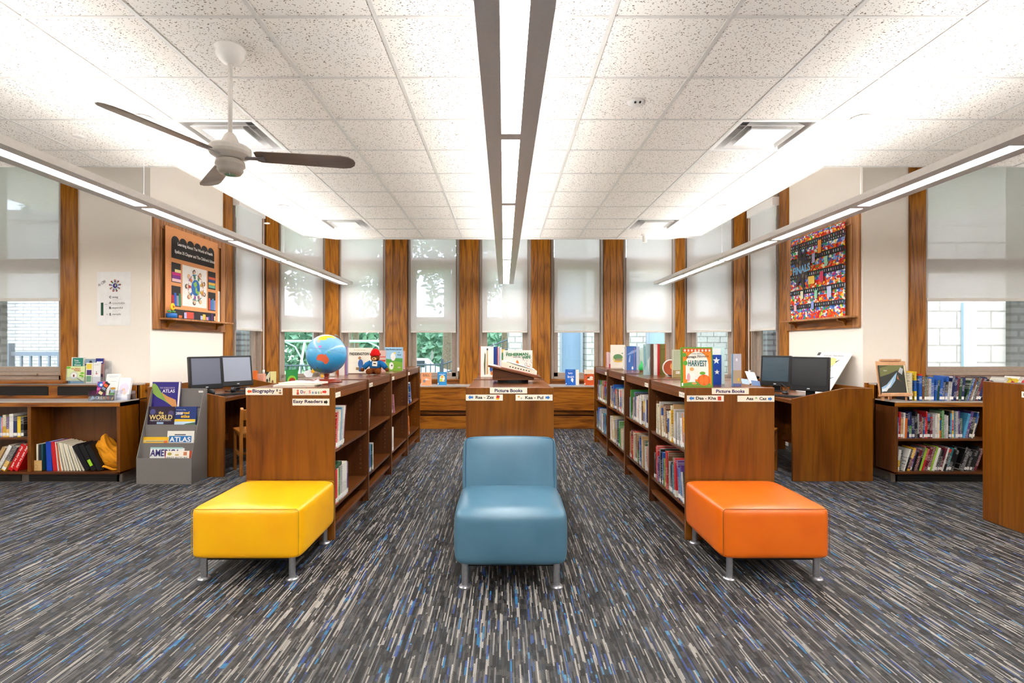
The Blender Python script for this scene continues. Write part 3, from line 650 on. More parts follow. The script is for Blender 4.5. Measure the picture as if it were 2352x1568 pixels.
art(s, 'book_print', [('p', [(U(1139, 'mid'), V(917)), (U(1141, 'mid'), V(907)), (U(1148, 'mid'), V(908.5)), (U(1146, 'mid'), V(918))], 'C8342A'), ('p', [(U(1139, 'mid'), V(917)), (U(1139.8, 'mid'), V(913.5)), (U(1147, 'mid'), V(914.5)), (U(1146, 'mid'), V(918))], 'E8B020')], y=-0.0045)
s = sign(bm_, U(1226.7, 'mid'), V(912.7), 0.266, 0.043); text(s, 'Kaa - Pul', U(1227, 'mid'), V(912.5), w=0.130, h=0.022, col='2A2622', bold=0.03); arrow(s, U(1258, 'mid'), V(912.5), 0.032, 0.031, True, '3C7AC0')
art(s, 'figure_print', [('c', U(1191.5, 'mid'), V(910.5), 0.007, 0.007, 'E09A3A'), ('c', U(1197.5, 'mid'), V(914), 0.006, 0.006, 'B8B0A8')], y=-0.0045)
s = sign(br, U(1677, 'right'), V(898), 0.266, 0.043); text(s, 'Picture Books', U(1677, 'right'), V(898), w=0.205, h=0.024, col='2A2260', bold=0.03)
s = sign(br, U(1619.7, 'right'), V(914.7), 0.266, 0.043); text(s, 'Daa - Kha', U(1621, 'right'), V(914), w=0.145, h=0.022, col='2A2622', bold=0.03); arrow(s, U(1588, 'right'), V(914.5), 0.037, 0.031, False, '3C7AC0')
art(s, 'square_print', [('r', U(1648, 'right'), V(919), U(1656, 'right'), V(910), 'C83A26')], y=-0.0045)
s = sign(br, U(1735.7, 'right'), V(915.3), 0.266, 0.043); text(s, 'Aaa', U(1721.5, 'right'), V(914.8), w=0.052, h=0.022, col='2A2622', bold=0.03); text(s, 'Caz', U(1752, 'right'), V(914.8), w=0.052, h=0.022, col='2A2622', bold=0.03); arrow(s, U(1768, 'right'), V(915.5), 0.029, 0.031, True, '3C7AC0')
art(s, 'leaf_print', [('p', [(U(1733, 'right'), V(917)), (U(1736, 'right'), V(911)), (U(1740, 'right'), V(917)), (U(1736.5, 'right'), V(914))], '2F9A3A')], y=-0.0045)

# end of the non-fiction bookcase at the right edge
t = thing('bookcase', 'bookcase end at the right edge with a sign starting Non-Fic', 'bookcase', (3.86, 3.50, 0), 0, None)
MB(W['panel']).box(0, 0, 0, 0.028, 0.635, 1.112).build('end_panel', t, bevel=0.003)
MB(W['case_x']).box(0.03, 0.0, 1.075, 1.8, 0.635, 1.10).build('top_panel', t); MB(W['case']).box(0.03, 0.31, 0, 1.8, 0.325, 1.07).build('back_panel', t)
for z in (SH1, SH2, SH3): MB(W['case_x']).box(0.03, 0.01, z - 0.022, 1.8, 0.62, z).build('shelf', t)
for k in (0.9, 1.78): MB(W['case']).box(k, 0, 0, k + 0.03, 0.635, 1.1).build('divider', t)
sg = MB(W['card']).box(-0.1, -0.002, -0.022, 0.11, 0, 0.022).build('sign_card', t); sg.rotation_euler = (0, 0, -PI / 2); sg.location = (-0.0005, 0.22, 1.035)
text(sg, 'Non-Fiction', -0.085, 0.0, w=0.165, h=0.022, col='2A2622', y=-0.004, bold=0.03, anchor='l')

def foot_leg(parent, x, y, h):
    o = MB(W['chrome']).cyl((x, y, 0.012), (x, y, h), 0.019, n=20).build('leg', parent, smooth=False)
    MB(W['chrome']).lathe((x, y, 0), [(0.036, 0.0), (0.037, 0.008), (0.03, 0.014), (0.019, 0.016)], 24).build('glide', o)
def softbox(x0, y0, z0, x1, y1, z1, mat, name, parent, bev=0.035, puff=0.01):
    mb = MB(mat); n = 8; verts = []; 
    bm = bmesh.new(); bmesh.ops.create_cube(bm, size=1.0); bmesh.ops.subdivide_edges(bm, edges=bm.edges[:], cuts=9, use_grid_fill=True)
    cx, cy, cz = (x0 + x1) / 2, (y0 + y1) / 2, (z0 + z1) / 2; sx, sy, sz = x1 - x0, y1 - y0, z1 - z0
    for v in bm.verts:
        p = v.co.copy(); q = Vector((p.x * sx, p.y * sy, p.z * sz)); hx, hy, hz = sx / 2, sy / 2, sz / 2
        c = Vector((max(-hx + bev, min(hx - bev, q.x)), max(-hy + bev, min(hy - bev, q.y)), max(-hz + bev, min(hz - bev, q.z)))); d = q - c
        # snap near-border rows onto the rounding
        if d.length > 1e-6: q = c + d.normalized() * bev
        u, v_, w_ = p.x * 2, p.y * 2, p.z * 2
        for ax, (a, b) in enumerate(((v_, w_), (u, w_), (u, v_))):
            if abs((u, v_, w_)[ax]) > 0.999: q[ax] += puff * (1 - a * a) * (1 - b * b) * (1 if (u, v_, w_)[ax] > 0 else -1)
        v.co = q + Vector((cx, cy, cz))
    me = bpy.data.meshes.new(name); bm.to_mesh(me); bm.free(); me.materials.append(mat)
    for p in me.polygons: p.use_smooth = True
    o = bpy.data.objects.new(name, me); C.objects.link(o); o.parent = parent
    m = o.modifiers.new('subdivision', 'SUBSURF'); m.levels = 1; m.render_levels = 1
    return o
def seam(parent, pts, r, mat): return MB(mat).tube(pts, r, 6).build('seam', parent)
def ottoman(x0, x1, y0, y1, mat, dk, label):
    t = thing('ottoman', label, 'ottoman', ((x0 + x1) / 2, (y0 + y1) / 2, 0), 0, None); hx, hy = (x1 - x0) / 2, (y1 - y0) / 2
    z0, z1 = 0.128, 0.443
    softbox(-hx, -hy, z0, hx, hy, z1, mat, 'cushion', t, 0.032, 0.006)
    for sx in (-1, 1):
        for sy in (-1, 1): foot_leg(t, sx * (hx - 0.065), sy * (hy - 0.05), z0 + 0.02)
    for sy in (-1, 1):
        i_ = 0.0112; yy = sy * (hy - i_); q = 0.032
        arc_ = lambda s_, ks: [(s_ * (hx - q + (q - i_) * math.sin(k * PI / 12)), yy, z1 - q + (q - i_) * math.cos(k * PI / 12)) for k in ks]
        seam(t, [(-hx + i_, yy, z0 + 0.03)] + arc_(-1, range(6, -1, -1)) + arc_(1, range(0, 7)) + [(hx - i_, yy, z0 + 0.03)], 0.0018, dk)
    MB(W['blackmatte']).box(-hx + 0.05, -hy + 0.05, z0 - 0.012, hx - 0.05, hy - 0.05, z0 + 0.01).build('base_board', t)
    return t
ottoman(-1.862, -1.205, 3.02, 3.675, W['yellow'], flat('A88A1C', 0.5), 'square yellow vinyl ottoman in front of the left bookcase')
ottoman(1.285, 1.935, 3.02, 3.675, W['orange'], flat('7A4418', 0.5), 'square orange vinyl ottoman in front of the right bookcase')
t = thing('lounge_chair', 'armless dusty blue vinyl lounge chair on steel legs, front centre', 'chair', (0.038, 3.25, 0)); bv = W['bluevinyl']
softbox(-0.327, -0.33, 0.128, 0.327, 0.29, 0.452, bv, 'seat', t, 0.05, 0.014)
o = softbox(-0.318, -0.068, 0.0, 0.318, 0.068, 0.42, bv, 'backrest', t, 0.03, 0.010); o.location = (0, 0.265, 0.345); o.rotation_euler = (math.radians(-13), 0, 0)
MB(flat('245A78', 0.5)).tube([(-0.302, -0.066, 0.03), (-0.304, -0.062, 0.39), (-0.29, -0.055, 0.411), (0, -0.052, 0.413), (0.29, -0.055, 0.411), (0.304, -0.062, 0.39), (0.302, -0.066, 0.03)], 0.003, 6).build('seam', o)
for sx in (-1, 1):
    for sy in (-1, 1): foot_leg(t, sx * 0.265, sy * 0.26 - 0.02, 0.15)
MB(W['blackmatte']).box(-0.27, -0.27, 0.118, 0.27, 0.24, 0.14).build('base_board', t)

# ---------------------------------------------------------------- radiator shelving along the walls that face the room
def wall_unit(side):
    s = -1 if side == 'left' else 1; xe = -3.92 if s < 0 else 3.985; xo = -6.9 if s < 0 else 6.7
    lab = 'low oak radiator shelf unit under the far left window, with brochures and bag' if s < 0 else 'low oak radiator shelf unit under the far right window, packed with books'
    t = thing('shelf_unit', lab, 'shelf unit', (xe, 5.4, 0), 0); yf, yb, zc = 5.23, 5.50, 0.83
    a, b = min(xe, xo), max(xe, xo)
    P = lambda nm, mt, *bx, **k: MB(W[mt]).box(*bx).build(nm, t, world=True, **k)
    ce = 0.03 * (1 if s < 0 else -1)
    P('counter_top', 'laminate', a, yf - 0.015, zc - 0.012, b, yb, zc); P('counter_edge', 'oak_h', a, yf - 0.017, zc - 0.055, b, yf, zc - 0.012, bevel=0.003)
    P('end_panel', 'panel' if s < 0 else 'case', (b - 0.035 if s < 0 else a), yf, 0.09, (b if s < 0 else a + 0.035), 5.635, zc - 0.012, bevel=0.002)
    P('top_board', 'case_x', a, yf, zc - 0.055, b, yb, zc - 0.012)
    P('back_board', 'case', a, 5.50, 0.09, b, 5.515, zc)
    P('bottom_shelf', 'case_x', a, yf, 0.085, b, yb, 0.107, bevel=0.002)
    P('riser_top', 'laminate', a, yb - 0.01, 0.975, b, 5.62, 0.990); 
    P('riser_front', 'oak_h', a, yb, zc, b, yb + 0.02, 0.975, bevel=0.002)
    P('riser_end', 'oak', (b - 0.02 if s < 0 else a), yb, zc, (b if s < 0 else a + 0.02), 5.635, 0.975)
    P('kick_board', 'kick', a, yf + 0.03, 0, b, yf + 0.05, 0.086); P('kick_end', 'kick', (b - 0.05 if s < 0 else a + 0.03), yf + 0.03, 0, (b - 0.03 if s < 0 else a + 0.05), 5.63, 0.086)
    divs = [X(66, yf), -5.95] if s < 0 else [5.0, 6.0]
    for d in divs: P('divider', 'panel', d - 0.018, yf + 0.004, 0.107, d + 0.018, yb, zc - 0.055, bevel=0.002)
    for k in range(3):
        x1 = xe + s * (0.35 if s < 0 else 0.08) + s * k * 0.62 * 1.0; x0_ = x1 + s * 0.52
        aa, bb = min(x1, x0_), max(x1, x0_)
        v = MB(W['vent']).box(aa, yb - 0.006, zc + 0.035, bb, yb + 0.001, 0.955)
        for q in range(5): v.box(aa + 0.01, yb - 0.012, zc + 0.045 + q * 0.02, bb - 0.01, yb - 0.006, zc + 0.052 + q * 0.02)
        v.build('vent_grille', t, world=True)
    for k in range(3):
        x1 = xe + s * (0.05 + k * 0.98); x0_ = x1 + s * 0.90; aa, bb = min(x1, x0_), max(x1, x0_)
        v = MB(W['vent']).box(aa, yf + 0.024, 0.008, bb, yf + 0.03, 0.08)
        for q in range(3): v.box(aa, yf + 0.018, 0.015 + q * 0.022, bb, yf + 0.024, 0.024 + q * 0.022)
        v.build('vent_grille', t, world=True)
    if s < 0: P('middle_shelf', 'case_x', -6.9, yf + 0.01, 0.438, divs[0] - 0.018, yb, 0.46, bevel=0.002)
    else: P('middle_shelf', 'case_x', xe + 0.035, yf + 0.01, 0.424, 6.7, yb, 0.446, bevel=0.002)
    return t
wall_unit('left'); wall_unit('right')

# ---------------------------------------------------------------- computer carrels
def carrel(side):
    s = -1 if side == 'left' else 1
    xi, xo, ya, yb = (-2.985, -3.80, 5.455, 7.00) if s < 0 else (2.975, 3.80, 5.28, 6.95)
    t = thing('computer_carrel', 'oak computer desk with sloped side panel, by the %s' % ('grey magazine rack at left' if s < 0 else 'leaning bird poster at right'), 'desk', ((xi + xo) / 2, (ya + yb) / 2, 0), 0, 'computer carrels')
    zt, zl = 0.958, 0.850
    def side_panel(y):
        xm = xi + s * (0.53 if s > 0 else 0.53)
        pts = [(xi, y, 0), (xi, y, zl), (xm, y, zt), (xo, y, zt), (xo, y, 0)]
        return MB(W['panel']).extr(pts, (0, 0.028, 0)).build('side_panel', t, world=True, bevel=0.002)
    side_panel(ya); side_panel(yb - 0.028)
    m = lambda nm, mt, x0, y0, z0, x1, y1, z1: MB(W[mt]).box(min(x0, x1), y0, z0, max(x0, x1), y1, z1).build(nm, t, world=True, bevel=0.003)
    m('desk_top', 'case_y', xi + s * 0.005, ya + 0.028, 0.795, xo, yb - 0.028, 0.835)
    m('back_panel', 'panel', xo - s * 0.02, ya + 0.028, 0.2, xo, yb - 0.028, zt)
    m('foot_rail', 'case_y', xo - s * 0.05, ya + 0.028, 0.12, xo - s * 0.02, yb - 0.028, 0.22)
    return t
carrel('left'); carrel('right')
def monitor(label, x, y, rotz, screen, z=0.835, tilt=8, wd=0.43, group='computer monitors on the carrels', hgt=0.375):
    t = thing('computer_monitor', label, 'computer monitor', (x, y, z), rotz, group); h = wd / 2
    T = Matrix.Translation((0, 0, 0.065)) @ Matrix.Rotation(math.radians(-tilt), 4, 'X')
    b = MB(W['black']); b.box(-h, -0.02, 0, h, 0.03, hgt, M=T); b.box(-h + 0.03, 0.03, 0.03, h - 0.03, 0.065, hgt - 0.04, M=T); o = b.build('housing', t, bevel=0.006)
    MB(screen).box(-h + 0.022, -0.0215, 0.06, h - 0.022, -0.0195, hgt - 0.022, M=T).build('screen', t)
    MB(flat('BFC3CA', 0.3)).box(-0.014, -0.0215, 0.022, 0.014, -0.0205, 0.032, M=T).build('badge', o)
    MB(W['black']).cyl(T @ Vector((0, -0.021, hgt - 0.011)), T @ Vector((0, -0.0225, hgt - 0.011)), 0.003, n=8).build('webcam', o)
    MB(W['black']).box(-0.045, 0.03, 0, 0.045, 0.055, 0.14).box(-0.11, -0.06, 0, 0.11, 0.10, 0.012).build('stand', t, bevel=0.004)
    return t
def screenmat(n, c, r): return speckled(n, c, c, 3, r, 0.0, spec=0.6)
SA, SB = screenmat('dusty_grey_screen', '5F6474', 0.22), screenmat('pale_grey_screen', '8A90A0', 0.2)
SC, SD = screenmat('slate_teal_screen', '2F4450', 0.2), screenmat('near_black_screen', '17181F', 0.2)
monitor('black monitor with dusty grey screen, nearer of the two at left', X(474, 5.80), 5.80, math.radians(55), SA, tilt=6, wd=0.355)
monitor('black monitor with pale grey screen, farther of the two at left', X(546, 6.32), 6.32, math.radians(52), SB, tilt=9, wd=0.37)
monitor('black monitor with near-black screen, nearer of the two at right', X(1858, 5.60), 5.60, math.radians(-50), SD, tilt=5, wd=0.39)
monitor('black monitor with slate teal screen, farther of the two at right', X(1781, 6.30), 6.30, math.radians(-50), SC, tilt=5, wd=0.35)
def keyboard(label, x, y, rz):
    t = thing('keyboard', label, 'keyboard', (x, y, 0.836), rz, 'black keyboards'); MB(W['black']).extr([(-0.22, -0.07, 0), (0.22, -0.07, 0), (0.22, -0.07, 0.010), (-0.22, -0.07, 0.010)], (0, 0.14, 0)).build('base', t, bevel=0.003)
    k = MB(W['blackmatte'])
    for r in range(5):
        for c in range(15): k.box(-0.21 + c * 0.028, -0.06 + r * 0.025, 0.010, -0.186 + c * 0.028, -0.039 + r * 0.025, 0.016)
    k.build('keys', t)
keyboard('black keyboard in front of the two left monitors', -3.12, 5.86, math.radians(60))
keyboard('black keyboard in front of the near-black right monitor', 3.14, 5.58, math.radians(-52))
def mouse(label, x, y): tag(MB(W['black']).ball((0, 0, 0.010), (0.03, 0.05, 0.018), 14, 8).build('computer_mouse', loc=(x, y, 0.8365), smooth=True), label, 'mouse', 'computer mice')
mouse('small black mouse between the two right monitors', 3.28, 5.98); mouse('small black mouse beside the left keyboard', -3.06, 6.18)
def headphones(label, x, y, rz):
    t = thing('headphones', label, 'headphones', (x, y, 0.836), rz, 'black headphones')
    MB(W['black']).tube([(0.085 * math.cos(a), 0.10 * math.sin(a), 0.035 + 0.03 * math.sin(a)) for a in [PI * k / 12 for k in range(13)]], 0.008, 8).build('headband', t, smooth=True)
    for s_ in (-1, 1):
        o = MB(W['black']).cyl((s_ * 0.062, 0, 0.042), (s_ * 0.10, 0, 0.042), 0.040, n=20).build('ear_cup', t, bevel=0.006); MB(W['blackmatte']).lathe((0, 0, 0), [(0.02, 0), (0.04, 0.004), (0.04, 0.014), (0.02, 0.018)], 18).build('ear_pad', o, loc=(s_ * 0.062, 0, 0.042), rot=(0, -s_ * PI / 2, 0))
headphones('black headphones on the left desk beside the pale screen', -2.98 - 0.12, 6.02, 0.5)
headphones('black headphones lying behind the grey magazine rack', X(470, 5.58), 5.58, 1.2)
tag(MB(flat('202024', 0.5)).tube([(0, 0, 0), (0.05, 0.05, 0.03), (0.03, 0.12, 0.09), (0.08, 0.16, 0.05), (0.05, 0.22, 0.1), (0.1, 0.28, 0.0)], 0.004, 6).build('cable', loc=(3.30, 5.98, 0.842)), 'tangled dark cable between the two right monitors', 'cable')
# wooden school chairs pushed in at the carrels
def school_chair(label, x, y, rz, mirror):
    t = thing('wooden_chair', label, 'chair', (x, y, 0), rz, 'wooden school chairs'); m = W['chair']; w = 0.38
    # seat faces local +Y, back posts at local y=0
    MB(m).box(-w / 2, 0.0, 0.445, w / 2, 0.38, 0.475).build('seat', t, bevel=0.008)
    MB(m).box(-w / 2 + 0.02, 0.02, 0.405, w / 2 - 0.02, 0.36, 0.445).build('seat_frame', t)
    for s_ in (-1, 1):
        xx = s_ * (w / 2 - 0.018)
        MB(m).extr([(xx - 0.015, -0.005, 0), (xx - 0.015, 0.045, 0), (xx - 0.015, 0.045, 0.46), (xx - 0.015, 0.0, 0.735), (xx - 0.015, -0.04, 0.715), (xx - 0.015, -0.005, 0.46)], (0.03, 0, 0)).build('back_post', t, bevel=0.004)
        MB(m).box(xx - 0.015, 0.33, 0, xx + 0.015, 0.37, 0.445).build('leg', t, bevel=0.004)
        MB(m).box(xx - 0.01, 0.04, 0.20, xx + 0.01, 0.34, 0.235).build('stretcher', t)
    MB(m).extr([(-w / 2 + 0.03, -0.03, 0.60), (-w / 2 + 0.03, -0.008, 0.60), (-w / 2 + 0.03, -0.022, 0.715), (-w / 2 + 0.03, -0.04, 0.71)], (w - 0.06, 0, 0)).build('back_rail', t, bevel=0.004)
    MB(m).box(-w / 2 + 0.03, 0.1, 0.205, w / 2 - 0.03, 0.12, 0.23).build('cross_stretcher', t)
school_chair('wooden school chair at the left computer desk, partly behind the bookcase', -2.68, 5.60, math.radians(38), 0)
school_chair('wooden school chair at the right computer desk, mostly behind the bookcase', 2.70, 5.58, math.radians(-38), 1)

# ---------------------------------------------------------------- magazine rack
t = thing('literature_rack', 'stepped grey steel floor rack holding atlases, left of the computer desk', 'magazine rack', (-3.43, 5.29, 0)); rm = W['rack']
xa, xb = -3.708, -3.152
for x_ in (xa, xb - 0.006):
    MB(rm).extr([(x_, 5.165, 0), (x_, 5.165, 0.263), (x_, 5.39, 0.945), (x_, 5.44, 0.945), (x_, 5.44, 0)], (0.006, 0, 0)).build('side_panel', t, world=True)
MB(rm).box(xa + 0.006, 5.165, 0, xb - 0.006, 5.171, 0.263).build('front_panel', t, world=True)
MB(rm).box(xa + 0.006, 5.434, 0, xb - 0.006, 5.44, 0.945).build('back_panel', t, world=True)
for yy, z0, z1 in ((5.225, 0.12, 0.405), (5.285, 0.28, 0.583)): MB(rm).box(xa + 0.006, yy, z0, xb - 0.006, yy + 0.005, z1).build('pocket_divider', t, world=True)
MB(rm).box(xa + 0.006, 5.345, 0.45, xb - 0.006, 5.350, 0.745).build('pocket_divider', t, world=True)
MB(flat('D8D4CE', 0.4)).box(X(456, 5.43), 5.43, 0.90, X(466, 5.43), 5.4335, 0.92).build('badge', t, world=True)
for yy in (5.171, 5.23, 5.29, 5.35): MB(rm).box(xa + 0.006, yy, {5.171: 0.10, 5.23: 0.27, 5.29: 0.43, 5.35: 0.60}[yy], xb - 0.006, yy + 0.055 if yy < 5.35 else 5.434, {5.171: 0.105, 5.23: 0.275, 5.29: 0.435, 5.35: 0.605}[yy]).build('pocket_floor', t, world=True)
# ================================================================ BOOKS
PAL = [('white', 'E9E5DE'), ('white', 'DEDAD2'), ('cream', 'E3D8B8'), ('light grey', 'B9B7B4'), ('dark grey', '4A4A4E'), ('black', '1B1A1C'), ('navy', '1F2A58'), ('blue', '2458A8'), ('sky blue', '4FA0CC'),
       ('teal', '1F7A82'), ('dark green', '24492E'), ('green', '3D8A3E'), ('lime green', '9CC23C'), ('yellow', 'E8C62C'), ('orange', 'E8742A'), ('red', 'C8242A'), ('maroon', '6E1E2C'), ('purple', '5A3A7A'), ('lilac', 'A890B8'), ('pink', 'E09AA8'), ('brown', '6E4628'), ('tan', 'C09A68')]
def covmat(name, hexc):
    g = G('book_cover_' + name); tc = g.a('TexCoord'); oi = g.a('ObjectInfo'); s = g.a('SeparateXYZ', {0: tc.outputs['Object']})
    r = oi.outputs['Random']
    # printed bands and title-like marks along the spine
    z = g.math('ADD', g.math('MULTIPLY', s.outputs[2], 16.0), g.math('MULTIPLY', r, 91.0))
    band_ = g.a('TexWhiteNoise', {'W': g.math('FLOOR', z)}, noise_dimensions='1D').outputs[0]
    n = g.a('TexNoise', {'Vector': g.a('CombineXYZ', {0: g.math('MULTIPLY', s.outputs[1], 260.0), 1: g.math('ADD', g.math('MULTIPLY', s.outputs[2], 150.0), g.math('MULTIPLY', r, 33.0)), 2: 0.0}), 'Scale': 1.0, 'Detail': 2.0})
    title = g.math('MULTIPLY', g.math('GREATER_THAN', n.outputs[0], 0.56), g.math('GREATER_THAN', band_, 0.45))
    c0 = lin(hexc); lum = sum(c0[:3]) / 3
    ink = lin('F2EEE4') if lum < 0.25 else lin('2A2630')
    hue = g.math('FRACT', g.math('MULTIPLY', r, 7.31))
    acc = g.ramp(hue, [(0.0, lin('E8E2D4')), (0.25, lin('C83A2A')), (0.45, lin('2A5AA0')), (0.65, lin('E2B030')), (0.8, lin('22262C')), (0.9, lin('4A8A4A'))], 'CONSTANT')
    b2 = g.a('TexWhiteNoise', {'W': g.math('FLOOR', g.math('ADD', g.math('MULTIPLY', s.outputs[2], 9.0), g.math('MULTIPLY', r, 47.0)))}, noise_dimensions='1D').outputs[0]
    c = g.mix(g.math('MULTIPLY', g.math('GREATER_THAN', b2, 0.80), g.math('GREATER_THAN', r, 0.35)), c0, acc)
    c = g.mix(g.math('MULTIPLY', title, 0.75), c, ink)
    return g.out(g.bsdf(c, 0.35, 0, 0.45))
COV = [(n, covmat(n.replace(' ', '_'), h)) for n, h in PAL]
CN = {}
for n, m in COV: CN.setdefault(n, m)
LABELM = flat('EFECE6', 0.5)
def book(label, wd, h, t, mat, loc, rotz=0.0, lean=0.0, tiltx=None, group=None, pages=True, sticker=None, name='book', cat='book'):
    """spine at local x=0, front cover at local y=0 facing -Y"""
    o = thing(name, label, cat, loc, 0, group); o.rotation_euler = (lean, 0, rotz)
    b = 0.0022
    MB(mat).box(0, 0, 0, wd, b, h).box(0, t - b, 0, wd, t, h).box(-0.0005, 0, 0, b, t, h).build('cover', o)
    if pages: MB(W['pages']).box(b, b, 0.003, wd - 0.004, t - b, h - 0.004).build('pages', o)
    if sticker:
        s0 = 0.012; sh = 0.030
        MB(sticker).box(-0.0014, 0.0008, s0, -0.0004, t - 0.0008, s0 + sh).build('spine_label', o)
    return o
def row(org, d, rotz, L, groups, hr, tr, wd, where, ends, group, pick, zlean=None, deep=0.0):
    """books side by side. org: spine line start; d: +1/-1 along local Y's world direction; groups: (count, lean degrees)"""
    rz = rotz; ay = Vector((-math.sin(rz), math.cos(rz), 0))   # world direction of local +Y
    total = sum(g[0] for g in groups); cur = 0.0; i = 0; made = []
    sgn = d                                                    # cursor runs along sgn*ay
    for gi, (cnt, ln) in enumerate(groups):
        a = math.radians(abs(ln))
        for k in range(cnt):
            h = R.uniform(*hr); t = R.uniform(*tr); 
            if k == 0 and ln > 0: cur += h * math.sin(a) * 0.0
            if k == 0 and ln < 0: cur += hr[1] * math.sin(a)
            if cur > L: break
            made.append((cur, ln, h, t)); cur += t / max(0.5, math.cos(a)) + 0.0006
        if ln > 0: cur += hr[0] * math.sin(a) * 0.85
    n = len(made)
    for i, (cu, ln, h, t) in enumerate(made):
        cn, cm = pick(i, n); a = math.radians(ln)
        # ln>0: top leans onward along the cursor; ln<0: top leans back
        if sgn > 0: lean = -a; off = cu
        else: lean = a; off = cu + t
        lift = 0.0
        if lean < 0: lift = t * math.sin(-lean)
        p = Vector(org) + ay * (sgn * off); dx = R.uniform(0, 0.012 + deep)
        xa = Vector((math.cos(rz), math.sin(rz), 0)); p += xa * dx; p.z += lift + 0.0005
        sz = 'thin' if t < tr[0] + (tr[1] - tr[0]) * 0.35 else ('thick' if t > tr[0] + (tr[1] - tr[0]) * 0.75 else '')
        tall = 'tall' if h > hr[0] + 0.75 * (hr[1] - hr[0]) else ('short' if h < hr[0] + 0.2 * (hr[1] - hr[0]) else '')
        adj = ' '.join(x for x in (tall or sz, cn) if x)
        lean_w = ' leaning' if abs(ln) > 3 else ''
        lab = f'{adj}{lean_w} book, {nth(i, n, *ends)}, {where}'
        book(lab, wd * R.uniform(0.9, 1.0), h, t, cm, p, rz, lean, group=group, sticker=LABELM if R.random() < 0.5 else None)
def pick_from(ws):
    pool = [n for n, c in ws for _ in range(c)]
    def f(i, n):
        k = R.choice(pool); opts = [m for nm, m in COV if nm == k]; return k, R.choice(opts)
    return f
mixed = pick_from([('white', 6), ('cream', 3), ('light grey', 2), ('black', 2), ('navy', 2), ('blue', 2), ('sky blue', 1), ('teal', 1), ('green', 1), ('yellow', 1), ('orange', 1), ('red', 2), ('maroon', 1), ('purple', 1), ('brown', 2), ('tan', 2), ('dark green', 1)])
neutral = pick_from([('white', 6), ('cream', 5), ('tan', 3), ('light grey', 2), ('brown', 2), ('orange', 1), ('green', 1), ('dark grey', 1)])
lower = pick_from([('white', 4), ('light grey', 2), ('red', 2), ('blue', 2), ('teal', 1), ('sky blue', 1), ('black', 5), ('dark green', 2), ('lime green', 1), ('purple', 1), ('brown', 1)])
adult = pick_from([('white', 3), ('navy', 3), ('blue', 3), ('red', 3), ('maroon', 2), ('dark green', 2), ('green', 2), ('black', 3), ('light grey', 2), ('cream', 2), ('orange', 1), ('purple', 1), ('tan', 1), ('sky blue', 1)])
darks = pick_from([('black', 6), ('maroon', 3), ('dark grey', 2), ('white', 2), ('lime green', 1), ('teal', 1), ('red', 1), ('purple', 1), ('blue', 1)])
blues = pick_from([('blue', 5), ('navy', 4), ('maroon', 2), ('black', 2), ('dark green', 2), ('light grey', 1), ('orange', 1), ('white', 1), ('brown', 1)])

# right island: shelves facing the middle aisle, spines towards -X
xf = XSP['right'][0] + 0.0135
U_ = ['nearest', 'second', 'third', 'farthest']
ends = ('the front', 'the back')
UP = [[(8, 4), (6, 0), (6, 9), (5, 0)], [(9, 0), (7, 5), (6, 0)], [(6, 0), (8, 10), (6, 0)], [(16, 0)]]
LO = [[(5, 12), (7, 4), (5, 0), (7, 0)], [(11, 3), (10, 0)], [(10, 0), (9, 3)], [(8, 0), (8, 4)]]
PU = [neutral, mixed, mixed, mixed]; PL = [lower, mixed, mixed, lower]
for k in range(4):
    ya = Y0 + k * UL + 0.034
    row((xf, ya, SH1), 1, 0.0, 0.78, UP[k], (0.21, 0.30), (0.018 + 0.005 * k, 0.042 + 0.006 * k), 0.22, f'upper shelf, {U_[k]} bay, right island', ends, f'books on the upper shelf of the {U_[k]} bay of the right island', PU[k])
    row((xf, ya, SH2), 1, 0.0, 0.80, LO[k], (0.21, 0.31), (0.018 + 0.005 * k, 0.042 + 0.006 * k), 0.22, f'lower shelf, {U_[k]} bay, right island', ends, f'books on the lower shelf of the {U_[k]} bay of the right island', PL[k])

# left island: few books, spines towards +X
xl = XSP['left'][1] - 0.0135
def lrow(k, z, specs, where):
    """specs: (thickness, height, colour, lean degrees, description)"""
    ya = Y0 + k * UL + 0.034; cur = 0.0
    for (g_, t_, h_, c_, ln, lab) in specs:
        if k == 0: t_ *= 1.9; g_ += 0.035 if cur == 0 else 0
        cur += g_; a = math.radians(ln)
        # rotz = 180: local +Y is world -Y, so the top leans away from the front for a positive lean
        p = (xl - R.uniform(0, 0.004), ya + cur + t_, z + 0.0005)
        lift = t_ * math.sin(-a) if a < 0 else 0
        book(lab + ', ' + where, 0.2, h_, t_, CN[c_], (p[0], p[1], p[2] + lift), PI, a, group='books on the left island', sticker=LABELM if t_ > 0.012 else None)
        cur += t_ / math.cos(a) + 0.001
A = math.radians
lrow(0, SH1, [(0.0, 0.02, 0.27, 'red', 8, 'red leaning picture book'), (0, 0.014, 0.28, 'white', 8, 'white leaning book beside the red one'), (0, 0.012, 0.28, 'cream', 9, 'thin cream leaning book'), (0, 0.014, 0.29, 'sky blue', 9, 'sky blue leaning book'),
              (0, 0.016, 0.29, 'light grey', 10, 'light grey leaning book'), (0, 0.014, 0.30, 'white', 11, 'white leaning book by the maroon one'), (0, 0.012, 0.30, 'maroon', 12, 'maroon leaning book at the outer end')], 'upper nearest bay, left')
lrow(0, SH2, [(0.0, 0.022, 0.25, 'red', 0, 'red upright book'), (0, 0.02, 0.25, 'cream', 0, 'cream upright book'), (0, 0.014, 0.24, 'green', 0, 'green upright book'), (0, 0.03, 0.25, 'light grey', 0, 'light grey upright book'),
              (0, 0.06, 0.26, 'white', 0, 'thick white book with black lettering'), (0, 0.014, 0.25, 'purple', 0, 'purple thin upright book at the outer end')], 'lower nearest bay, left')
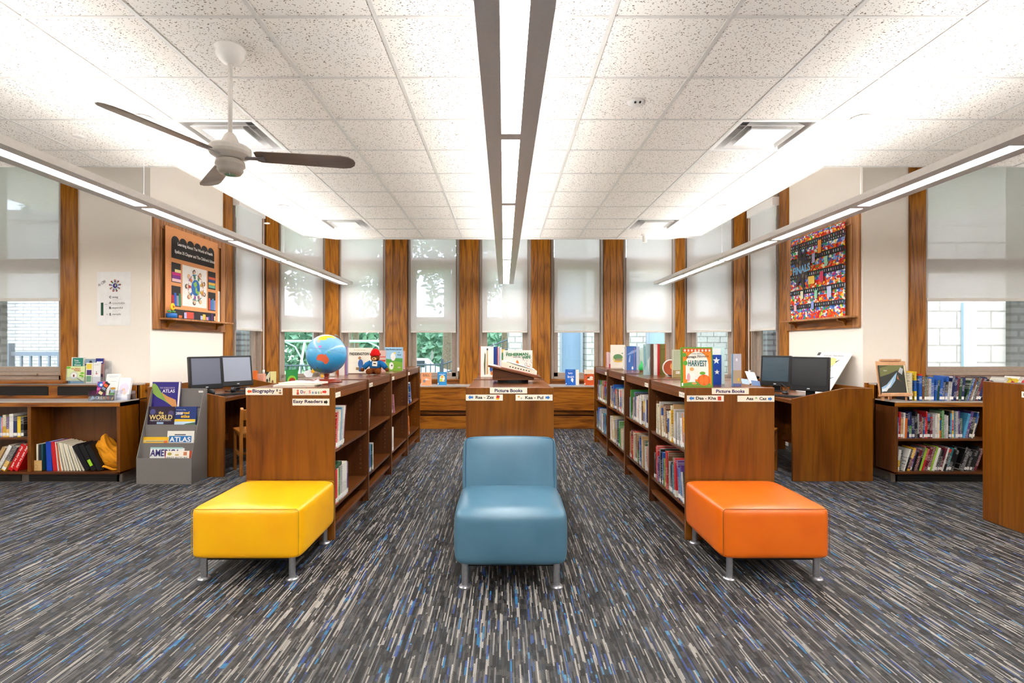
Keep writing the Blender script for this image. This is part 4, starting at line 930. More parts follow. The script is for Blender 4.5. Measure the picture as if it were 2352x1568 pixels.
ob = MB(CN['dark green']).box(-0.1, -0.09, 0, 0.1, 0.09, 0.028).build('book', loc=(xl - 0.1, Y0 + 0.034 + 0.095, SH2 + 0.2615), bevel=0.004); tag(ob, 'dark green book lying flat on top of upright books, left island', 'book', 'books on the left island')
lrow(1, SH1, [(0.02, 0.02, 0.27, 'white', 9, 'white leaning book standing alone')], 'upper second bay, left island')
lrow(1, SH2, [(0.0, 0.05, 0.26, 'blue', 0, 'thick blue book'), (0.004, 0.045, 0.255, 'sky blue', 0, 'thick sky blue book'), (0.035, 0.02, 0.24, 'dark green', 0, 'dark green book'), (0, 0.03, 0.25, 'white', 0, 'white book with green marks')], 'lower second bay, left island')
lrow(2, SH1, [(0.0, 0.02, 0.28, 'cream', 0, 'cream thin upright book'), (0.0, 0.05, 0.22, 'black', -16, 'thick black tilted book'), (0.12, 0.012, 0.22, 'pink', -18, 'pale pink thin tilted book')], 'upper third bay, left island')
lrow(2, SH2, [(0.0, 0.03, 0.24, 'white', 0, 'white upright book'), (0, 0.09, 0.26, 'white', 0, 'boxed white set with coloured blocks')], 'lower third bay, left island')
lrow(3, SH1, [(0.0, 0.04, 0.24, 'red', 2, 'red upright book'), (0, 0.02, 0.26, 'tan', 2, 'tan upright book'), (0.0, 0.02, 0.2, 'lime green', 0, 'small lime green book'), (0.17, 0.045, 0.28, 'blue', -18, 'blue tilted book with red tail')], 'upper farthest bay, left island')
lrow(3, SH2, [(0.0, 0.02, 0.24, 'white', 0, 'white thin upright book'), (0, 0.018, 0.23, 'maroon', 5, 'maroon leaning book'), (0.08, 0.04, 0.25, 'orange', -12, 'orange tilted book')], 'lower farthest bay, left island')
t = None

# right wall unit: spines towards the room
R90 = PI / 2
def wrow(x0, x1, z, yf, groups, hr, tr, where, pick, ends=('the left', 'the right'), grp=None):
    # rotz=90deg: local +Y is world -X; run the cursor to the right (+X)
    row((x0, yf, z), -1, R90, x1 - x0, groups, hr, tr, 0.17, where, ends, grp or ('books on the ' + where), pick)
wrow(4.035, 4.88, 0.446, 5.262, [(6, 2), (10, 0), (10, 1), (5, 0), (5, 14)], (0.20, 0.285), (0.014, 0.030), 'middle shelf of the right wall unit', adult)
wrow(4.03, 4.84, 0.107, 5.262, [(2, 8), (21, 17), (8, 20)], (0.21, 0.27), (0.014, 0.030), 'bottom shelf of the right wall unit', darks)
wrow(4.30, 4.95, 0.831, 5.262, [(5, 1), (12, 5), (10, 18)], (0.19, 0.26), (0.014, 0.032), 'counter of the right wall unit', blues)
wrow(5.03, 5.85, 0.831, 5.262, [(6, 30), (6, 25)], (0.22, 0.29), (0.025, 0.04), 'counter behind the Non-Fic sign', pick_from([('blue', 2), ('dark green', 2), ('white', 4), ('pink', 2), ('maroon', 2), ('yellow', 1), ('navy', 1), ('red', 2)]), )
for lab, x_, h_, t_, c_ in (('tall cream book behind others, right end of the small easel', 4.17, 0.285, 0.03, 'cream'), ('tall yellow-cream hardback just right of the easel on the counter', 4.215, 0.30, 0.022, 'yellow'), ('tall dark blue binder-like book standing above the counter row', 4.272, 0.275, 0.03, 'blue')):
    book(lab, 0.18, h_, t_, CN[c_], (x_ + 0.03, 5.275, 0.8315), R90, 0.0, group='books on the counter of the right wall unit', sticker=LABELM)

# left wall unit
x_ = -5.20
for t_, h_, c_, lab in ((0.031, 0.205, 'sky blue', 'sky blue book at the picture edge'), (0.016, 0.20, 'pink', 'thin multicoloured pink book'), (0.034, 0.225, 'cream', 'cream upright book'), (0.030, 0.205, 'purple', 'dark purple book with pale top'), (0.040, 0.235, 'white', 'tall white book'), (0.038, 0.21, 'navy', 'navy book with white lettering'), (0.034, 0.21, 'yellow', 'yellow upright book'), (0.030, 0.205, 'black', 'black book with white panel')):
    book(lab + ', middle shelf of left wall unit', 0.17, h_, t_, CN[c_], (x_ + t_, 5.262, 0.4605), R90, 0, group='books on the middle shelf of the left wall unit', sticker=LABELM); x_ += t_ + 0.002
wx = -5.28
for i, (t_, h_, c_, lab) in enumerate(((0.035, 0.27, 'tan', 'tan leaning book left of the blue-and-white one, bottom of left unit'), (0.035, 0.29, 'white', 'white leaning book with blue and teal stripe, bottom of left unit'), (0.04, 0.28, 'dark grey', 'dark grey leaning book between white and red ones, bottom of left unit'))):
    a = A(28); x_ = wx + i * 0.055
    p = (x_ + t_, 5.262, 0.1075)
    o = book(lab, 0.17, h_, t_, CN[c_], p, R90, 0, group='leaning books at the bottom of the left wall unit', sticker=LABELM)
    o.rotation_euler = (a * 1.0, 0, R90)
for i, lab in enumerate(('bright red leaning book lettered play safe, left of its twin', 'bright red leaning book lettered play safe, nearer the divider')):
    a = A(28); rm_ = flat('D01418', 0.4); x_ = -5.10 + i * 0.052
    o = book(lab, 0.17, 0.30, 0.045, rm_, (x_ + 0.045, 5.262, 0.1075), R90, 0, group='red play safe books'); o.rotation_euler = (a, 0, R90)
    tt = text(o, 'play safe! be safe!', 0, 0, w=0.24, h=0.024, col='F4F0EA', y=0, bold=0.02)
    tt.rotation_euler = (PI / 2 * 0, PI / 2, -PI / 2); tt.rotation_euler = (Matrix.Rotation(-PI / 2, 3, 'Z') @ Matrix.Rotation(PI / 2, 3, 'Y')).to_euler(); tt.location = (-0.0015, 0.0225, 0.155)
# ================================================================ THINGS ON TOP OF THE CASES
def bookt(label, wd, h, t, hexc, loc, rotz=0.0, tilt=0.0, group=None, items=None, texts=(), sticker=False, arty=-0.0012, spine=None):
    o = book(label, wd, h, t, flat(hexc, 0.35), loc, rotz, tilt, group=group)
    if items: art(o, 'cover_print', [((k[0],) + tuple(k[1:])) for k in items], y=arty)
    for a in texts:
        s_, u, v, w_, h_, c_ = a[:6]; text(o, s_, u, v, w=w_, h=h_, col=c_, y=-0.0045, bold=a[6] if len(a) > 6 else 0.01, rot=a[7] if len(a) > 7 else 0)
    if sticker: MB(LABELM).box(-0.0005, -0.0010, 0.012, 0.018, -0.0003, 0.034).build('spine_label', o)
    return o
T0 = CH + 0.0008; CT = CH - 0.006 + 0.0008
def DTOP(py): return (H - CT) * F / (py - VY)
def WX(p0, p1, D): return (p1 - p0) * D / F
SG = 'display books on the left island'; SR = 'display books on the right island'
# papers
for i, (rz, dx, dy, w_, h_, c_, lab) in enumerate(((0.10, 0, 0, 0.30, 0.22, 'E4DED4', 'stack of thin picture books lying flat at the front of left island'), (-0.12, 0.03, 0.03, 0.30, 0.20, 'EFE9DF', 'pale thin book lying on top of the flat stack, left island'), )):
    t = thing('book', lab, 'book', (-1.58 + dx, 3.93 + dy, CT + i * 0.0135), rz, 'flat books on the left island')
    m_ = flat(c_, 0.4); MB(m_).box(-w_ / 2, -h_ / 2, 0, w_ / 2, h_ / 2, 0.002).box(-w_ / 2, -h_ / 2, 0.011, w_ / 2, h_ / 2, 0.013).box(-w_ / 2, h_ / 2 - 0.003, 0.002, w_ / 2, h_ / 2, 0.011).build('cover', t)
    MB(W['pages']).box(-w_ / 2 + 0.003, -h_ / 2 + 0.003, 0.002, w_ / 2 - 0.003, h_ / 2 - 0.003, 0.011).build('pages', t)
# globe
gx, gy = X(750, 4.33), 4.33
t = thing('globe', 'blue world globe on a reddish wooden stand, orange Australia facing front', 'globe', (gx, gy, CT)); GR_ = 0.165; gc = Vector((0, 0, 0.235))
red = wood('reddish_turned_wood', '8E3A26', '7A2C1C', '4A160C', 'X', 1, 0.25, 4, 0.4)
MB(red).lathe((0, 0, 0), [(0.128, 0), (0.130, 0.008), (0.118, 0.018), (0.098, 0.024), (0.09, 0.03), (0.03, 0.034), (0.017, 0.04), (0.017, 0.055), (0.024, 0.062), (0.014, 0.068)], 36).build('stand', t, smooth=False, bevel=0.002)
gm = G('globe_ocean'); tc = gm.a('TexCoord'); s_ = gm.a('SeparateXYZ', {0: tc.outputs['Object']})
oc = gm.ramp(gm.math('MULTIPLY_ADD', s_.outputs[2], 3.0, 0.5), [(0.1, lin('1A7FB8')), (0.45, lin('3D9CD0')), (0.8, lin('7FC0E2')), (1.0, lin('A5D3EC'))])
nn = gm.a('TexNoise', {'Vector': tc.outputs['Object'], 'Scale': 70.0, 'Detail': 3.0}); oc = gm.mix(gm.math('MULTIPLY', gm.math('GREATER_THAN', nn.outputs[0], 0.68), 0.5), oc, lin('1F4F78'))
gmat = gm.out(gm.bsdf(oc, 0.22, 0, 0.5, coat=0.3))
gb = MB(gmat).ball((0, 0, 0), GR_, 48, 28).build('globe_ball', t, smooth=True, loc=gc)
def patch(pts, col, lift=1.006):
    """land outline given on the half facing the room (-1..1), projected on the ball"""
    bm = bmesh.new(); vs = [bm.verts.new((a, 0, b)) for a, b in pts]; f = bm.faces.new(vs)
    bmesh.ops.triangulate(bm, faces=[f]); bmesh.ops.subdivide_edges(bm, edges=bm.edges[:], cuts=3, use_grid_fill=True)
    view = Vector((gx, gy, 0)).normalized(); ri = Vector((view.y, -view.x, 0))
    for v in bm.verts:
        a, b = v.co.x, v.co.z; r2 = min(0.995, a * a + b * b); c = math.sqrt(1 - r2)
        v.co = (ri * a + Vector((0, 0, b)) - view * c) * (GR_ * lift)
    me = bpy.data.meshes.new('land_map'); bm.to_mesh(me); bm.free(); me.materials.append(flat(col, 0.4)); o = bpy.data.objects.new('land_map', me); C.objects.link(o); o.parent = gb
def gp(l): return [((px_ - 1100) / 247.0, (382 - py_) / 247.0) for px_, py_ in l]
patch(gp([(985, 420), (1000, 390), (1030, 378), (1060, 375), (1070, 395), (1085, 372), (1100, 395), (1125, 430), (1128, 460), (1105, 495), (1080, 500), (1060, 470), (1025, 455), (990, 452)]), 'D9613A')
patch(gp([(1000, 200), (1020, 165), (1080, 152), (1150, 150), (1185, 158), (1160, 175), (1110, 178), (1090, 205), (1040, 205)]), 'F2CE2E')
patch(gp([(985, 205), (1005, 200), (1030, 210), (1015, 240), (995, 232)]), 'F0B0A0')
patch(gp([(1000, 280), (1020, 275), (1045, 270), (1040, 295), (1015, 300)]), 'D87AC0')
patch(gp([(1110, 340), (1130, 345), (1150, 368), (1128, 362)]), '3C9A58')
patch(gp([(965, 265), (978, 280), (990, 320), (978, 300)]), 'D07ABC')
patch(gp([(940, 570), (980, 556), (1030, 562), (1050, 585), (1030, 605), (990, 600), (955, 590)]), '3A8A70')
patch(gp([(1150, 160), (1200, 170), (1210, 185), (1165, 178)]), 'F4D85A')
patch(gp([(985, 540), (1000, 538), (1004, 548), (990, 550)]), '1A3040'); patch(gp([(1092, 580), (1108, 580), (1110, 592), (1094, 592)]), '1A3040')
eq = []
for k in range(25):
    a = -0.97 + k * 1.94 / 24; eq.append((a, 0.40 - 0.30 * (a + 1) / 2 - 0.13 * (1 - a * a) * -1 - 0.12))
vw = Vector((gx, gy, 0)).normalized(); ri = Vector((vw.y, -vw.x, 0))
MB(flat('2A5F8A', 0.4)).tube([(ri * a + Vector((0, 0, b)) - vw * math.sqrt(max(0.02, 1 - a * a - b * b))) * GR_ * 1.002 for a, b in eq], 0.0009, 5).build('equator_line', gb)
ax = Vector((0.38, 0, 0.925)); arc = []
for k in range(21):
    a = PI * k / 20; n_ = Vector((0, 1, 0)).cross(ax).normalized()
    arc.append(gc + (ax * math.cos(a) + (Vector((0.25, 0.95, 0)).normalized()) * math.sin(a)) * (GR_ + 0.012))
MB(W['chrome']).tube(arc + [Vector((0, 0, 0.06))], 0.004, 8).build('meridian_arm', t, smooth=True)
# books behind the globe
D = DTOP(862)
bookt('grey-white book standing behind the globe, left island', 0.05, 0.24, 0.03, 'D8D2CC', (X(757, 5.2), 5.2, CT), group=SG)
bookt('red-spined book standing behind the right edge of the globe', 0.075, 0.25, 0.03, 'B04A38', (X(774, 5.25), 5.25, CT), group=SG, items=[('r', 0.02, 0.0, 0.075, 0.25, 'E6E0DA')])
bookt('lilac book standing between globe and cream bear-title book', 0.05, 0.30, 0.03, '8A78A8', (X(787, 5.45), 5.45, CT), group=SG)
t = thing('paper_cutout', 'white and yellow paper cut-out foot poking out left of the globe', 'cutout', (X(730, 5.0), 5.0, CT), 0.1)
MB(flat('F2B61C', 0.6)).extr([(-0.07, 0, 0.05), (-0.045, 0, 0.035), (0.02, 0, 0.12), (0.03, 0, 0), (0.055, 0, 0.0), (0.055, 0, 0.16), (0.02, 0, 0.17)], (0, 0.004, 0)).build('leg', t)
MB(flat('EDEFF0', 0.6)).extr([(-0.135, 0.0, 0.03), (-0.12, 0.0, 0.06), (-0.07, 0, 0.075), (-0.045, 0, 0.035), (-0.06, 0, 0.0), (-0.11, 0, 0.0)], (0, 0.006, 0)).build('foot', t)
# cream picture book
D = 5.72
bookt('cream picture book titled PADDINGTON standing behind the teddy bear', X(855, D) - X(797, D), 0.283, 0.012, 'EFE8D6', (X(797, D), D, CT), 0.0, A(-3), SG,
      items=[('c', 0.15, 0.045, 0.025, 0.028, '2E5FA0'), ('c', 0.15, 0.105, 0.028, 0.05, '3A6EB0'), ('p', [(0.10, 0.035), (0.135, 0.035), (0.135, 0.065), (0.10, 0.065)], '9A7A40'), ('c', 0.14, 0.168, 0.016, 0.018, 'B08050')],
      texts=(('PADDINGTON', 0.135, 0.215, 0.215, 0.032, '2A2622', 0.02, 0.0), ('MICHAEL BOND', 0.14, 0.258, 0.13, 0.009, 'C8A878')))
bookt('white and red book peeking out behind the teddy bear', 0.09, 0.25, 0.02, 'D8B0A8', (X(868, 6.0), 6.0, CT), 0, 0, SG, items=[('r', 0, 0.12, 0.09, 0.14, 'D04030'), ('r', 0, 0.17, 0.09, 0.18, 'D04030')])
D = 6.25
bookt('blue and green picture book, How Rocket Learned to Read, right of bear', X(925, D) - X(883, D), 0.288, 0.014, '9CC8E2', (X(883, D), D, CT), 0.0, A(-2), SG,
      items=[('p', [(0, 0), (0.22, 0), (0.22, 0.13), (0.14, 0.14), (0.08, 0.11), (0, 0.14)], '7FB23A'), ('p', [(0, 0.10), (0.08, 0.10), (0.13, 0.12), (0.22, 0.10), (0.22, 0.15), (0.15, 0.155), (0.07, 0.14), (0, 0.15)], '4F9A3E'),
             ('c', 0.105, 0.17, 0.03, 0.05, 'F0F0EC'), ('c', 0.085, 0.06, 0.028, 0.045, 'EEEDE8'), ('c', 0.09, 0.065, 0.008, 0.010, '222222'), ('c', 0.125, 0.215, 0.013, 0.012, 'F0D070'), ('c', 0.18, 0.04, 0.02, 0.008, 'C8B8A8')],
      texts=(('How Rocket Learned', 0.11, 0.262, 0.19, 0.020, '1F3A6A', 0.02), ('to', 0.175, 0.225, 0.018, 0.012, '1F3A6A', 0.02), ('Read', 0.18, 0.195, 0.045, 0.018, '1F3A6A', 0.02)))
bookt('pale red book seen edge-on behind the blue and green picture book', 0.08, 0.24, 0.03, 'D8A098', (X(915, 6.5), 6.5, CT), 0, 0, SG)
# plain brown teddy bear in a blue jumper and red cap
t = thing('teddy_bear', 'brown teddy bear sitting in blue jumper and red cap, left bookcase', 'teddy bear', (X(862, 5.45), 5.45, CT), 0.0)
def furm(name, a, b):
    g = G(name); tc = g.a('TexCoord'); n = g.a('TexNoise', {'Vector': tc.outputs['Object'], 'Scale': 220.0, 'Detail': 3.0}); return g.out(g.bsdf(g.ramp(n.outputs[0], [(0.3, lin(a)), (0.7, lin(b))]), 0.95, 0, 0.1, bump=n.outputs[0], bstr=0.5, bdist=0.003))
fur, tanf, jump, capm = furm('brown_plush', '5E2E12', '8A4A20'), furm('tan_plush', 'C08A58', 'D8A878'), furm('blue_knit', '1C5F9A', '2A76B4'), furm('red_felt', 'C01418', 'D8201E')
MB(fur).ball((0, 0.01, 0.075), (0.06, 0.05, 0.075), 22, 14).ball((0, -0.005, 0.178), (0.047, 0.043, 0.045), 22, 14).ball((-0.043, 0.0, 0.215), (0.016, 0.009, 0.016), 12, 8).ball((0.043, 0.0, 0.215), (0.016, 0.009, 0.016), 12, 8).build('body', t, smooth=True)
MB(jump).ball((0, 0.008, 0.10), (0.066, 0.056, 0.058), 22, 14).build('jumper', t, smooth=True)
for s_ in (-1, 1):
    o = MB(jump).tube([(s_ * 0.045, 0.0, 0.13), (s_ * 0.085, -0.012, 0.105), (s_ * 0.118, -0.02, 0.068)], [0.026, 0.028, 0.026], 14).build('sleeve', t, smooth=True)
    MB(fur).ball((s_ * 0.13, -0.024, 0.052), (0.022, 0.02, 0.02), 14, 9).build('paw', o, smooth=True)
    MB(fur).tube([(s_ * 0.035, -0.01, 0.04), (s_ * 0.045, -0.055, 0.035), (s_ * 0.048, -0.085, 0.034)], [0.03, 0.03, 0.032], 14).build('leg', t, smooth=True)
    MB(W['black']).ball((s_ * 0.018, -0.045, 0.188), 0.0045, 10, 7).build('eye', t, smooth=True)
o = MB(tanf).ball((0, -0.048, 0.165), (0.025, 0.018, 0.019), 16, 10).build('muzzle', t, smooth=True); MB(W['black']).ball((0, -0.066, 0.172), (0.008, 0.005, 0.006), 10, 7).build('nose', o, smooth=True)
MB(capm).lathe((0, 0.0, 0.198), [(0.05, 0), (0.053, 0.008), (0.052, 0.018), (0.047, 0.03), (0.042, 0.05), (0.03, 0.068), (0.012, 0.076)], 24).build('cap', t, smooth=True)
o = MB(W['card']).box(-0.024, -0.0615, 0.092, 0.028, -0.060, 0.142).build('tag', t); o.rotation_euler = (0, 0.06, 0); MB(W['blackmatte']).box(-0.012, -0.0622, 0.113, 0.016, -0.0616, 0.124).build('tag_print', o)
# ---- middle island
D = 5.05; SM = 'display books on the middle island'
bookt('white book with tall dark and yellow figures, left end of middle island', 0.135, 0.30, 0.02, 'EDE9E0', (X(1102, D), D, CT), 0, 0, SM, items=[('r', 0, 0, 0.010, 0.30, 'C86A48'), ('p', [(0.045, 0.02), (0.055, 0.02), (0.058, 0.22), (0.048, 0.24), (0.04, 0.12)], '5A5A30'), ('p', [(0.068, 0.02), (0.08, 0.03), (0.078, 0.27), (0.07, 0.28)], 'C8901E'), ('c', 0.075, 0.27, 0.008, 0.012, '2A2A3A'), ('c', 0.112, 0.08, 0.014, 0.035, '2E5A9A'), ('c', 0.116, 0.035, 0.01, 0.02, 'C87030')])
bookt('dark blue book standing open beside the white one, middle island', 0.085, 0.295, 0.02, '1E3E86', (X(1125, D + 0.04), D + 0.04, CT), 0, 0, SM, items=[('r', 0.075, 0, 0.085, 0.295, 'B85038')])
bookt('silver-white book edge between blue and yellow books, middle island', 0.035, 0.29, 0.03, 'D8D8DE', (X(1144, D + 0.05), D + 0.05, CT), 0, 0, SM, items=[('p', [(0.008, 0), (0.014, 0), (0.02, 0.29), (0.012, 0.29)], '8A8A98')])
bookt('yellow and green book edge left of the fisherman book', 0.045, 0.27, 0.02, 'D8B860', (X(1149.5, D + 0.12), D + 0.12, CT), 0, 0, SM, items=[('c', 0.02, 0.2, 0.012, 0.04, '4A8A50'), ('c', 0.02, 0.08, 0.012, 0.05, '7A5A30')])
D = 5.0
bookt('white picture book, The Fisherman and His Wife, behind the book stand', X(1222, D) - X(1155, D), 0.262, 0.014, 'E4DFD6', (X(1156, D), D, CT), 0, A(-2), SM,
      items=[('c', 0.23, 0.09, 0.035, 0.02, 'C8602A'), ('p', [(0.13, 0.09), (0.16, 0.09), (0.15, 0.15), (0.135, 0.17), (0.125, 0.15)], 'D07A30'), ('p', [(0.05, 0.12), (0.13, 0.125), (0.13, 0.132), (0.05, 0.13)], '5A5048'), ('c', 0.06, 0.14, 0.012, 0.014, '7A6A58')] + [('c', 0.19 + 0.09 * R.random(), 0.10 + 0.12 * R.random(), 0.003, 0.003, '303438') for _ in range(26)],
      texts=(('THE', 0.035, 0.242, 0.026, 0.012, '2E6A48', 0.02), ('FISHERMAN', 0.135, 0.222, 0.215, 0.030, '2E7A4E', 0.04, 0.03), ('AND HIS', 0.13, 0.195, 0.07, 0.011, '303030', 0.02), ('WIFE', 0.225, 0.192, 0.085, 0.028, '2E7A4E', 0.04, 0.06)))
t = thing('book_stand', 'tilted dark wooden revolving book stand on the middle bookcase', 'book stand', (X(1178, 4.30), 4.30, CT), 0)
MB(W['case_x']).extr([(-0.168, -0.13, 0.026), (0.172, -0.13, 0.026), (0.172, -0.13, 0.045), (-0.168, -0.13, 0.125)], (0, 0.28, 0)).build('wedge_base', t, bevel=0.003)
MB(W['blackmatte']).cyl((0, 0, 0), (0, 0, 0.026), 0.13, n=28).build('turntable', t)
MB(W['case_x']).extr([(-0.205, -0.17, 0.137), (0.225, -0.17, 0.037), (0.229, -0.17, 0.053), (-0.201, -0.17, 0.153)], (0, 0.35, 0)).build('sloped_top', t, bevel=0.003)
t2 = thing('book', 'thick cream-paged book lying open on the tilted stand', 'book', (X(1178, 4.30), 4.30, CT), 0)
sl = lambda x: 0.153 - (x + 0.201) * 0.1 / 0.43
MB(flat('9A2E24', 0.4)).extr([(-0.10, -0.12, sl(-0.10) + 0.001), (0.20, -0.12, sl(0.20) + 0.001), (0.20, -0.12, sl(0.20) + 0.005), (-0.10, -0.12, sl(-0.10) + 0.005)], (0, 0.25, 0)).build('cover', t2)
pm = [(-0.095, 0.0055), (-0.092, 0.045), (-0.06, 0.056), (0.0, 0.050), (0.08, 0.044), (0.175, 0.042), (0.195, 0.038), (0.192, 0.0055)]
MB(W['pages']).extr([(x, -0.115, sl(x) + z) for x, z in pm], (0, 0.24, 0)).build('pages', t2)
MB(W['paper']).extr([(x, -0.112, sl(x) + z) for x, z in ((-0.09, 0.052), (-0.05, 0.064), (0.03, 0.058), (0.18, 0.046), (0.18, 0.043), (0.03, 0.053), (-0.05, 0.058), (-0.09, 0.047))], (0, 0.235, 0)).build('open_leaf', t2)
MB(W['blackmatte']).add([], []); ix = MB(W['blackmatte'])
for k in range(8): ix.box(-0.03 + k * 0.022, -0.1158, sl(-0.03 + k * 0.022) + 0.018, -0.018 + k * 0.022, -0.1152, sl(-0.03 + k * 0.022) + 0.026)
ix.build('thumb_index', t2)
# ---- right island
D = 3.76
bookt('green-bordered picture book, Strega Nona\'s Harvest, at front of right island', 0.232, 0.296, 0.020, '5E9A2E', (X(1566, D), D, CT), A(2), A(-2), SR,
      items=[('r', 0.010, 0.010, 0.222, 0.286, 'F08A1E'), ('r', 0.010, 0.262, 0.222, 0.286, 'E2501E'), ('c', 0.115, 0.17, 0.085, 0.095, 'F4EFE2'), ('r', 0.030, 0.06, 0.20, 0.17, 'F4EFE2'), ('p', [(0.01, 0.012), (0.22, 0.012), (0.21, 0.032), (0.1, 0.045), (0.01, 0.03)], '5FA044'),
             ('c', 0.165, 0.055, 0.048, 0.040, 'E8641C'), ('c', 0.148, 0.055, 0.016, 0.037, 'F07A2A'), ('c', 0.182, 0.055, 0.016, 0.037, 'F07A2A'), ('c', 0.155, 0.105, 0.022, 0.012, '6FA838'), ('c', 0.028, 0.18, 0.016, 0.018, '5FA83A'), ('c', 0.022, 0.24, 0.014, 0.016, '5FA83A'),
             ('p', [(0.04, 0.04), (0.10, 0.04), (0.095, 0.105), (0.055, 0.105)], 'F6F2EA'), ('c', 0.05, 0.075, 0.012, 0.03, 'E8A8B0'), ('c', 0.075, 0.135, 0.016, 0.014, 'E8B070'), ('c', 0.092, 0.03, 0.02, 0.008, 'D89A50')] + [('c', 0.025 + k * 0.026, 0.272, 0.008, 0.009, 'F6D8C0') for k in range(8)],
      texts=(('Tomie dePaola', 0.116, 0.250, 0.11, 0.012, '4A4A48', 0.0), ('Strega Nona\'s', 0.118, 0.226, 0.165, 0.024, '2A2A28', 0.01, 0.04), ('HARVEST', 0.118, 0.178, 0.140, 0.044, '1E6A70', 0.02, -0.03)), sticker=True)
D = 4.02
bookt('royal blue book with white stars, half hidden behind the harvest book', 0.20, 0.235, 0.02, '1746A8', (X(1657, D) - 0.20, D, CT), 0, 0, SR, items=[('p', [(0.16 + 0.03 * (1 if k % 2 == 0 else 0.42) * math.sin(k * PI / 5), 0.19 + 0.03 * (1 if k % 2 == 0 else 0.42) * math.cos(k * PI / 5)) for k in range(10)], 'F0F2F4'), ('p', [(0.165 + 0.022 * (1 if k % 2 == 0 else 0.42) * math.sin(k * PI / 5), 0.10 + 0.022 * (1 if k % 2 == 0 else 0.42) * math.cos(k * PI / 5)) for k in range(10)], 'F0F2F4')])
D = 4.10
bookt('tall pale aqua book behind the starry blue one', 0.22, 0.298, 0.02, 'BFDCDC', (X(1664, D) - 0.22, D, CT), 0, 0, SR, items=[('r', 0.0, 0.06, 0.19, 0.285, 'E8EAEA'), ('p', [(0.15, 0.2), (0.165, 0.235), (0.18, 0.225), (0.175, 0.20)], '5A6A78')])
D = 3.90
bookt('narrow upright book with pale sky and wheat picture, right front of right island', X(1702, D) - X(1681, D), 0.245, 0.012, 'B8B4C0', (X(1681, D), D, CT), A(-4), 0, SR, items=[('r', 0, 0, 0.07, 0.02, '5A6AA0'), ('r', 0, 0.02, 0.07, 0.12, 'B09A80'), ('c', 0.05, 0.05, 0.008, 0.012, 'E0C030'), ('r', -0.0, 0, 0.008, 0.245, '4A90B8'), ('c', 0.035, 0.20, 0.006, 0.012, 'E8E8F0')])
D = 5.30
for px_, w_, h_, c_, lab in ((1496, 0.022, 0.325, '5A3A28', 'dark brown book edge'), (1501, 0.022, 0.325, 'E8E4E0', 'white book edge'), (1506, 0.018, 0.32, 'EAE0D8', 'cream book edge'), (1510, 0.026, 0.325, 'C02028', 'red book edge')):
    bookt(lab + ' in the fanned group on the right island', w_, h_, 0.16, c_, (X(px_, D), D, CT), 0, 0, SR)
bookt('olive green book closing the fanned group on the right island', 0.062, 0.325, 0.16, '6A6428', (X(1515.5, D), D, CT), 0, 0, SR, items=[('r', 0.055, 0, 0.062, 0.325, 'D8602A')], texts=(('ALLUE', 0.03, 0.27, 0.04, 0.012, '3A3A18'),))
bookt('icy blue-green book at the left of the fanned group, right island', 0.078, 0.32, 0.02, 'A8C8CC', (X(1478, 5.35), 5.35, CT), A(-8), 0, SR, items=[('p', [(0.01, 0.05), (0.03, 0.12), (0.02, 0.3), (0.0, 0.3)], '7FA8B0'), ('p', [(0.05, 0.02), (0.07, 0.2), (0.04, 0.15)], 'DCE8EA')])
D = 4.95
bookt('pale birch-forest book left of the harvest book', 0.085, 0.268, 0.02, 'C8CDB0', (X(1545, D), D, CT), 0, 0, SR, items=[('r', 0.012 + k * 0.013, 0.05, 0.016 + k * 0.013, 0.26, '8A927A') for k in range(5)] + [('r', 0, 0, 0.085, 0.07, 'A08A58'), ('r', 0.03, 0.035, 0.07, 0.06, 'E8E4DA')], texts=(('m   a', 0.05, 0.048, 0.03, 0.012, '404040'),))
t = thing('cutout_card', 'round red-brown card edged white beside the birch-forest book', 'card', (X(1541, 5.15), 5.15, CT)); MB(flat('ECE8E4', 0.5)).cyl((0, 0, 0.085), (0, 0.006, 0.085), 0.085, n=26).box(-0.03, 0, 0, 0.03, 0.006, 0.04).build('card_back', t); art(t, 'card_print', [('c', 0, 0.085, 0.075, 0.075, 'A84A28'), ('c', 0.01, 0.1, 0.02, 0.03, 'D89050')])
D = 7.02
bookt('cream picture book with small green landscape, back of right island', X(1437, D) - X(1403, D), 0.318, 0.014, 'EBE3D4', (X(1403, D), D, CT), A(4), A(-2), SR, items=[('c', 0.105, 0.13, 0.075, 0.05, 'C8C878'), ('c', 0.10, 0.15, 0.065, 0.04, '5F8A5A'), ('c', 0.11, 0.11, 0.05, 0.02, '9A8A70'), ('p', [(0.14, 0.2), (0.19, 0.215), (0.2, 0.2), (0.17, 0.19)], '2F8A50'), ('c', 0.10, 0.09, 0.06, 0.012, 'D8B04A'), ('r', 0.165, 0.02, 0.185, 0.027, '505050')])
bookt('white book with red spine at the far end of right island', 0.045, 0.215, 0.02, 'E8D8D4', (X(1392.5, 7.25), 7.25, CT), 0, 0, SR, items=[('r', 0, 0, 0.007, 0.215, 'C85040')])
bookt('pale pink book beside the red-spined one, far end of right island', 0.05, 0.21, 0.02, 'E8B8C0', (X(1398.5, 7.15), 7.15, CT), 0, 0, SR, items=[('r', 0.0, 0.0, 0.05, 0.05, 'D05A60'), ('r', 0.008, 0.055, 0.05, 0.21, 'F0D8DC')])
D = 6.40
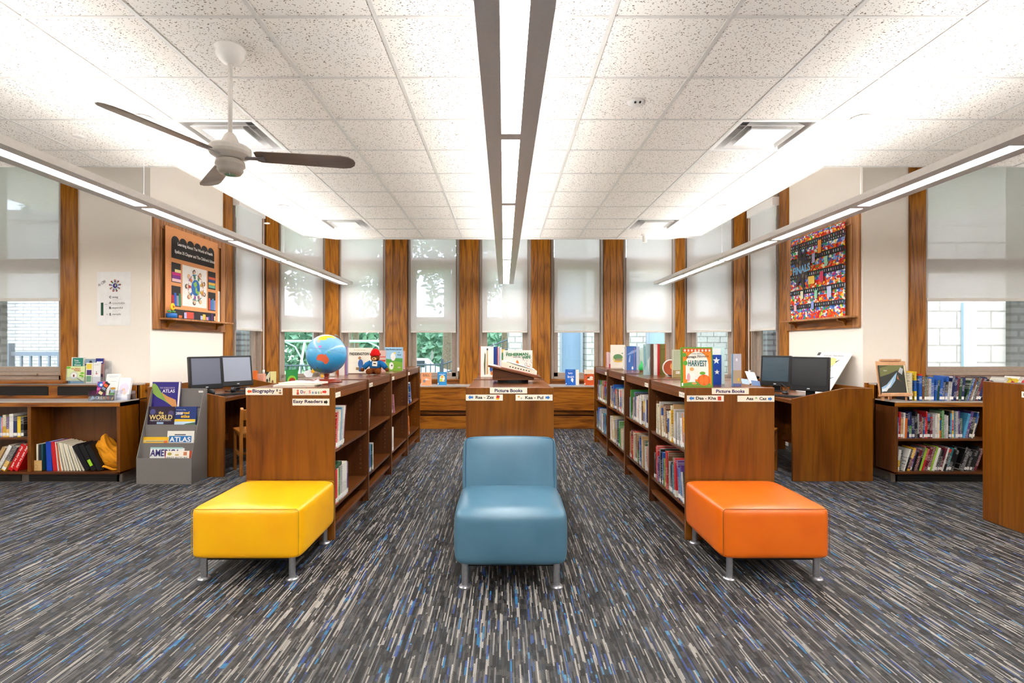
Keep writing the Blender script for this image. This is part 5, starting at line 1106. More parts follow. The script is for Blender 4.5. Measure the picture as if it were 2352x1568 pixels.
bookt('blue night-sky picture book standing open on right island', X(1462, D) - X(1440, D), 0.30, 0.014, '3C68B0', (X(1440, D), D, CT), A(3), A(-1), SR, items=[('p', [(0, 0.19), (0.06, 0.24), (0.12, 0.26), (0.12, 0.23), (0.05, 0.2)], '8AA8D8'), ('p', [(0.02, 0.10), (0.035, 0.19), (0.045, 0.18), (0.04, 0.1)], 'A8C0E0'), ('r', 0.095, 0.02, 0.10, 0.28, 'C87070'), ('p', [(0.06, 0.01), (0.06, 0.04), (0.07, 0.05), (0.08, 0.04), (0.08, 0.01)], 'E8ECF4')])
bookt('white book edge left of the blue night-sky book, right island', 0.035, 0.29, 0.10, 'E8E2DE', (X(1435, D + 0.05), D + 0.05, CT), 0, 0, SR)
bookt('pale blue book standing behind the blue night-sky book', 0.04, 0.295, 0.02, 'C0D0E4', (X(1462, D + 0.06), D + 0.06, CT), 0, 0, SR)
bookt('pale green book behind the small green ornament, right island', 0.055, 0.26, 0.02, 'B8D0C4', (X(1467, 6.45) + 0.01, 6.45, CT), 0, 0, SR)
t = thing('pear_ornament', 'small shiny green pear-shaped ornament on the right island', 'ornament', (X(1473.5, 6.0), 6.0, CT)); gg = flat('28B05A', 0.25)
MB(gg).lathe((0, 0, 0.0), [(0.012, 0.014), (0.03, 0.02), (0.036, 0.045), (0.028, 0.075), (0.014, 0.095), (0.008, 0.12), (0.003, 0.13)], 20).build('body', t, smooth=True); MB(flat('6A4428', 0.6)).cyl((0, 0, 0), (0, 0, 0.018), 0.022, n=16).build('base', t)
# books on the radiator bench
BZ = 0.7256; SB_ = 'display books on the radiator bench'
D = 8.70
bookt('peach picture book titled BALL standing on the radiator bench', 0.178, 0.215, 0.012, 'EBA070', (X(967, D), D, BZ), 0, A(-4), SB_, items=[('c', 0.055, 0.068, 0.024, 0.024, '8A8A8C'), ('p', [(0.06, 0.1), (0.09, 0.118), (0.13, 0.095), (0.16, 0.09), (0.16, 0.086), (0.08, 0.085)], 'E8DCD4')], texts=(('BALL', 0.09, 0.168, 0.115, 0.046, '8A6A48', 0.01),), sticker=True)
bookt('blue picture book with arched yellow and white picture on the bench', 0.155, 0.222, 0.012, '2A86C0', (X(1005, D), D, BZ), 0, A(-4), SB_, items=[('r', 0.035, 0.06, 0.125, 0.12, 'E8D8A8'), ('c', 0.08, 0.12, 0.045, 0.05, 'EADBB0'), ('c', 0.06, 0.085, 0.022, 0.025, 'C0C83A'), ('c', 0.075, 0.14, 0.022, 0.022, 'E8A040'), ('c', 0.10, 0.10, 0.012, 0.03, 'F4F2EC'), ('c', 0.112, 0.08, 0.005, 0.018, '202020')], texts=(('SCRUFFY', 0.08, 0.182, 0.11, 0.014, 'F2F2F0', 0.02),), sticker=True)
o = bookt('bright blue book titled Baby Brains on the bench at right', 0.175, 0.268, 0.02, '2468C4', (X(1299, D), D - 0.02, BZ), A(8), A(-3), SB_, items=[('c', 0.115, 0.09, 0.022, 0.032, 'E8ECE8'), ('p', [(0.11, 0.06), (0.13, 0.04), (0.125, 0.065)], 'E8ECE8')] + [('c', 0.02 + 0.14 * R.random(), 0.03 + 0.22 * R.random(), 0.0025, 0.0025, 'D8E4F4') for _ in range(18)], texts=(('Baby', 0.085, 0.20, 0.075, 0.04, 'F4F4F0', 0.01, 0.1), ('Brains', 0.09, 0.145, 0.11, 0.04, 'F4F4F0', 0.01, 0.05), ('Simon James', 0.085, 0.25, 0.08, 0.008, 'D8E4F4')), sticker=True)
MB(W['paper']).box(0.176, 0.004, 0.0, 0.235, 0.012, 0.262).build('back_cover', o)
bookt('orange and cream picture book at the right end of the bench', 0.175, 0.265, 0.014, 'C8501E', (X(1342, D), D, BZ), 0, A(-3), SB_, items=[('r', 0, 0.19, 0.175, 0.265, 'DDD0BC'), ('c', 0.12, 0.13, 0.028, 0.022, 'EDE4D4'), ('c', 0.07, 0.12, 0.022, 0.02, '3A2A20'), ('c', 0.10, 0.10, 0.05, 0.018, 'E8D8C0'), ('c', 0.03, 0.18, 0.014, 0.014, '6A5A40')], sticker=True)
bookt('small green picture book with red arch on the bench behind papers', 0.185, 0.285, 0.012, '2E9048', (X(656, 8.25), 8.25, BZ), A(10), A(-3), SB_, items=[('c', 0.095, 0.11, 0.07, 0.08, '8AC23A'), ('c', 0.10, 0.10, 0.05, 0.055, 'A83A20'), ('r', 0.055, 0.0, 0.15, 0.07, '2A2A30'), ('r', 0.07, 0.07, 0.13, 0.09, 'F0EEE8')])
bookt('black and white picture book with round shapes near the corner window', 0.085, 0.26, 0.01, 'D8D8C0', (X(610.5, 8.05), 8.05, BZ), A(20), 0, SB_, items=[('p', [(0, 0.26), (0.05, 0.26), (0.0, 0.18)], '2A3A2A'), ('c', 0.06, 0.14, 0.016, 0.035, '6A4A58'), ('c', 0.02, 0.12, 0.016, 0.03, '3A3A30'), ('r', 0, 0, 0.085, 0.05, 'B8B84A')])
bookt('pale yellow picture book with brown figures near the corner window', 0.09, 0.265, 0.01, 'D9CF8C', (X(623, 8.1), 8.06, BZ), A(30), 0, SB_, items=[('c', 0.035, 0.09, 0.016, 0.04, '8A5A3A'), ('c', 0.07, 0.06, 0.018, 0.022, '6A3A2A')])
tag(MB(flat('D89A84', 0.5)).box(-0.055, -0.04, 0, 0.055, 0.04, 0.24).build('file_box', loc=(X(600, 7.85), 7.85, BZ), bevel=0.004), 'salmon pink box file standing on the bench under the shade cord', 'box')
tag(MB(flat('E8752E', 0.5)).extr([(-0.04, 0, 0), (0.03, 0, 0), (0.025, 0, 0.1), (0.035, 0, 0.16), (0.02, 0, 0.22), (0.035, 0, 0.3), (-0.04, 0, 0.3)], (0, 0.02, 0)).build('foam_cutout', loc=(X(574, 7.6) + 0.08, 7.6, BZ), bevel=0.003), 'orange notched cut-out behind the pale-screened left monitor', 'cutout')
# ---- magazine rack contents
SK = 'atlases in the grey rack'
def rk(label, px0, px1, ytop, zb, D, th, hexc, items, texts, tilt=-7):
    bookt(label, X(px1, D) - X(px0, D), Z(ytop, D) - zb, th, hexc, (X(px0, D), D, zb), 0, A(tilt), SK, items=items, texts=texts)
w_ = X(410, 5.38) - X(343, 5.38)
rk('purple-blue THE WORLD BOOK ATLAS with green map, topmost in the rack', 343, 408, 877, 0.610, 5.362, 0.018, '2A1F78', [('p', [(0.002, 0.39), (0.002, 0.30), (0.06, 0.25), (0.14, 0.21), (0.20, 0.17), (0.25, 0.13), (0.27, 0.16), (0.20, 0.24), (0.10, 0.30), (0.06, 0.36), (0.03, 0.39)], '7FA048'), ('p', [(0.10, 0.30), (0.16, 0.26), (0.26, 0.22), (0.275, 0.15), (0.24, 0.14), (0.16, 0.21)], 'C88A50'), ('r', 0.28, 0.0, 0.296, 0.405, 'E0DAD0')], (('THE WORLD BOOK', 0.165, 0.345, 0.16, 0.018, 'C8B8D8', 0.0), ('ATLAS', 0.18, 0.312, 0.13, 0.034, 'F0EAF4', 0.02)))
rk('dark cover book titled the WORLD with gold letters, left in rack', 335, 397, 934, 0.441, 5.300, 0.016, '2A1A30', [('c', 0.05, 0.27, 0.03, 0.03, '4A4A80'), ('c', 0.24, 0.25, 0.03, 0.035, '4A4470'), ('r', 0.1, 0.145, 0.17, 0.165, '9AB8D8')], (('the', 0.14, 0.262, 0.05, 0.03, 'E8C870', 0.02), ('WORLD', 0.14, 0.215, 0.24, 0.05, 'E8CC80', 0.02), ('Afghanistan to Zimbabwe', 0.14, 0.18, 0.22, 0.014, 'D8D8E0', 0.01)))
rk('blue 2008 road atlas curling over at the right of the rack', 398, 447, 934, 0.441, 5.298, 0.010, '1E3470', [('r', 0, 0.17, 0.215, 0.195, 'E8C030'), ('r', 0, 0.12, 0.215, 0.17, 'B8D0E4'), ('p', [(0.05, 0.12), (0.215, 0.12), (0.215, 0.165), (0.12, 0.15)], '4A6A4A')], (('2008', 0.045, 0.255, 0.07, 0.028, 'F0F0F0', 0.02), ('road', 0.115, 0.262, 0.07, 0.028, 'E8B820', 0.03), ('atlas', 0.11, 0.225, 0.09, 0.032, 'E8B820', 0.03), ('American Map', 0.06, 0.29, 0.10, 0.012, 'D8E0F0', 0.0)))
rk('dark grey-purple book at the right behind the road atlas', 412, 458, 934, 0.441, 5.330, 0.010, '4A4450', [('r', 0.03, 0.27, 0.17, 0.29, '302A38'), ('p', [(0.1, 0.2), (0.2, 0.26), (0.2, 0.15)], '8A8490')], ())
rk('yellow CHILDREN\'S atlas low in the second pocket', 326, 383, 1004, 0.281, 5.236, 0.014, 'E8B41C', [('r', 0.0, 0.13, 0.25, 0.15, 'D8C080'), ('r', 0.03, 0.135, 0.23, 0.14, '505868'), ('p', [(0.20, 0.09), (0.22, 0.145), (0.25, 0.145), (0.25, 0.09)], 'D86A30')], (("CHILDREN'S", 0.12, 0.105, 0.2, 0.034, 'B07010', 0.02),))
rk('blue and white ATLAS of the world in the second pocket', 381, 443, 990, 0.281, 5.250, 0.022, 'E4DFD4', [('r', 0.02, 0.125, 0.25, 0.19, '2A74B4'), ('r', 0.075, 0.197, 0.19, 0.207, '404048'), ('r', 0.02, 0.075, 0.25, 0.1, 'B83A3A')], (('ATLAS', 0.135, 0.155, 0.215, 0.05, 'F0EEEA', 0.02), ('WORLD', 0.15, 0.088, 0.15, 0.02, 'F0E0D8', 0.03)))
rk('white book lettered AMER in navy in the front pocket', 341, 418, 1030, 0.106, 5.182, 0.014, 'E4E4E0', [('r', 0, 0.245, 0.33, 0.26, '9AC8C4')], (('AMERICA', 0.155, 0.205, 0.30, 0.07, '2A2468', 0.02),))
rk('red-bordered FIRST PICTURE atlas at the front right of the rack', 376, 436, 1036, 0.106, 5.175, 0.012, 'B8442C', [('r', 0.008, 0.0, 0.245, 0.226, 'ECE4D4'), ('c', 0.045, 0.195, 0.022, 0.015, 'A89A3A'), ('c', 0.12, 0.185, 0.022, 0.009, 'C8A868'), ('r', 0.185, 0.18, 0.22, 0.215, 'C87A50')], (('FIRST PICTURE', 0.125, 0.155, 0.21, 0.024, '6A7080', 0.01),))

# ---- left unit: file box, folders, yellow bag, brochures
wz = 0.1078
t = thing('magazine_file', 'small tan cardboard file box beside the unit divider', 'file box', (X(83, 5.27), 5.27, wz)); tn_ = flat('CFA86C', 0.7)
MB(tn_).box(-0.062, -0.0, 0, 0.062, 0.004, 0.11).box(-0.062, 0, 0, -0.058, 0.22, 0.11).box(0.058, 0, 0, 0.062, 0.22, 0.11).box(-0.062, 0, 0, 0.062, 0.22, 0.004).build('box', t); art(t, 'stamp', [('c', 0, 0.045, 0.02, 0.02, 'A8834E'), ('c', 0, 0.045, 0.016, 0.016, 'CFA86C')])
fol = [('white file folder upright in the tan file box', -4.815, 0.018, 0.27, 'DDD6C4', 0), ('black and white spiral notebook in the tan file box', -4.79, 0.02, 0.265, '2A2A2C', 0), ('dark teal binder edge in the tan file box', -4.765, 0.016, 0.27, '1E4E58', 0),
       ('bright blue ring binder next to the tan file box', -4.708, 0.055, 0.30, '1440B0', 2), ('bright red binder leaning beside the blue binder', -4.642, 0.045, 0.30, 'C81A1E', 5), ('white thin folder edge right of the blue binder', -4.594, 0.01, 0.30, 'E8E4DC', 6), ('orange thin folder leaning after the red binder', -4.574, 0.016, 0.29, 'D8642A', 8)]
for lab, x_, t_, h_, c_, ln in fol:
    o = book(lab, 0.20, h_, t_, flat(c_, 0.5), (x_ + t_, 5.275, wz + (0.006 if ln == 0 else 0)), R90, 0, group='folders in the left wall unit', name='folder', cat='folder'); o.rotation_euler = (A(-ln) * -1 * -1, 0, R90); o.location.z += t_ * math.sin(A(ln))
for k in range(8):
    ln = 10 + k * 1.7; x_ = -4.555 + k * 0.031; t_ = 0.012 + 0.008 * (k % 2)
    o = book(f'{"cream" if k % 2 else "off-white"} paper folder, {ORD[k]} from the left in the leaning fan', 0.20, 0.30 - 0.004 * k, t_, flat('DDD3B8' if k % 2 else 'E4DFD0', 0.7), (x_ + t_, 5.275, wz + t_ * math.sin(A(ln))), R90, 0, group='pale folders leaning in the left wall unit', name='folder', cat='folder')
    o.rotation_euler = (A(-ln), 0, R90)
for k, (lab, lbl) in enumerate((('black leaning binder left of the green-labelled one', None), ('black leaning binder with neon green label', 'A8E02A'), ('black leaning binder under the yellow cloth bag', None))):
    ln = 28; x_ = -4.31 + k * 0.066; t_ = 0.052
    o = book(lab, 0.21, 0.29, t_, W['black'], (x_ + t_, 5.265, wz + t_ * math.sin(A(ln))), R90, 0, group='black binders in the left wall unit', name='binder', cat='binder'); o.rotation_euler = (A(-ln), 0, R90)
    if lbl: MB(flat(lbl, 0.5)).box(-0.002, 0.01, 0.05, -0.0006, 0.042, 0.12).build('neon_label', o)
# soft bag
t = thing('cloth_bag', 'rumpled golden yellow cloth bag slumped in the left shelf unit', 'bag', (-4.10, 5.36, wz))
bm = bmesh.new(); bmesh.ops.create_icosphere(bm, subdivisions=5, radius=1.0)
from mathutils import noise as _nz
for v in bm.verts:
    p = v.co.copy(); x_, y_, z_ = p
    up = (z_ + 1) / 2
    q = Vector((x_ * (0.185 - 0.105 * max(0, up - 0.35)), y_ * 0.082, 0.17 + z_ * 0.165)); q.x += -0.10 * max(0, up - 0.45) * 1.6 + 0.03 * (1 - up)
    if z_ > 0.3: q.z += 0.05 * math.sin(x_ * 7 + 1)* (z_ - 0.3); 
    if x_ > 0.2 and z_ > -0.2: q.z -= 0.10 * (x_ - 0.2)
    f = _nz.noise(Vector((p.x * 1.6 + 3, p.y * 2, p.z * 2.2))) * 0.030 + abs(_nz.noise(Vector((p.x * 3.5 + p.z * 3.0, p.y * 3, p.z * 1.2 - p.x * 2)))) * 0.030
    q += Vector((p.x, p.y * 0.8, p.z * 0.4)) * (f - 0.012)
    q.z = max(0.002, q.z); q.x = max(-0.2, min(0.128 - 0.06 * max(0, p.z), q.x)); q.y = max(-0.085, min(0.11, q.y)); v.co = q
me = bpy.data.meshes.new('bag_cloth'); bm.to_mesh(me); bm.free(); ym = speckled('golden_cotton', 'D98A06', 'E89B10', 400, 0.85, 0.2); me.materials.append(ym)
for p in me.polygons: p.use_smooth = True
o = bpy.data.objects.new('bag_cloth', me); C.objects.link(o); o.parent = t
MB(ym).tube([(-0.06, -0.07, 0.02), (-0.02, -0.085, 0.05), (0.03, -0.08, 0.03), (0.06, -0.07, 0.012), (0.1, -0.06, 0.01)], 0.012, 8).build('strap', t, smooth=True)
BR = 'brochures on the left radiator unit'
def leaflet(label, w, h, hexc, x, y, z, rz=0, tilt=-12, items=None, texts=(), th=0.012):
    t = thing('brochure', label, 'brochure', (x, y, z), 0, BR); t.rotation_euler = (A(tilt), 0, rz)
    MB(flat(hexc, 0.4)).box(0, 0, 0, w, th, h).build('leaflet_stack', t)
    if items: art(t, 'cover_print', items, y=-0.001)
    for s_, u, v, w_, h_, c_ in texts: text(t, s_, u, v, w=w_, h=h_, col=c_, y=-0.0035, bold=0.02)
    return t
RZ_, CZc = 0.9905, 0.8305
D = 5.52; k_ = D / F
leaflet('light green brochure stack titled ALL ABOUT TICKS, upper ledge', 0.195, 0.185, 'D8E4A8', X(151.5, D), D, RZ_, 0, -4, [('r', 0, 0, 0.195, 0.028, '1F8AB0'), ('c', 0.08, 0.085, 0.042, 0.042, 'B8C4C0'), ('c', 0.08, 0.085, 0.036, 0.036, 'E8E6E0'), ('c', 0.08, 0.083, 0.009, 0.014, '7A3020'), ('p', [(0.115, 0.055), (0.12, 0.06), (0.18, 0.022), (0.172, 0.014)], '2A3A34'), ('c', 0.17, 0.11, 0.02, 0.012, '7FC03A'), ('c', 0.155, 0.085, 0.016, 0.009, '6FB030'), ('c', 0.175, 0.075, 0.013, 0.016, '7FC03A'), ('c', 0.02, 0.17, 0.025, 0.012, '6FB83A')],
        (('ALL ABOUT', 0.10, 0.16, 0.10, 0.016, 'C8502A'), ('TICKS', 0.115, 0.138, 0.075, 0.02, 'C8502A')))
D = 5.575
leaflet('teal leaflet about ticks and Lyme disease, behind the light green stack', 0.13, 0.28, 'EDEDEA', X(163, D), D, RZ_, 0, -2, [('r', 0.012, 0.02, 0.126, 0.274, '1F8070')], (('Ticks', 0.055, 0.245, 0.05, 0.018, 'E8F2EE'), ('Lyme', 0.07, 0.222, 0.055, 0.018, 'E8F2EE'), ('Disease', 0.07, 0.198, 0.07, 0.018, 'E8F2EE')), 0.03)
leaflet('leaflet with landscape photo between teal and navy ones', 0.11, 0.262, 'E6DDCB', X(194, D), D + 0.002, RZ_, 0, -2, [('r', 0.0, 0.2, 0.11, 0.262, '8AA0B4'), ('c', 0.06, 0.225, 0.016, 0.02, '2A2A30'), ('r', 0, 0.19, 0.11, 0.205, '4A4A3A')])
leaflet('narrow leaflet with navy top band, rear right', 0.085, 0.268, 'B88A8A', X(218, D), D + 0.004, RZ_, 0, -2, [('r', 0, 0.21, 0.085, 0.268, '1F2A80'), ('r', 0.01, 0.222, 0.075, 0.235, 'E8E8F0'), ('r', 0.03, 0.02, 0.08, 0.1, '4A3A58')])
D = 5.52
leaflet('narrow leaflet with yellow, purple and green squares', 0.07, 0.222, 'EDE9DA', X(196.5, D), D, RZ_, 0, -3, [('r', 0.004, 0.155, 0.06, 0.21, 'E8D04A'), ('r', 0.008, 0.09, 0.06, 0.145, '4A2A6A'), ('r', 0.008, 0.02, 0.058, 0.08, '3FA060')])
leaflet('narrow plain white leaflet with tiny red print', 0.075, 0.225, 'ECECEA', X(212.5, D), D, RZ_, 0, -3, [('r', 0.03, 0.10, 0.05, 0.11, 'B03A48'), ('r', 0.035, 0.115, 0.042, 0.13, '303030'), ('r', 0.012, 0.20, 0.06, 0.203, 'A0A0A0')])
D = 5.36
leaflet('white leaflet stack with small autumn tree picture, front holder', 0.105, 0.225, 'F0EEEA', X(241, D), D, CZc, 0.12, -14, [('r', 0.028, 0.05, 0.085, 0.13, 'B8CCD8'), ('r', 0.028, 0.05, 0.085, 0.075, '6AA060'), ('c', 0.062, 0.12, 0.026, 0.012, 'D89A3A'), ('c', 0.035, 0.085, 0.006, 0.02, '6A3A28'), ('r', 0.03, 0.195, 0.08, 0.198, '9AA8A0')])
leaflet('white sheet stack with blue and red picture behind the autumn tree leaflet', 0.135, 0.27, 'F2F0EE', X(237, D + 0.07), D + 0.07, CZc, 0.05, -12, [('r', 0.0, 0.15, 0.045, 0.19, '5A6AA8'), ('r', 0.0, 0.14, 0.045, 0.165, '8A3A2A'), ('r', 0.02, 0.245, 0.12, 0.248, 'A0A0A8'), ('r', 0.03, 0.232, 0.11, 0.234, 'A0A0A8')])
leaflet('white brochure pile with faint mother and child print, rightmost', 0.105, 0.24, 'EEECEE', X(267, 5.36), 5.36, CZc, 0.25, -20, [('c', 0.055, 0.12, 0.045, 0.06, 'DDD4E4'), ('c', 0.05, 0.11, 0.016, 0.014, 'DDBCA8'), ('c', 0.065, 0.075, 0.016, 0.02, 'E4C8B8')], (), 0.05)
leaflet('colourful leaflet lettered CREATE lying across the front holder', 0.25, 0.055, '3A3A44', X(205.5, 5.29), 5.29, CZc, 0.0, -4, [('p', [(0, 0.0), (0.03, 0.05), (0.06, 0.02)], '8AB0D0'), ('p', [(0.22, 0.01), (0.25, 0.05), (0.24, 0.01)], 'E8B060')], (('C', 0.075, 0.03, 0.025, 0.03, '8AC0E8'), ('R', 0.10, 0.028, 0.022, 0.03, 'E8E4DC'), ('E', 0.125, 0.028, 0.02, 0.03, 'C8C0B4'), ('A', 0.15, 0.028, 0.024, 0.03, 'E8A850'), ('T', 0.17, 0.028, 0.018, 0.03, '9A948C'), ('E', 0.195, 0.028, 0.022, 0.03, 'E0522A')), 0.006)
o = leaflet('leopard and zigzag patterned leaflet leaning diagonally in the front holder', 0.05, 0.22, '2E2A2A', X(212, 5.30), 5.31, CZc + 0.01, 0.0, -6, [('r', 0.005, 0.17, 0.045, 0.20, 'E8602A'), ('r', 0.005, 0.135, 0.045, 0.16, '8A94A8'), ('r', 0.005, 0.08, 0.045, 0.11, 'E8D8A8'), ('r', 0.005, 0.02, 0.045, 0.05, 'C8B890')], (), 0.004); o.rotation_euler = (A(-6), A(32), 0)
leaflet('blue and magenta round-topped card standing behind the patterned leaflet', 0.085, 0.19, '9A2A78', X(220, 5.38), 5.38, CZc, 0, -8, [('c', 0.04, 0.16, 0.035, 0.03, '2E6AC8'), ('c', 0.04, 0.155, 0.015, 0.014, 'E8EAF4'), ('r', 0.055, 0.16, 0.085, 0.19, 'E8507A'), ('r', 0.0, 0.10, 0.04, 0.125, 'D86AA8')], (), 0.008)
for lab, x0, x1, y0, y1, z, h_ in (('clear acrylic leaflet holder on the upper ledge', X(150, 5.5), X(240, 5.5), 5.505, 5.6, RZ_, 0.16), ('clear acrylic leaflet holder at the front edge of the counter', X(203, 5.28), X(262, 5.28), 5.275, 5.47, CZc, 0.10), ('small clear acrylic holder under the rightmost brochure pile', X(264, 5.32), X(290, 5.32), 5.335, 5.46, CZc, 0.06)):
    a = 0.003; tag(MB(W['acrylic']).box(x0, y0, z, x1, y0 + a, z + h_ * 0.45).box(x0, y1 - a, z, x1, y1, z + h_ * 1.5).box(x0, y0, z, x0 + a, y1, z + h_).box(x1 - a, y0, z, x1, y1, z + h_).box(x0, y0, z, x1, y1, z + a * 0.3).build('leaflet_holder'), lab, 'leaflet holder', 'acrylic leaflet holders')
# ---- right unit: easel
t = thing('book_easel', 'small pale wooden easel holding a book on the right counter', 'easel', (X(2061, 5.27), 5.27, 0.8305), A(4)); em = W['easel']
M = Matrix.Translation((0, 0.03, 0.055)) @ Matrix.Rotation(A(-9), 4, 'X')
MB(em).box(-0.165, 0, 0, 0.165, 0.012, 0.355, M=M).build('back_board', t, bevel=0.008); MB(em).box(-0.11, -0.012, 0.355, 0.11, 0.02, 0.375, M=M).build('top_bar', t, bevel=0.002)
MB(em).box(-0.17, -0.035, -0.012, 0.17, 0.012, 0.008, M=M).box(-0.17, -0.038, 0.0, 0.17, -0.030, 0.022, M=M).build('ledge', t, bevel=0.002)
for x_ in (-0.15, 0.0, 0.12): MB(em).box(x_, 0.02 if x_ else 0.1, 0, x_ + 0.03, 0.04 if x_ else 0.12, 0.06 if x_ else 0.06).build('leg', t, bevel=0.003)
t2 = bookt('dark nature book with white waterfall cover standing on the small easel', 0.285, 0.30, 0.014, '3A3A34', (X(2061, 5.27) - 0.16, 5.262, 0.8305 + 0.067), A(4), A(-9), None,
      items=[('r', 0, 0.24, 0.27, 0.30, '5A5A3A'), ('p', [(0, 0.18), (0.1, 0.21), (0.2, 0.25), (0.27, 0.3), (0.12, 0.3), (0.0, 0.27)], '7A7A4A'), ('p', [(0, 0.07), (0.06, 0.10), (0.12, 0.16), (0.19, 0.23), (0.16, 0.14), (0.1, 0.07), (0, 0.02)], '9CC0DC'), ('p', [(0, 0.05), (0.05, 0.07), (0.1, 0.12), (0.15, 0.18), (0.1, 0.09), (0.05, 0.03), (0, 0.03)], 'E0E6E8'), ('p', [(0.2, 0.23), (0.23, 0.28), (0.26, 0.26), (0.24, 0.2)], 'B8BCC0'), ('p', [(0.18, 0.16), (0.24, 0.12), (0.2, 0.15), (0.19, 0.2)], 'C07A50'), ('r', 0.268, 0, 0.285, 0.30, 'E0D8B8')],
      texts=(('How', 0.06, 0.245, 0.035, 0.014, 'E8E8E0'),))
# ---- poster leaning in the right carrel, papers by the far monitor
t = thing('leaning_poster', 'large white board with green and yellow bird drawing leaning on the wall', 'poster', (3.625, 6.37, 0.8375)); t.rotation_euler = (A(-31), 0, A(-90))
MB(flat('F0EFED', 0.4)).box(0, 0, 0, 0.62, 0.006, 0.555).build('board', t)
BX = lambda o: (setattr(o, 'scale', (1.476, 1, 1.067)), setattr(o, 'location', (0.295, 0, 0)))
BX(art(t, 'bird_print', [('c', 0.03, 0.40, 0.065, 0.055, 'E4DC84'), ('p', [(-0.06, 0.16), (-0.02, 0.34), (0.05, 0.37), (0.085, 0.30), (0.07, 0.18), (0.0, 0.12)], 'B8D878'), ('p', [(-0.02, 0.12), (0.08, 0.2), (0.17, 0.22), (0.1, 0.14), (0.15, 0.12), (0.05, 0.06)], '9AC4C0'), ('p', [(0.085, 0.41), (0.13, 0.44), (0.09, 0.39)], '2A2A2A'), ('r', -0.2, 0.48, -0.16, 0.52, '505050')]))
text(t, 'kevin henkes', 0.33, 0.515, w=0.36, h=0.026, col='808080', y=-0.004, bold=0)
BX(MB(W['blackmatte']).tube([(0.085, -0.003, 0.36), (0.07, -0.003, 0.34), (0.03, -0.003, 0.35), (0.0, -0.003, 0.33), (-0.03, -0.003, 0.38)], 0.0018, 5).tube([(-0.02, -0.003, 0.34), (-0.06, -0.003, 0.16), (0.0, -0.003, 0.12), (0.07, -0.003, 0.18), (0.09, -0.003, 0.30)], 0.0018, 5).tube([(0.17, -0.003, 0.22), (0.1, -0.003, 0.17), (0.04, -0.003, 0.10)], 0.0018, 5).tube([(0.15, -0.003, 0.13), (0.08, -0.003, 0.12), (0.03, -0.003, 0.07)], 0.0018, 5).build('bird_outline', t))
for lab, px_, py_, D, w_, h_, ti, c_ in (('white sheet propped up left of the right monitors', 1722, 880, 6.6, 0.14, 0.20, 40, 'F2F2F4'), ('pale blue leaflet lying low beside the white sheet', 1706, 884, 6.5, 0.10, 0.10, 35, 'B4CCE4'), ('blue-grey folded card in front of the white sheet', 1728, 884, 6.42, 0.12, 0.07, 30, '7A94C0')):
    t = thing('paper_sheet', lab, 'paper', (X(px_, D), D, max(0.8365, Z(py_, D))), 0.2, 'papers by the right monitors'); t.rotation_euler = (A(-ti), A(8), A(10)); MB(flat(c_, 0.6)).box(0, 0, 0, w_, 0.003, h_).build('sheet', t); MB(W['paper']).box(0.01, 0.003, 0, 0.02, 0.03, h_ * 0.3).build('prop', t)
tag(MB(W['blackmatte']).box(-0.10, -0.13, 0, 0.10, 0.13, max(0.02, Z(888, 6.5) - 0.8365)).build('document_tray', loc=(X(1722, 6.55), 6.55, 0.8362), bevel=0.004), 'dark document tray under papers left of the right monitors', 'tray')

# ---------------------------------------------------------------- wall boards and quilts
def wboard(side):
    s = -1 if side == 'left' else 1
    x = XL + 0.001 if s < 0 else XR - 0.001; rz = PI / 2 if s < 0 else -PI / 2; y0 = 5.665 if s < 0 else 7.10
    t = thing('display_board', ('oak framed cork board with a small shelf on the left wall' if s < 0 else 'oak framed cork board with a small shelf on the right wall'), 'board', (x, y0, 0), rz, 'framed cork boards')
    Wd = 1.435 if s > 0 else 1.435; zb, zt = (1.58, 2.835) if s < 0 else (1.60, 2.88); m = W['board']; f = 0.11
    MB(m).box(0, -0.03, zb, f, 0, zt).build('frame_side', t, bevel=0.006); MB(m).box(Wd - f, -0.03, zb, Wd, 0, zt).build('frame_side', t, bevel=0.006)
    MB(W['oak_h']).box(f, -0.03, zb, Wd - f, 0, zb + 0.085).build('frame_bottom', t, bevel=0.006); MB(m).box(f, -0.03, zt - 0.11, Wd - f, 0, zt).build('frame_top', t, bevel=0.006)
    MB(m).box(f - 0.012, -0.038, zb + 0.085, f, -0.01, zt - 0.11).box(Wd - f, -0.038, zb + 0.085, Wd - f + 0.012, -0.01, zt - 0.11).box(f, -0.038, zt - 0.115, Wd - f, -0.01, zt - 0.10).build('inner_bead', t, bevel=0.003)
    MB(W['cork']).box(f, -0.008, zb + 0.08, Wd - f, 0, zt - 0.1).build('cork_panel', t)
    o = MB(m).box(f - 0.04, -0.16, zb + 0.11, Wd - 0.02, -0.03, zb + 0.13).build('shelf', t, bevel=0.004)
    for u in (0.22, Wd - 0.22): MB(W['oak']).extr([(u - 0.015, -0.03, zb + 0.02), (u - 0.015, -0.03, zb + 0.11), (u - 0.015, -0.13, zb + 0.11), (u - 0.015, -0.12, zb + 0.085), (u - 0.015, -0.06, zb + 0.07), (u - 0.015, -0.05, zb + 0.04)], (0.03, 0, 0)).build('bracket', t, bevel=0.003)
    return t
wboard('left'); wboard('right')
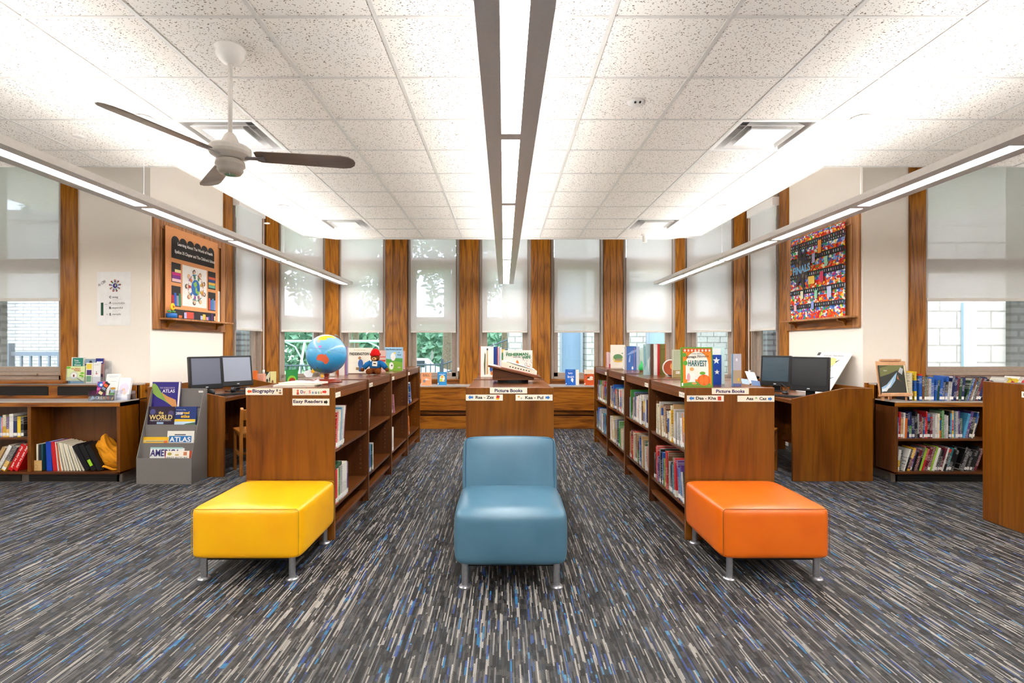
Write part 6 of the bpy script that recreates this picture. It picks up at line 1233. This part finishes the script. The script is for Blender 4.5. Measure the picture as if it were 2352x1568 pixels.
# left quilt: patchwork school banner, local X runs away from the camera
q = thing('quilt', 'peach quilted school banner with black header and children round a globe', 'quilt', (XL + 0.062, 5.80, 1.713), PI / 2)
def rumple(name, w, h, mat, parent, amp=0.012):
    mb = MB(mat); n, m = 24, 24; vs = []
    for lay in (0, 1):
        for j in range(m + 1):
            for i in range(n + 1):
                u, v = i / n * w, j / m * h; vs.append((u, (0.006 if lay else 0) , v))
    fs = []; o = (n + 1) * (m + 1)
    for j in range(m):
        for i in range(n):
            a = j * (n + 1) + i; fs.append((a, a + 1, a + n + 2, a + n + 1)); fs.append((o + a, o + a + n + 1, o + a + n + 2, o + a + 1))
    for i in range(n): fs += [(i, o + i, o + i + 1, i + 1), (o - n - 1 + i, o - n + i, 2 * o - n + i, 2 * o - n - 1 + i)]
    for j in range(m): a = j * (n + 1); fs += [(a, a + n + 1, o + a + n + 1, o + a), (a + n, o + a + n, o + a + 2 * n + 1, a + 2 * n + 1)]
    return MB(mat).add(vs, fs).build(name, parent)
QW, QH = 1.06, 1.05
qm = speckled('peach_cotton', 'DE9560', 'E9A570', 90, 0.9, 0.3)
rumple('quilt_cloth', QW, QH, qm, q)
BK = '241E1E'
head = [(0.10, 0.70), (0.97, 0.70), (0.97, 0.90)]
for k in range(6):
    c = 0.97 - 0.0725 - k * 0.145
    head += [(c + 0.0725 * math.cos(a_), 0.90 + 0.06 * math.sin(a_)) for a_ in [PI * j / 8 for j in range(1, 8)]] + [(c - 0.0725, 0.90)]
it = [('p', head, BK), ('r', 0.30, 0.16, 0.80, 0.65, 'ECE8E2'), ('r', 0.10, 0.42, 0.27, 0.65, BK), ('r', 0.10, 0.14, 0.27, 0.38, BK), ('r', 0.83, 0.42, 1.0, 0.65, BK), ('r', 0.83, 0.14, 1.0, 0.38, BK), ('r', 0.09, 0.0, 1.0, 0.11, BK)]
for i, c_ in enumerate(('EBDD9A', 'C41E78', '7A2A8A', 'E8C0C8')): it.append(('r', 0.11 if i else 0.16, 0.54 - i * 0.037, 0.27, 0.575 - i * 0.037, c_))
for i, c_ in enumerate(('B82030', '2458B8', '8A9098', '1A7858')): it.append(('p', [(0.11 + i * 0.042, 0.15), (0.15 + i * 0.042, 0.15), (0.145 + i * 0.042, 0.27 + 0.03 * (i % 2)), (0.105 + i * 0.042, 0.27 + 0.03 * (i % 2))], c_))
for i, c_ in enumerate(('D86048', '2A4A8A', 'E8B84A', '6AB8A0')): it.append(('r', 0.84, 0.545 - i * 0.036, 0.99, 0.578 - i * 0.036, c_))
for i, c_ in enumerate(('D85030', '5A70C0', '4A8AB0', '9A90C8')): it.append(('p', [(0.84 + i * 0.04, 0.15), (0.875 + i * 0.04, 0.15), (0.875 + i * 0.04, 0.30 - 0.02 * (i % 2)), (0.84 + i * 0.04, 0.30 - 0.02 * (i % 2))], c_))
for x_, w_, h_, c_ in ((0.13, 0.05, 0.03, '6AA890'), (0.23, 0.06, 0.03, 'D86A2E'), (0.33, 0.20, 0.05, '1F4A8A'), (0.36, 0.16, 0.08, 'C84A38'), (0.33, 0.05, 0.07, 'B8B0D8'), (0.66, 0.05, 0.05, 'B0B8D8'), (0.71, 0.06, 0.07, 'E8C050'), (0.78, 0.05, 0.04, 'E8A0B0'), (0.83, 0.03, 0.05, '2A4A9A'), (0.90, 0.03, 0.09, '5A2A78'), (0.96, 0.03, 0.06, 'E8C8A0')): it.append(('r', x_, 0.012, x_ + w_, 0.012 + h_, c_))
cx_, cz_ = 0.56, 0.40
it += [('c', cx_, cz_, 0.085, 0.10, '2066B0'), ('p', [(cx_ - 0.05, cz_ + 0.05), (cx_ + 0.01, cz_ + 0.08), (cx_ + 0.03, cz_ + 0.03), (cx_ - 0.02, cz_)], '7FB04A'), ('c', cx_ + 0.01, cz_ - 0.03, 0.02, 0.04, '8ABA50'), ('c', cx_ + 0.05, cz_ - 0.06, 0.025, 0.025, '7FB04A')]
SH_ = ['C8A03A', '5A9A6A', '2A7A5A', 'D87A3A', 'C8382E', '3A6AB8', '8A4A9A', 'B07A8A']; HR = ['1E1A18', 'B06A30', '3A2A20', 'E0B070']
for k in range(9):
    a_ = 2 * PI * k / 9 + 0.35; dx, dz = math.cos(a_), math.sin(a_); px_, pz_ = -dz, dx
    b0, b1 = 0.10, 0.155
    it.append(('p', [(cx_ + dx * b0 - px_ * 0.014, cz_ + dz * b0 * 1.05 - pz_ * 0.014), (cx_ + dx * b0 + px_ * 0.014, cz_ + dz * b0 * 1.05 + pz_ * 0.014), (cx_ + dx * b1 + px_ * 0.02, cz_ + dz * b1 * 1.05 + pz_ * 0.02), (cx_ + dx * b1 - px_ * 0.02, cz_ + dz * b1 * 1.05 - pz_ * 0.02)], SH_[k % 8]))
    it.append(('p', [(cx_ + dx * 0.145 - px_ * 0.045, cz_ + dz * 0.152 - pz_ * 0.045), (cx_ + dx * 0.155 - px_ * 0.045, cz_ + dz * 0.162 - pz_ * 0.045), (cx_ + dx * 0.155 + px_ * 0.045, cz_ + dz * 0.162 + pz_ * 0.045), (cx_ + dx * 0.145 + px_ * 0.045, cz_ + dz * 0.152 + pz_ * 0.045)], SH_[(k + 3) % 8]))
    it.append(('c', cx_ + dx * 0.185, cz_ + dz * 0.194, 0.026, 0.027, HR[k % 4])); it.append(('c', cx_ + dx * 0.178, cz_ + dz * 0.187, 0.019, 0.020, 'E0B896'))
art(q, 'applique', it, y=-0.002, step=0.00012)
text(q, 'Learning About The World of Health', 0.55, 0.868, w=0.72, h=0.048, col='F0ECE6', y=-0.016, bold=0.03); text(q, 'Epsilon Xi Chapter and The Children\'s School', 0.55, 0.775, w=0.82, h=0.052, col='F0ECE6', y=-0.016, bold=0.03)
t = thing('flower_pot', 'tiny blue pot with yellow flower on the left board shelf', 'flower pot', (XL + 0.11, 5.83, 1.711)); MB(flat('2470C0', 0.3)).lathe((0, 0, 0), [(0.045, 0), (0.055, 0.02), (0.055, 0.05), (0.05, 0.055)], 20).build('pot', t, smooth=True)
MB(flat('4A8A3A', 0.5)).tube([(0, 0, 0.05), (0, 0, 0.11)], 0.005, 6).ball((0, -0.04, 0.075), (0.01, 0.035, 0.012), 10, 6).ball((0, 0.04, 0.075), (0.01, 0.035, 0.012), 10, 6).build('leaf', t); o = MB(flat('F2C41C', 0.5)).lathe((0, 0, 0), [(0.04, 0), (0.042, 0.006), (0.03, 0.012)], 12).build('petals', t, loc=(0.01, 0, 0.13), rot=(0, PI / 2, 0)); MB(flat('D87A1C', 0.5)).ball((0, 0, 0.012), 0.014, 10, 6).build('flower_center', o)
tag(MB(W['paper']).box(0, -0.003, 0, 0.20, 0.0, 0.42).build('paper_sheet', loc=(XL + 0.015, 6.89, 1.715), rot=(0, 0, PI / 2)), 'plain white sheet pinned at the right edge of the left board', 'paper')
# right quilt: busy patchwork with film strips and a dark star
q = thing('quilt', 'busy multicoloured quilt with film strips and a dark star', 'quilt', (XR - 0.062, 6.945, 1.735), -PI / 2)
def busy():
    g = G('busy_patchwork_print'); tc = g.a('TexCoord'); s = g.a('SeparateXYZ', {0: tc.outputs['Object']}); u, v = s.outputs[0], s.outputs[2]
    n0 = g.a('TexNoise', {'Vector': tc.outputs['Object'], 'Scale': 30.0, 'Detail': 3.0})
    vo = g.a('TexVoronoi', {'Vector': g.a('VectorMath', {0: tc.outputs['Object'], 1: g.a('VectorMath', {0: n0.outputs[1], 'Scale': 0.05}, operation='SCALE').outputs[0]}, operation='ADD'), 'Scale': 34.0})
    h = g.a('SeparateColor', {0: vo.outputs[1]}).outputs[0]
    zone = g.math('FRACT', g.math('MULTIPLY', v, 5.2))
    A_ = g.ramp(h, [(0, lin('D8401C')), (0.25, lin('E86A24')), (0.42, lin('F0C83A')), (0.52, lin('C01C28')), (0.68, lin('3A66B8')), (0.82, lin('E8E4D8')), (0.93, lin('2A9A3E'))], 'CONSTANT')
    B_ = g.ramp(h, [(0, lin('3A66B8')), (0.3, lin('7A9AD8')), (0.5, lin('E8ECF0')), (0.66, lin('D8401C')), (0.78, lin('28A048')), (0.88, lin('C82A7A')), (0.95, lin('F0D050'))], 'CONSTANT')
    c = g.mix(g.math('GREATER_THAN', zone, 0.5), A_, B_)
    return g.out(g.bsdf(c, 0.85, 0, 0.2))
bq = busy(); QW, QH = 1.10, 1.08; rumple('quilt_cloth', QW, QH, bq, q)
it = []
for z_, th in ((0.97, 0.045), (0.93, 0.03), (0.78, 0.05), (0.57, 0.05), (0.36, 0.045), (0.17, 0.04)):
    th *= 1.35; it.append(('r', 0.0, z_ - th / 2, QW, z_ + th / 2, '15100F'))
    n_ = 26
    for k in range(n_): it.append(('r', 0.012 + k * QW / n_, z_ - th * 0.22, 0.026 + k * QW / n_, z_ + th * 0.22, R.choice(['7AC0A0', '8A6AA0', 'B86A58', '8AB0D0', 'D8D0D8', '5A2A48'])))
st = []
for k in range(16):
    r_ = (0.37 if k % 4 == 0 else 0.30) if k % 2 == 0 else 0.15; a_ = 2 * PI * k / 16 + 0.25; st.append((0.26 + r_ * 0.80 * math.cos(a_), 0.67 + r_ * math.sin(a_)))
st = [(max(0.0, a), b) for a, b in st]
it.append(('p', st, '0E0C0E')); it.append(('p', [(max(0.02, 0.26 + (a - 0.26) * 0.84), 0.67 + (b - 0.67) * 0.84) for a, b in st], '3E342C'))
for k in range(22):
    a_ = k * 2.4; r_ = 0.035 + 0.008 * k; it.append(('c', max(0.05, 0.26 + r_ * 0.9 * math.cos(a_)), 0.67 + r_ * math.sin(a_), 0.022, 0.028, ['35325A', '8A5A3A', '6A625C', '2A2A50'][k % 4]))
for x_, z_, w_, h_, c_ in ((0.62, 0.80, 0.07, 0.16, 'E8902A'), (0.50, 0.70, 0.06, 0.12, 'B8B0D8'), (0.75, 0.62, 0.06, 0.12, '9AD0B0'), (0.42, 0.44, 0.13, 0.10, 'E8C04A'), (0.66, 0.44, 0.07, 0.13, 'C8285A'), (0.80, 0.24, 0.08, 0.13, 'C0C8E8'), (0.55, 0.25, 0.06, 0.1, '8AD0A8'), (0.25, 0.27, 0.06, 0.1, 'E0D8B8'), (0.10, 0.12, 0.06, 0.08, 'D8A8B8'), (0.48, 0.12, 0.06, 0.1, '8090D0')): it.append(('r', x_, z_, x_ + w_, z_ + h_, c_))
art(q, 'applique', it, y=-0.001, step=0.00008)
text(q, 'FINALS', 0.27, 0.655, w=0.38, h=0.10, col='7AB8E8', y=-0.016, bold=0.04, rot=0.06)
# ---- poster on the left wall
D = DF - 0.004; p = thing('poster', 'white laminated poster reading At CSR Caring Accountable Respectful Example', 'poster', (X(223, D), D, Z(747, D)))
PW, PH = X(300, D) - X(223, D), Z(624, D) - Z(747, D)
MB(flat('F6F4F2', 0.3)).box(0, 0, 0, PW, 0.003, PH).build('sheet', p)
def pu(px_): return (px_) / 941.0 * 90 / 77.0 * PW - 0.5 / 77 * PW - (223 - 220) / 77.0 * PW
def pv(py_): return PH - ((py_ / 941.0 * 90) - (624 - 610)) / 123.0 * PH
it = [('r', pu(128), pv(1193), pu(190), pv(887), '1C5038'), ('c', pu(470), pv(480), 0.026, 0.028, '3A3088'), ('c', pu(480), pv(472), 0.008, 0.014, 'C8C88A')]
for k in range(9):
    a_ = 2 * PI * k / 9 + 0.2; dx, dz = math.cos(a_), math.sin(a_); it += [('c', pu(470) + dx * 0.040, pv(480) + dz * 0.043, 0.009, 0.010, ['6A8AB8', 'B8B090', '7A6AA0', '508A60'][k % 4]), ('c', pu(470) + dx * 0.056, pv(480) + dz * 0.060, 0.010, 0.010, ['A85040', '8A4A58', 'B08070'][k % 3])]
for y_, x1_ in ((803, 635), (840, 560), (937, 680), (1070, 615), (1106, 550)): it.append(('r', pu(412), pv(y_ + 3), pu(x1_), pv(y_ - 1), 'A8A4A0'))
art(p, 'poster_print', it, y=-0.001)
text(p, 'At CSR', pu(150), pv(425), w=0.095, h=0.028, col='4A4A48', rot=0.55, y=-0.0035, shear=0.3)
for c_, w_, y_, x1_ in (('C', 'aring', 755, 545), ('A', 'ccountable', 890, 705), ('R', 'espectful', 1012, 655), ('E', 'xample', 1165, 610)):
    text(p, c_, pu(358), pv(y_), h=0.025, col='2A2A28', y=-0.0035, bold=0.03); text(p, w_, pu(410), pv(y_ + 4), w=pu(x1_) - pu(410), col='5A5A58', y=-0.0035, anchor='l')
text(p, 'are', pu(258), pv(930), w=0.022, col='6A6A68', y=-0.0035); text(p, 'an', pu(285), pv(1167), w=0.016, col='6A6A68', y=-0.0035)
def outflat(c, rough=0.6): return flat(c, rough, gain=0.55)
# ================================================================ OUTSIDE THE WINDOWS
def _ground():
    g = G('mown_lawn'); tc = g.a('TexCoord'); n = g.a('TexNoise', {'Vector': tc.outputs['Object'], 'Scale': 1.2, 'Detail': 8.0})
    return g.out(g.bsdf(g.ramp(n.outputs[0], [(0.35, lin('6E8E60')), (0.65, lin('8AAA76'))]), 0.9))
tag(MB(_ground()).box(-60, 9.3, -0.9, 60, 90, -0.6).build('lawn'), kind='structure')
tag(MB(outflat('9B9C9E', 0.9)).box(-60, 5.95, -0.9, -4.3, 9.3, -0.6).box(4.3, 5.95, -0.9, 60, 9.3, -0.6).build('paving'), kind='structure')
def leafmat(a, b):
    g = G('haze_tinted_leaves'); tc = g.a('TexCoord'); n = g.a('TexNoise', {'Vector': tc.outputs['Object'], 'Scale': 1.5, 'Detail': 8.0})
    c = g.ramp(n.outputs[0], [(0.38, lin(a)), (0.62, lin(b))]); d = g.a('BsdfDiffuse', {0: c}); tl = g.a('BsdfTranslucent', {0: c})
    return g.out(g.a('MixShader', {0: 0.4, 1: d.outputs[0], 2: tl.outputs[0]}))
LM = [leafmat('5E8270', '92B69E'), leafmat('547866', '86AA94'), leafmat('6A8E78', '9EC2A8')]  # greens paled and greyed: outdoor haze is painted into the leaf colour
bark = speckled('bark', '5A4C3E', '7A6A58', 12, 0.9, 0.3)
def tree(label, x, y, h, r, k):
    t = thing('leafy_tree', label, 'tree', (x, y, -0.6), 0, 'trees beyond the fence'); rr = random.Random(k)
    MB(bark).tube([(0, 0, 0), (0.1, 0, h * 0.3), (-0.05, 0.1, h * 0.75)], [0.028 * h, 0.022 * h, 0.008 * h], 8).tube([(0.08, 0, h * 0.32), (r * 0.5, 0, h * 0.6)], [0.014 * h, 0.004 * h], 6).build('trunk', t)
    mb = MB(LM[k % 3])
    blobs = [(rr.uniform(-1, 1) * r * 0.7, rr.uniform(-1, 1) * r * 0.7, h * rr.uniform(0.42, 0.92), r * rr.uniform(0.28, 0.5)) for _ in range(17)]
    for bx, by, bz, br in blobs:
        for _ in range(230):
            d = Vector((rr.gauss(0, 1), rr.gauss(0, 1), rr.gauss(0, 1))).normalized() * br * rr.uniform(0.65, 1.05); c = Vector((bx, by, bz)) + d
            s = rr.uniform(0.11, 0.24) * max(0.7, r / 3); a = Vector((rr.gauss(0, 1), rr.gauss(0, 1), rr.gauss(0, 1))).normalized(); b = a.orthogonal().normalized()
            mb.add([c - a * s, c - b * s * 0.5, c + a * s, c + b * s * 0.5], [(0, 1, 2, 3)])
    mb.build('foliage', t, fix=False)
tree('tall hazy green tree seen through the angled left corner window', -13.2, 27, 11, 3.6, 1)
tree('broad hazy tree seen through the leftmost flat window', -7.8, 25, 12.5, 3.4, 2)
tree('dense tree behind the fence in the second flat window', -3.2, 28.5, 11.5, 3.3, 3)
tree('light green tree just left of the stone building corner', 0.0, 34, 11, 3.0, 4)
tree('distant low tree filling the gap behind the swing frame', -19, 35, 9.0, 3.4, 5)
tree('distant tree behind the fence between two nearer trees', -10.5, 36, 10, 3.4, 6)
tree('tree beyond the pale brick wing at the far left', -21.5, 26, 10, 3.4, 7)
def hedge():
    rr = random.Random(9); mb = MB(LM[2])
    for _ in range(6500):
        c = Vector((rr.uniform(-34, 2), rr.uniform(40, 42), rr.uniform(-0.6, 3.4))); s = rr.uniform(0.2, 0.5); a = Vector((rr.gauss(0, 1), rr.gauss(0, 1), rr.gauss(0, 1))).normalized(); b = a.orthogonal().normalized()
        mb.add([c - a * s, c - b * s * 0.6, c + a * s, c + b * s * 0.6], [(0, 1, 2, 3)])
    tag(mb.build('shrubbery', fix=False), kind='stuff')
hedge()
# black picket fence climbing to the right
def fence(label, x0, x1, y0, y1, z0, z1, g):
    t = thing('metal_fence', label, 'fence', (x0, y0, z0), 0, g); fm = outflat('3E4A55', 0.5); n = int(abs(x1 - x0) / 0.14)
    P = lambda k: ((x1 - x0) * k, (y1 - y0) * k, (z1 - z0) * k)
    m = MB(fm)
    for k in range(n + 1):
        a = P(k / n); w_ = 0.012 if k % 14 else 0.04; m.box(a[0] - w_, a[1] - w_, a[2], a[0] + w_, a[1] + w_, a[2] + (1.42 if k % 14 else 1.55))
    m.build('pickets', t)
    a, b = Vector(P(0)), Vector(P(1))
    for hz in (0.15, 1.1, 1.38): MB(fm).tube([a + Vector((0, 0, hz)), b + Vector((0, 0, hz))], 0.025, 5).build('rail', t)
fence('dark metal picket fence seen under the shades of the left windows', -9.3, -1.9, 15.2, 15.2, -0.6, -0.55, 'metal fences outside')
fence('dark metal fence rising to the stone building corner', -1.84, 0.1, 15.2, 16.0, -0.55, 0.2, 'metal fences outside')
t = thing('swing_frame', 'pale green playground swing frame beyond the fence', 'swing set', (-7.2, 18.5, -0.6)); sm = outflat('BFE8D2', 0.5)
MB(sm).tube([(-3, 0, 2.15), (3, 0, 2.15)], 0.05, 8).build('top_bar', t)
for x_ in (-3, 0, 3):
    MB(sm).tube([(x_, -0.9, 0), (x_, 0, 2.15), (x_, 0.9, 0)], 0.045, 8).build('leg', t)
    MB(sm).tube([(x_ - 0.75, 0, 2.15), (x_ - 0.35, 0, 1.95), (x_ - 0.1, 0, 1.5), (x_, 0, 1.1)], 0.03, 6).build('arch', t)
for x_ in (-1.8, -1.1, 1.1, 1.8): MB(outflat('8F9A98', 0.5)).tube([(x_, 0, 2.1), (x_, 0, 0.6)], 0.012, 5).build('chain', t)
t = thing('parked_car', 'small pale parked car behind the fence, second flat window', 'car', (-4.6, 25, -0.6))
MB(outflat('D9D4D6', 0.3)).extr([(-1.9, -0.8, 0.35), (1.9, -0.8, 0.35), (1.9, -0.8, 0.75), (1.2, -0.8, 0.95), (0.8, -0.8, 1.35), (-0.7, -0.8, 1.38), (-1.3, -0.8, 0.95), (-1.9, -0.8, 0.85)], (0, 1.6, 0)).build('body', t, bevel=0.05)
MB(outflat('39424A', 0.2)).box(-0.9, -0.81, 0.97, 0.85, -0.795, 1.28).build('side_window', t)
for x_ in (-1.2, 1.2): MB(W['black']).cyl((x_, -0.82, 0.32), (x_, -0.6, 0.32), 0.32, n=18).build('wheel', t)
MB(outflat('B03030', 0.4)).box(-1.9, -0.82, 0.6, -1.7, -0.78, 0.75).build('tail_light', t)
# stone building to the right
t = thing('stone_building', 'pale limestone block building filling the right bay windows', 'building', (0.16, 18, -0.6))
MB(W['limestone']).box(0.16, 18, -0.6, 1.95, 26, 9.5).box(2.9, 18, -0.6, 4.98, 26, 9.5).box(1.95, 18.6, -0.6, 2.9, 26, 9.5).box(6.1, 18, -0.6, 30, 26, 5.6).build('wall', t, world=True)
MB(W['limestone']).box(4.98, 18.3, -0.6, 6.1, 26, 9.5).build('window_bay', t, world=True)
MB(outflat('A8ADB5', 0.6)).box(6.0, 17.9, 5.6, 30, 26.1, 5.85).build('parapet_cap', t, world=True)
for (x0, x1, yy, z0, z1) in ((2.0, 2.85, 18.58, 0.2, 3.6), (5.05, 6.05, 18.28, -0.2, 3.0)):
    f = MB(outflat('B9C4D2', 0.4)).box(x0, yy - 0.06, z0, x1, yy, z1).build('window', t, world=True)
    f2 = MB(outflat('8FA9C4', 0.1)).box(x0 + 0.1, yy - 0.07, z0 + 0.1, x1 - 0.1, yy - 0.06, z1 - 0.1).build('pane', f, world=True)
t = thing('far_house', 'small grey gabled roof among the trees, second flat window', 'house', (-6.2, 45, -0.6))
MB(outflat('C8C4BE', 0.8)).box(-3, 0, 0, 3, 5, 2.6).build('wall', t); MB(outflat('77797C', 0.8)).extr([(-3.4, -0.3, 2.6), (3.4, -0.3, 2.6), (0, -0.3, 4.2)], (0, 5.6, 0)).build('roof', t)
t = thing('brick_wing', 'pale long-brick school wing outside the far left window', 'building', (-12, 13, -0.6))
MB(W['paleBrick']).box(-17, 13, -0.6, -10.3, 20, 4.55).build('wall', t, world=True); MB(outflat('8B8E94', 0.6)).box(-17.1, 12.85, 4.55, -10.2, 20, 4.8).build('roof_edge', t, world=True)
t = thing('porch_rail', 'short dark rail outside the far left window', 'railing', (-11.6, 12, -0.6))
MB(outflat('5A6878', 0.5)).box(-0.15, 0, 0, 0, 0.15, 2.05).box(0, 0.05, 1.75, 1.6, 0.12, 1.85).build('rail', t)
for k in range(6): MB(outflat('5A6878', 0.5)).box(0.2 + k * 0.22, 0.06, 0.9, 0.24 + k * 0.22, 0.1, 1.8).build('baluster', t)
t = thing('block_wing', 'beige block wall with tall pale blue windows outside the far right window', 'building', (11, 12, -0.6))
MB(_blocks('beige_blocks', 'A09890', '968E86', '6C645C', 0.8, 0.4)).box(8.5, 12, -0.6, 22, 17.6, 6.2).build('wall', t, world=True)
MB(outflat('8C8E96', 0.6)).extr([(8.4, 11.8, 5.0), (22, 11.8, 8.2), (22, 11.8, 8.5), (8.4, 11.8, 5.3)], (0, 5.8, 0)).build('roof_edge', t, world=True)
for a, b in ((10.7, 11.0), (11.75, 12.95)):
    MB(outflat('B4D3E6', 0.2)).box(a, 11.93, -0.3, b, 12.0, 2.4).build('window', t, world=True)
for nm, x0, y0, x1, y1, lb in (('brick_pier', -7.2, 6.55, -6.42, 6.62, 'grey rock-faced brick pier at the picture\'s left edge'), ('brick_pier', 6.5, 6.57, 7.3, 6.64, 'grey rock-faced brick pier in the far right window'),
                           ('brick_pier', -5.1, 9.4, -4.82, 9.8, 'pale grey brick pier seen past the two left monitors'), ('brick_pier', 4.83, 9.4, 5.07, 9.8, 'grey brick pier seen past the two right monitors')):
    tag(MB(W['greyBrick']).box(x0, y0, -0.6, x1, y1, 6).build(nm), lb, 'brick pier', 'brick piers outside')
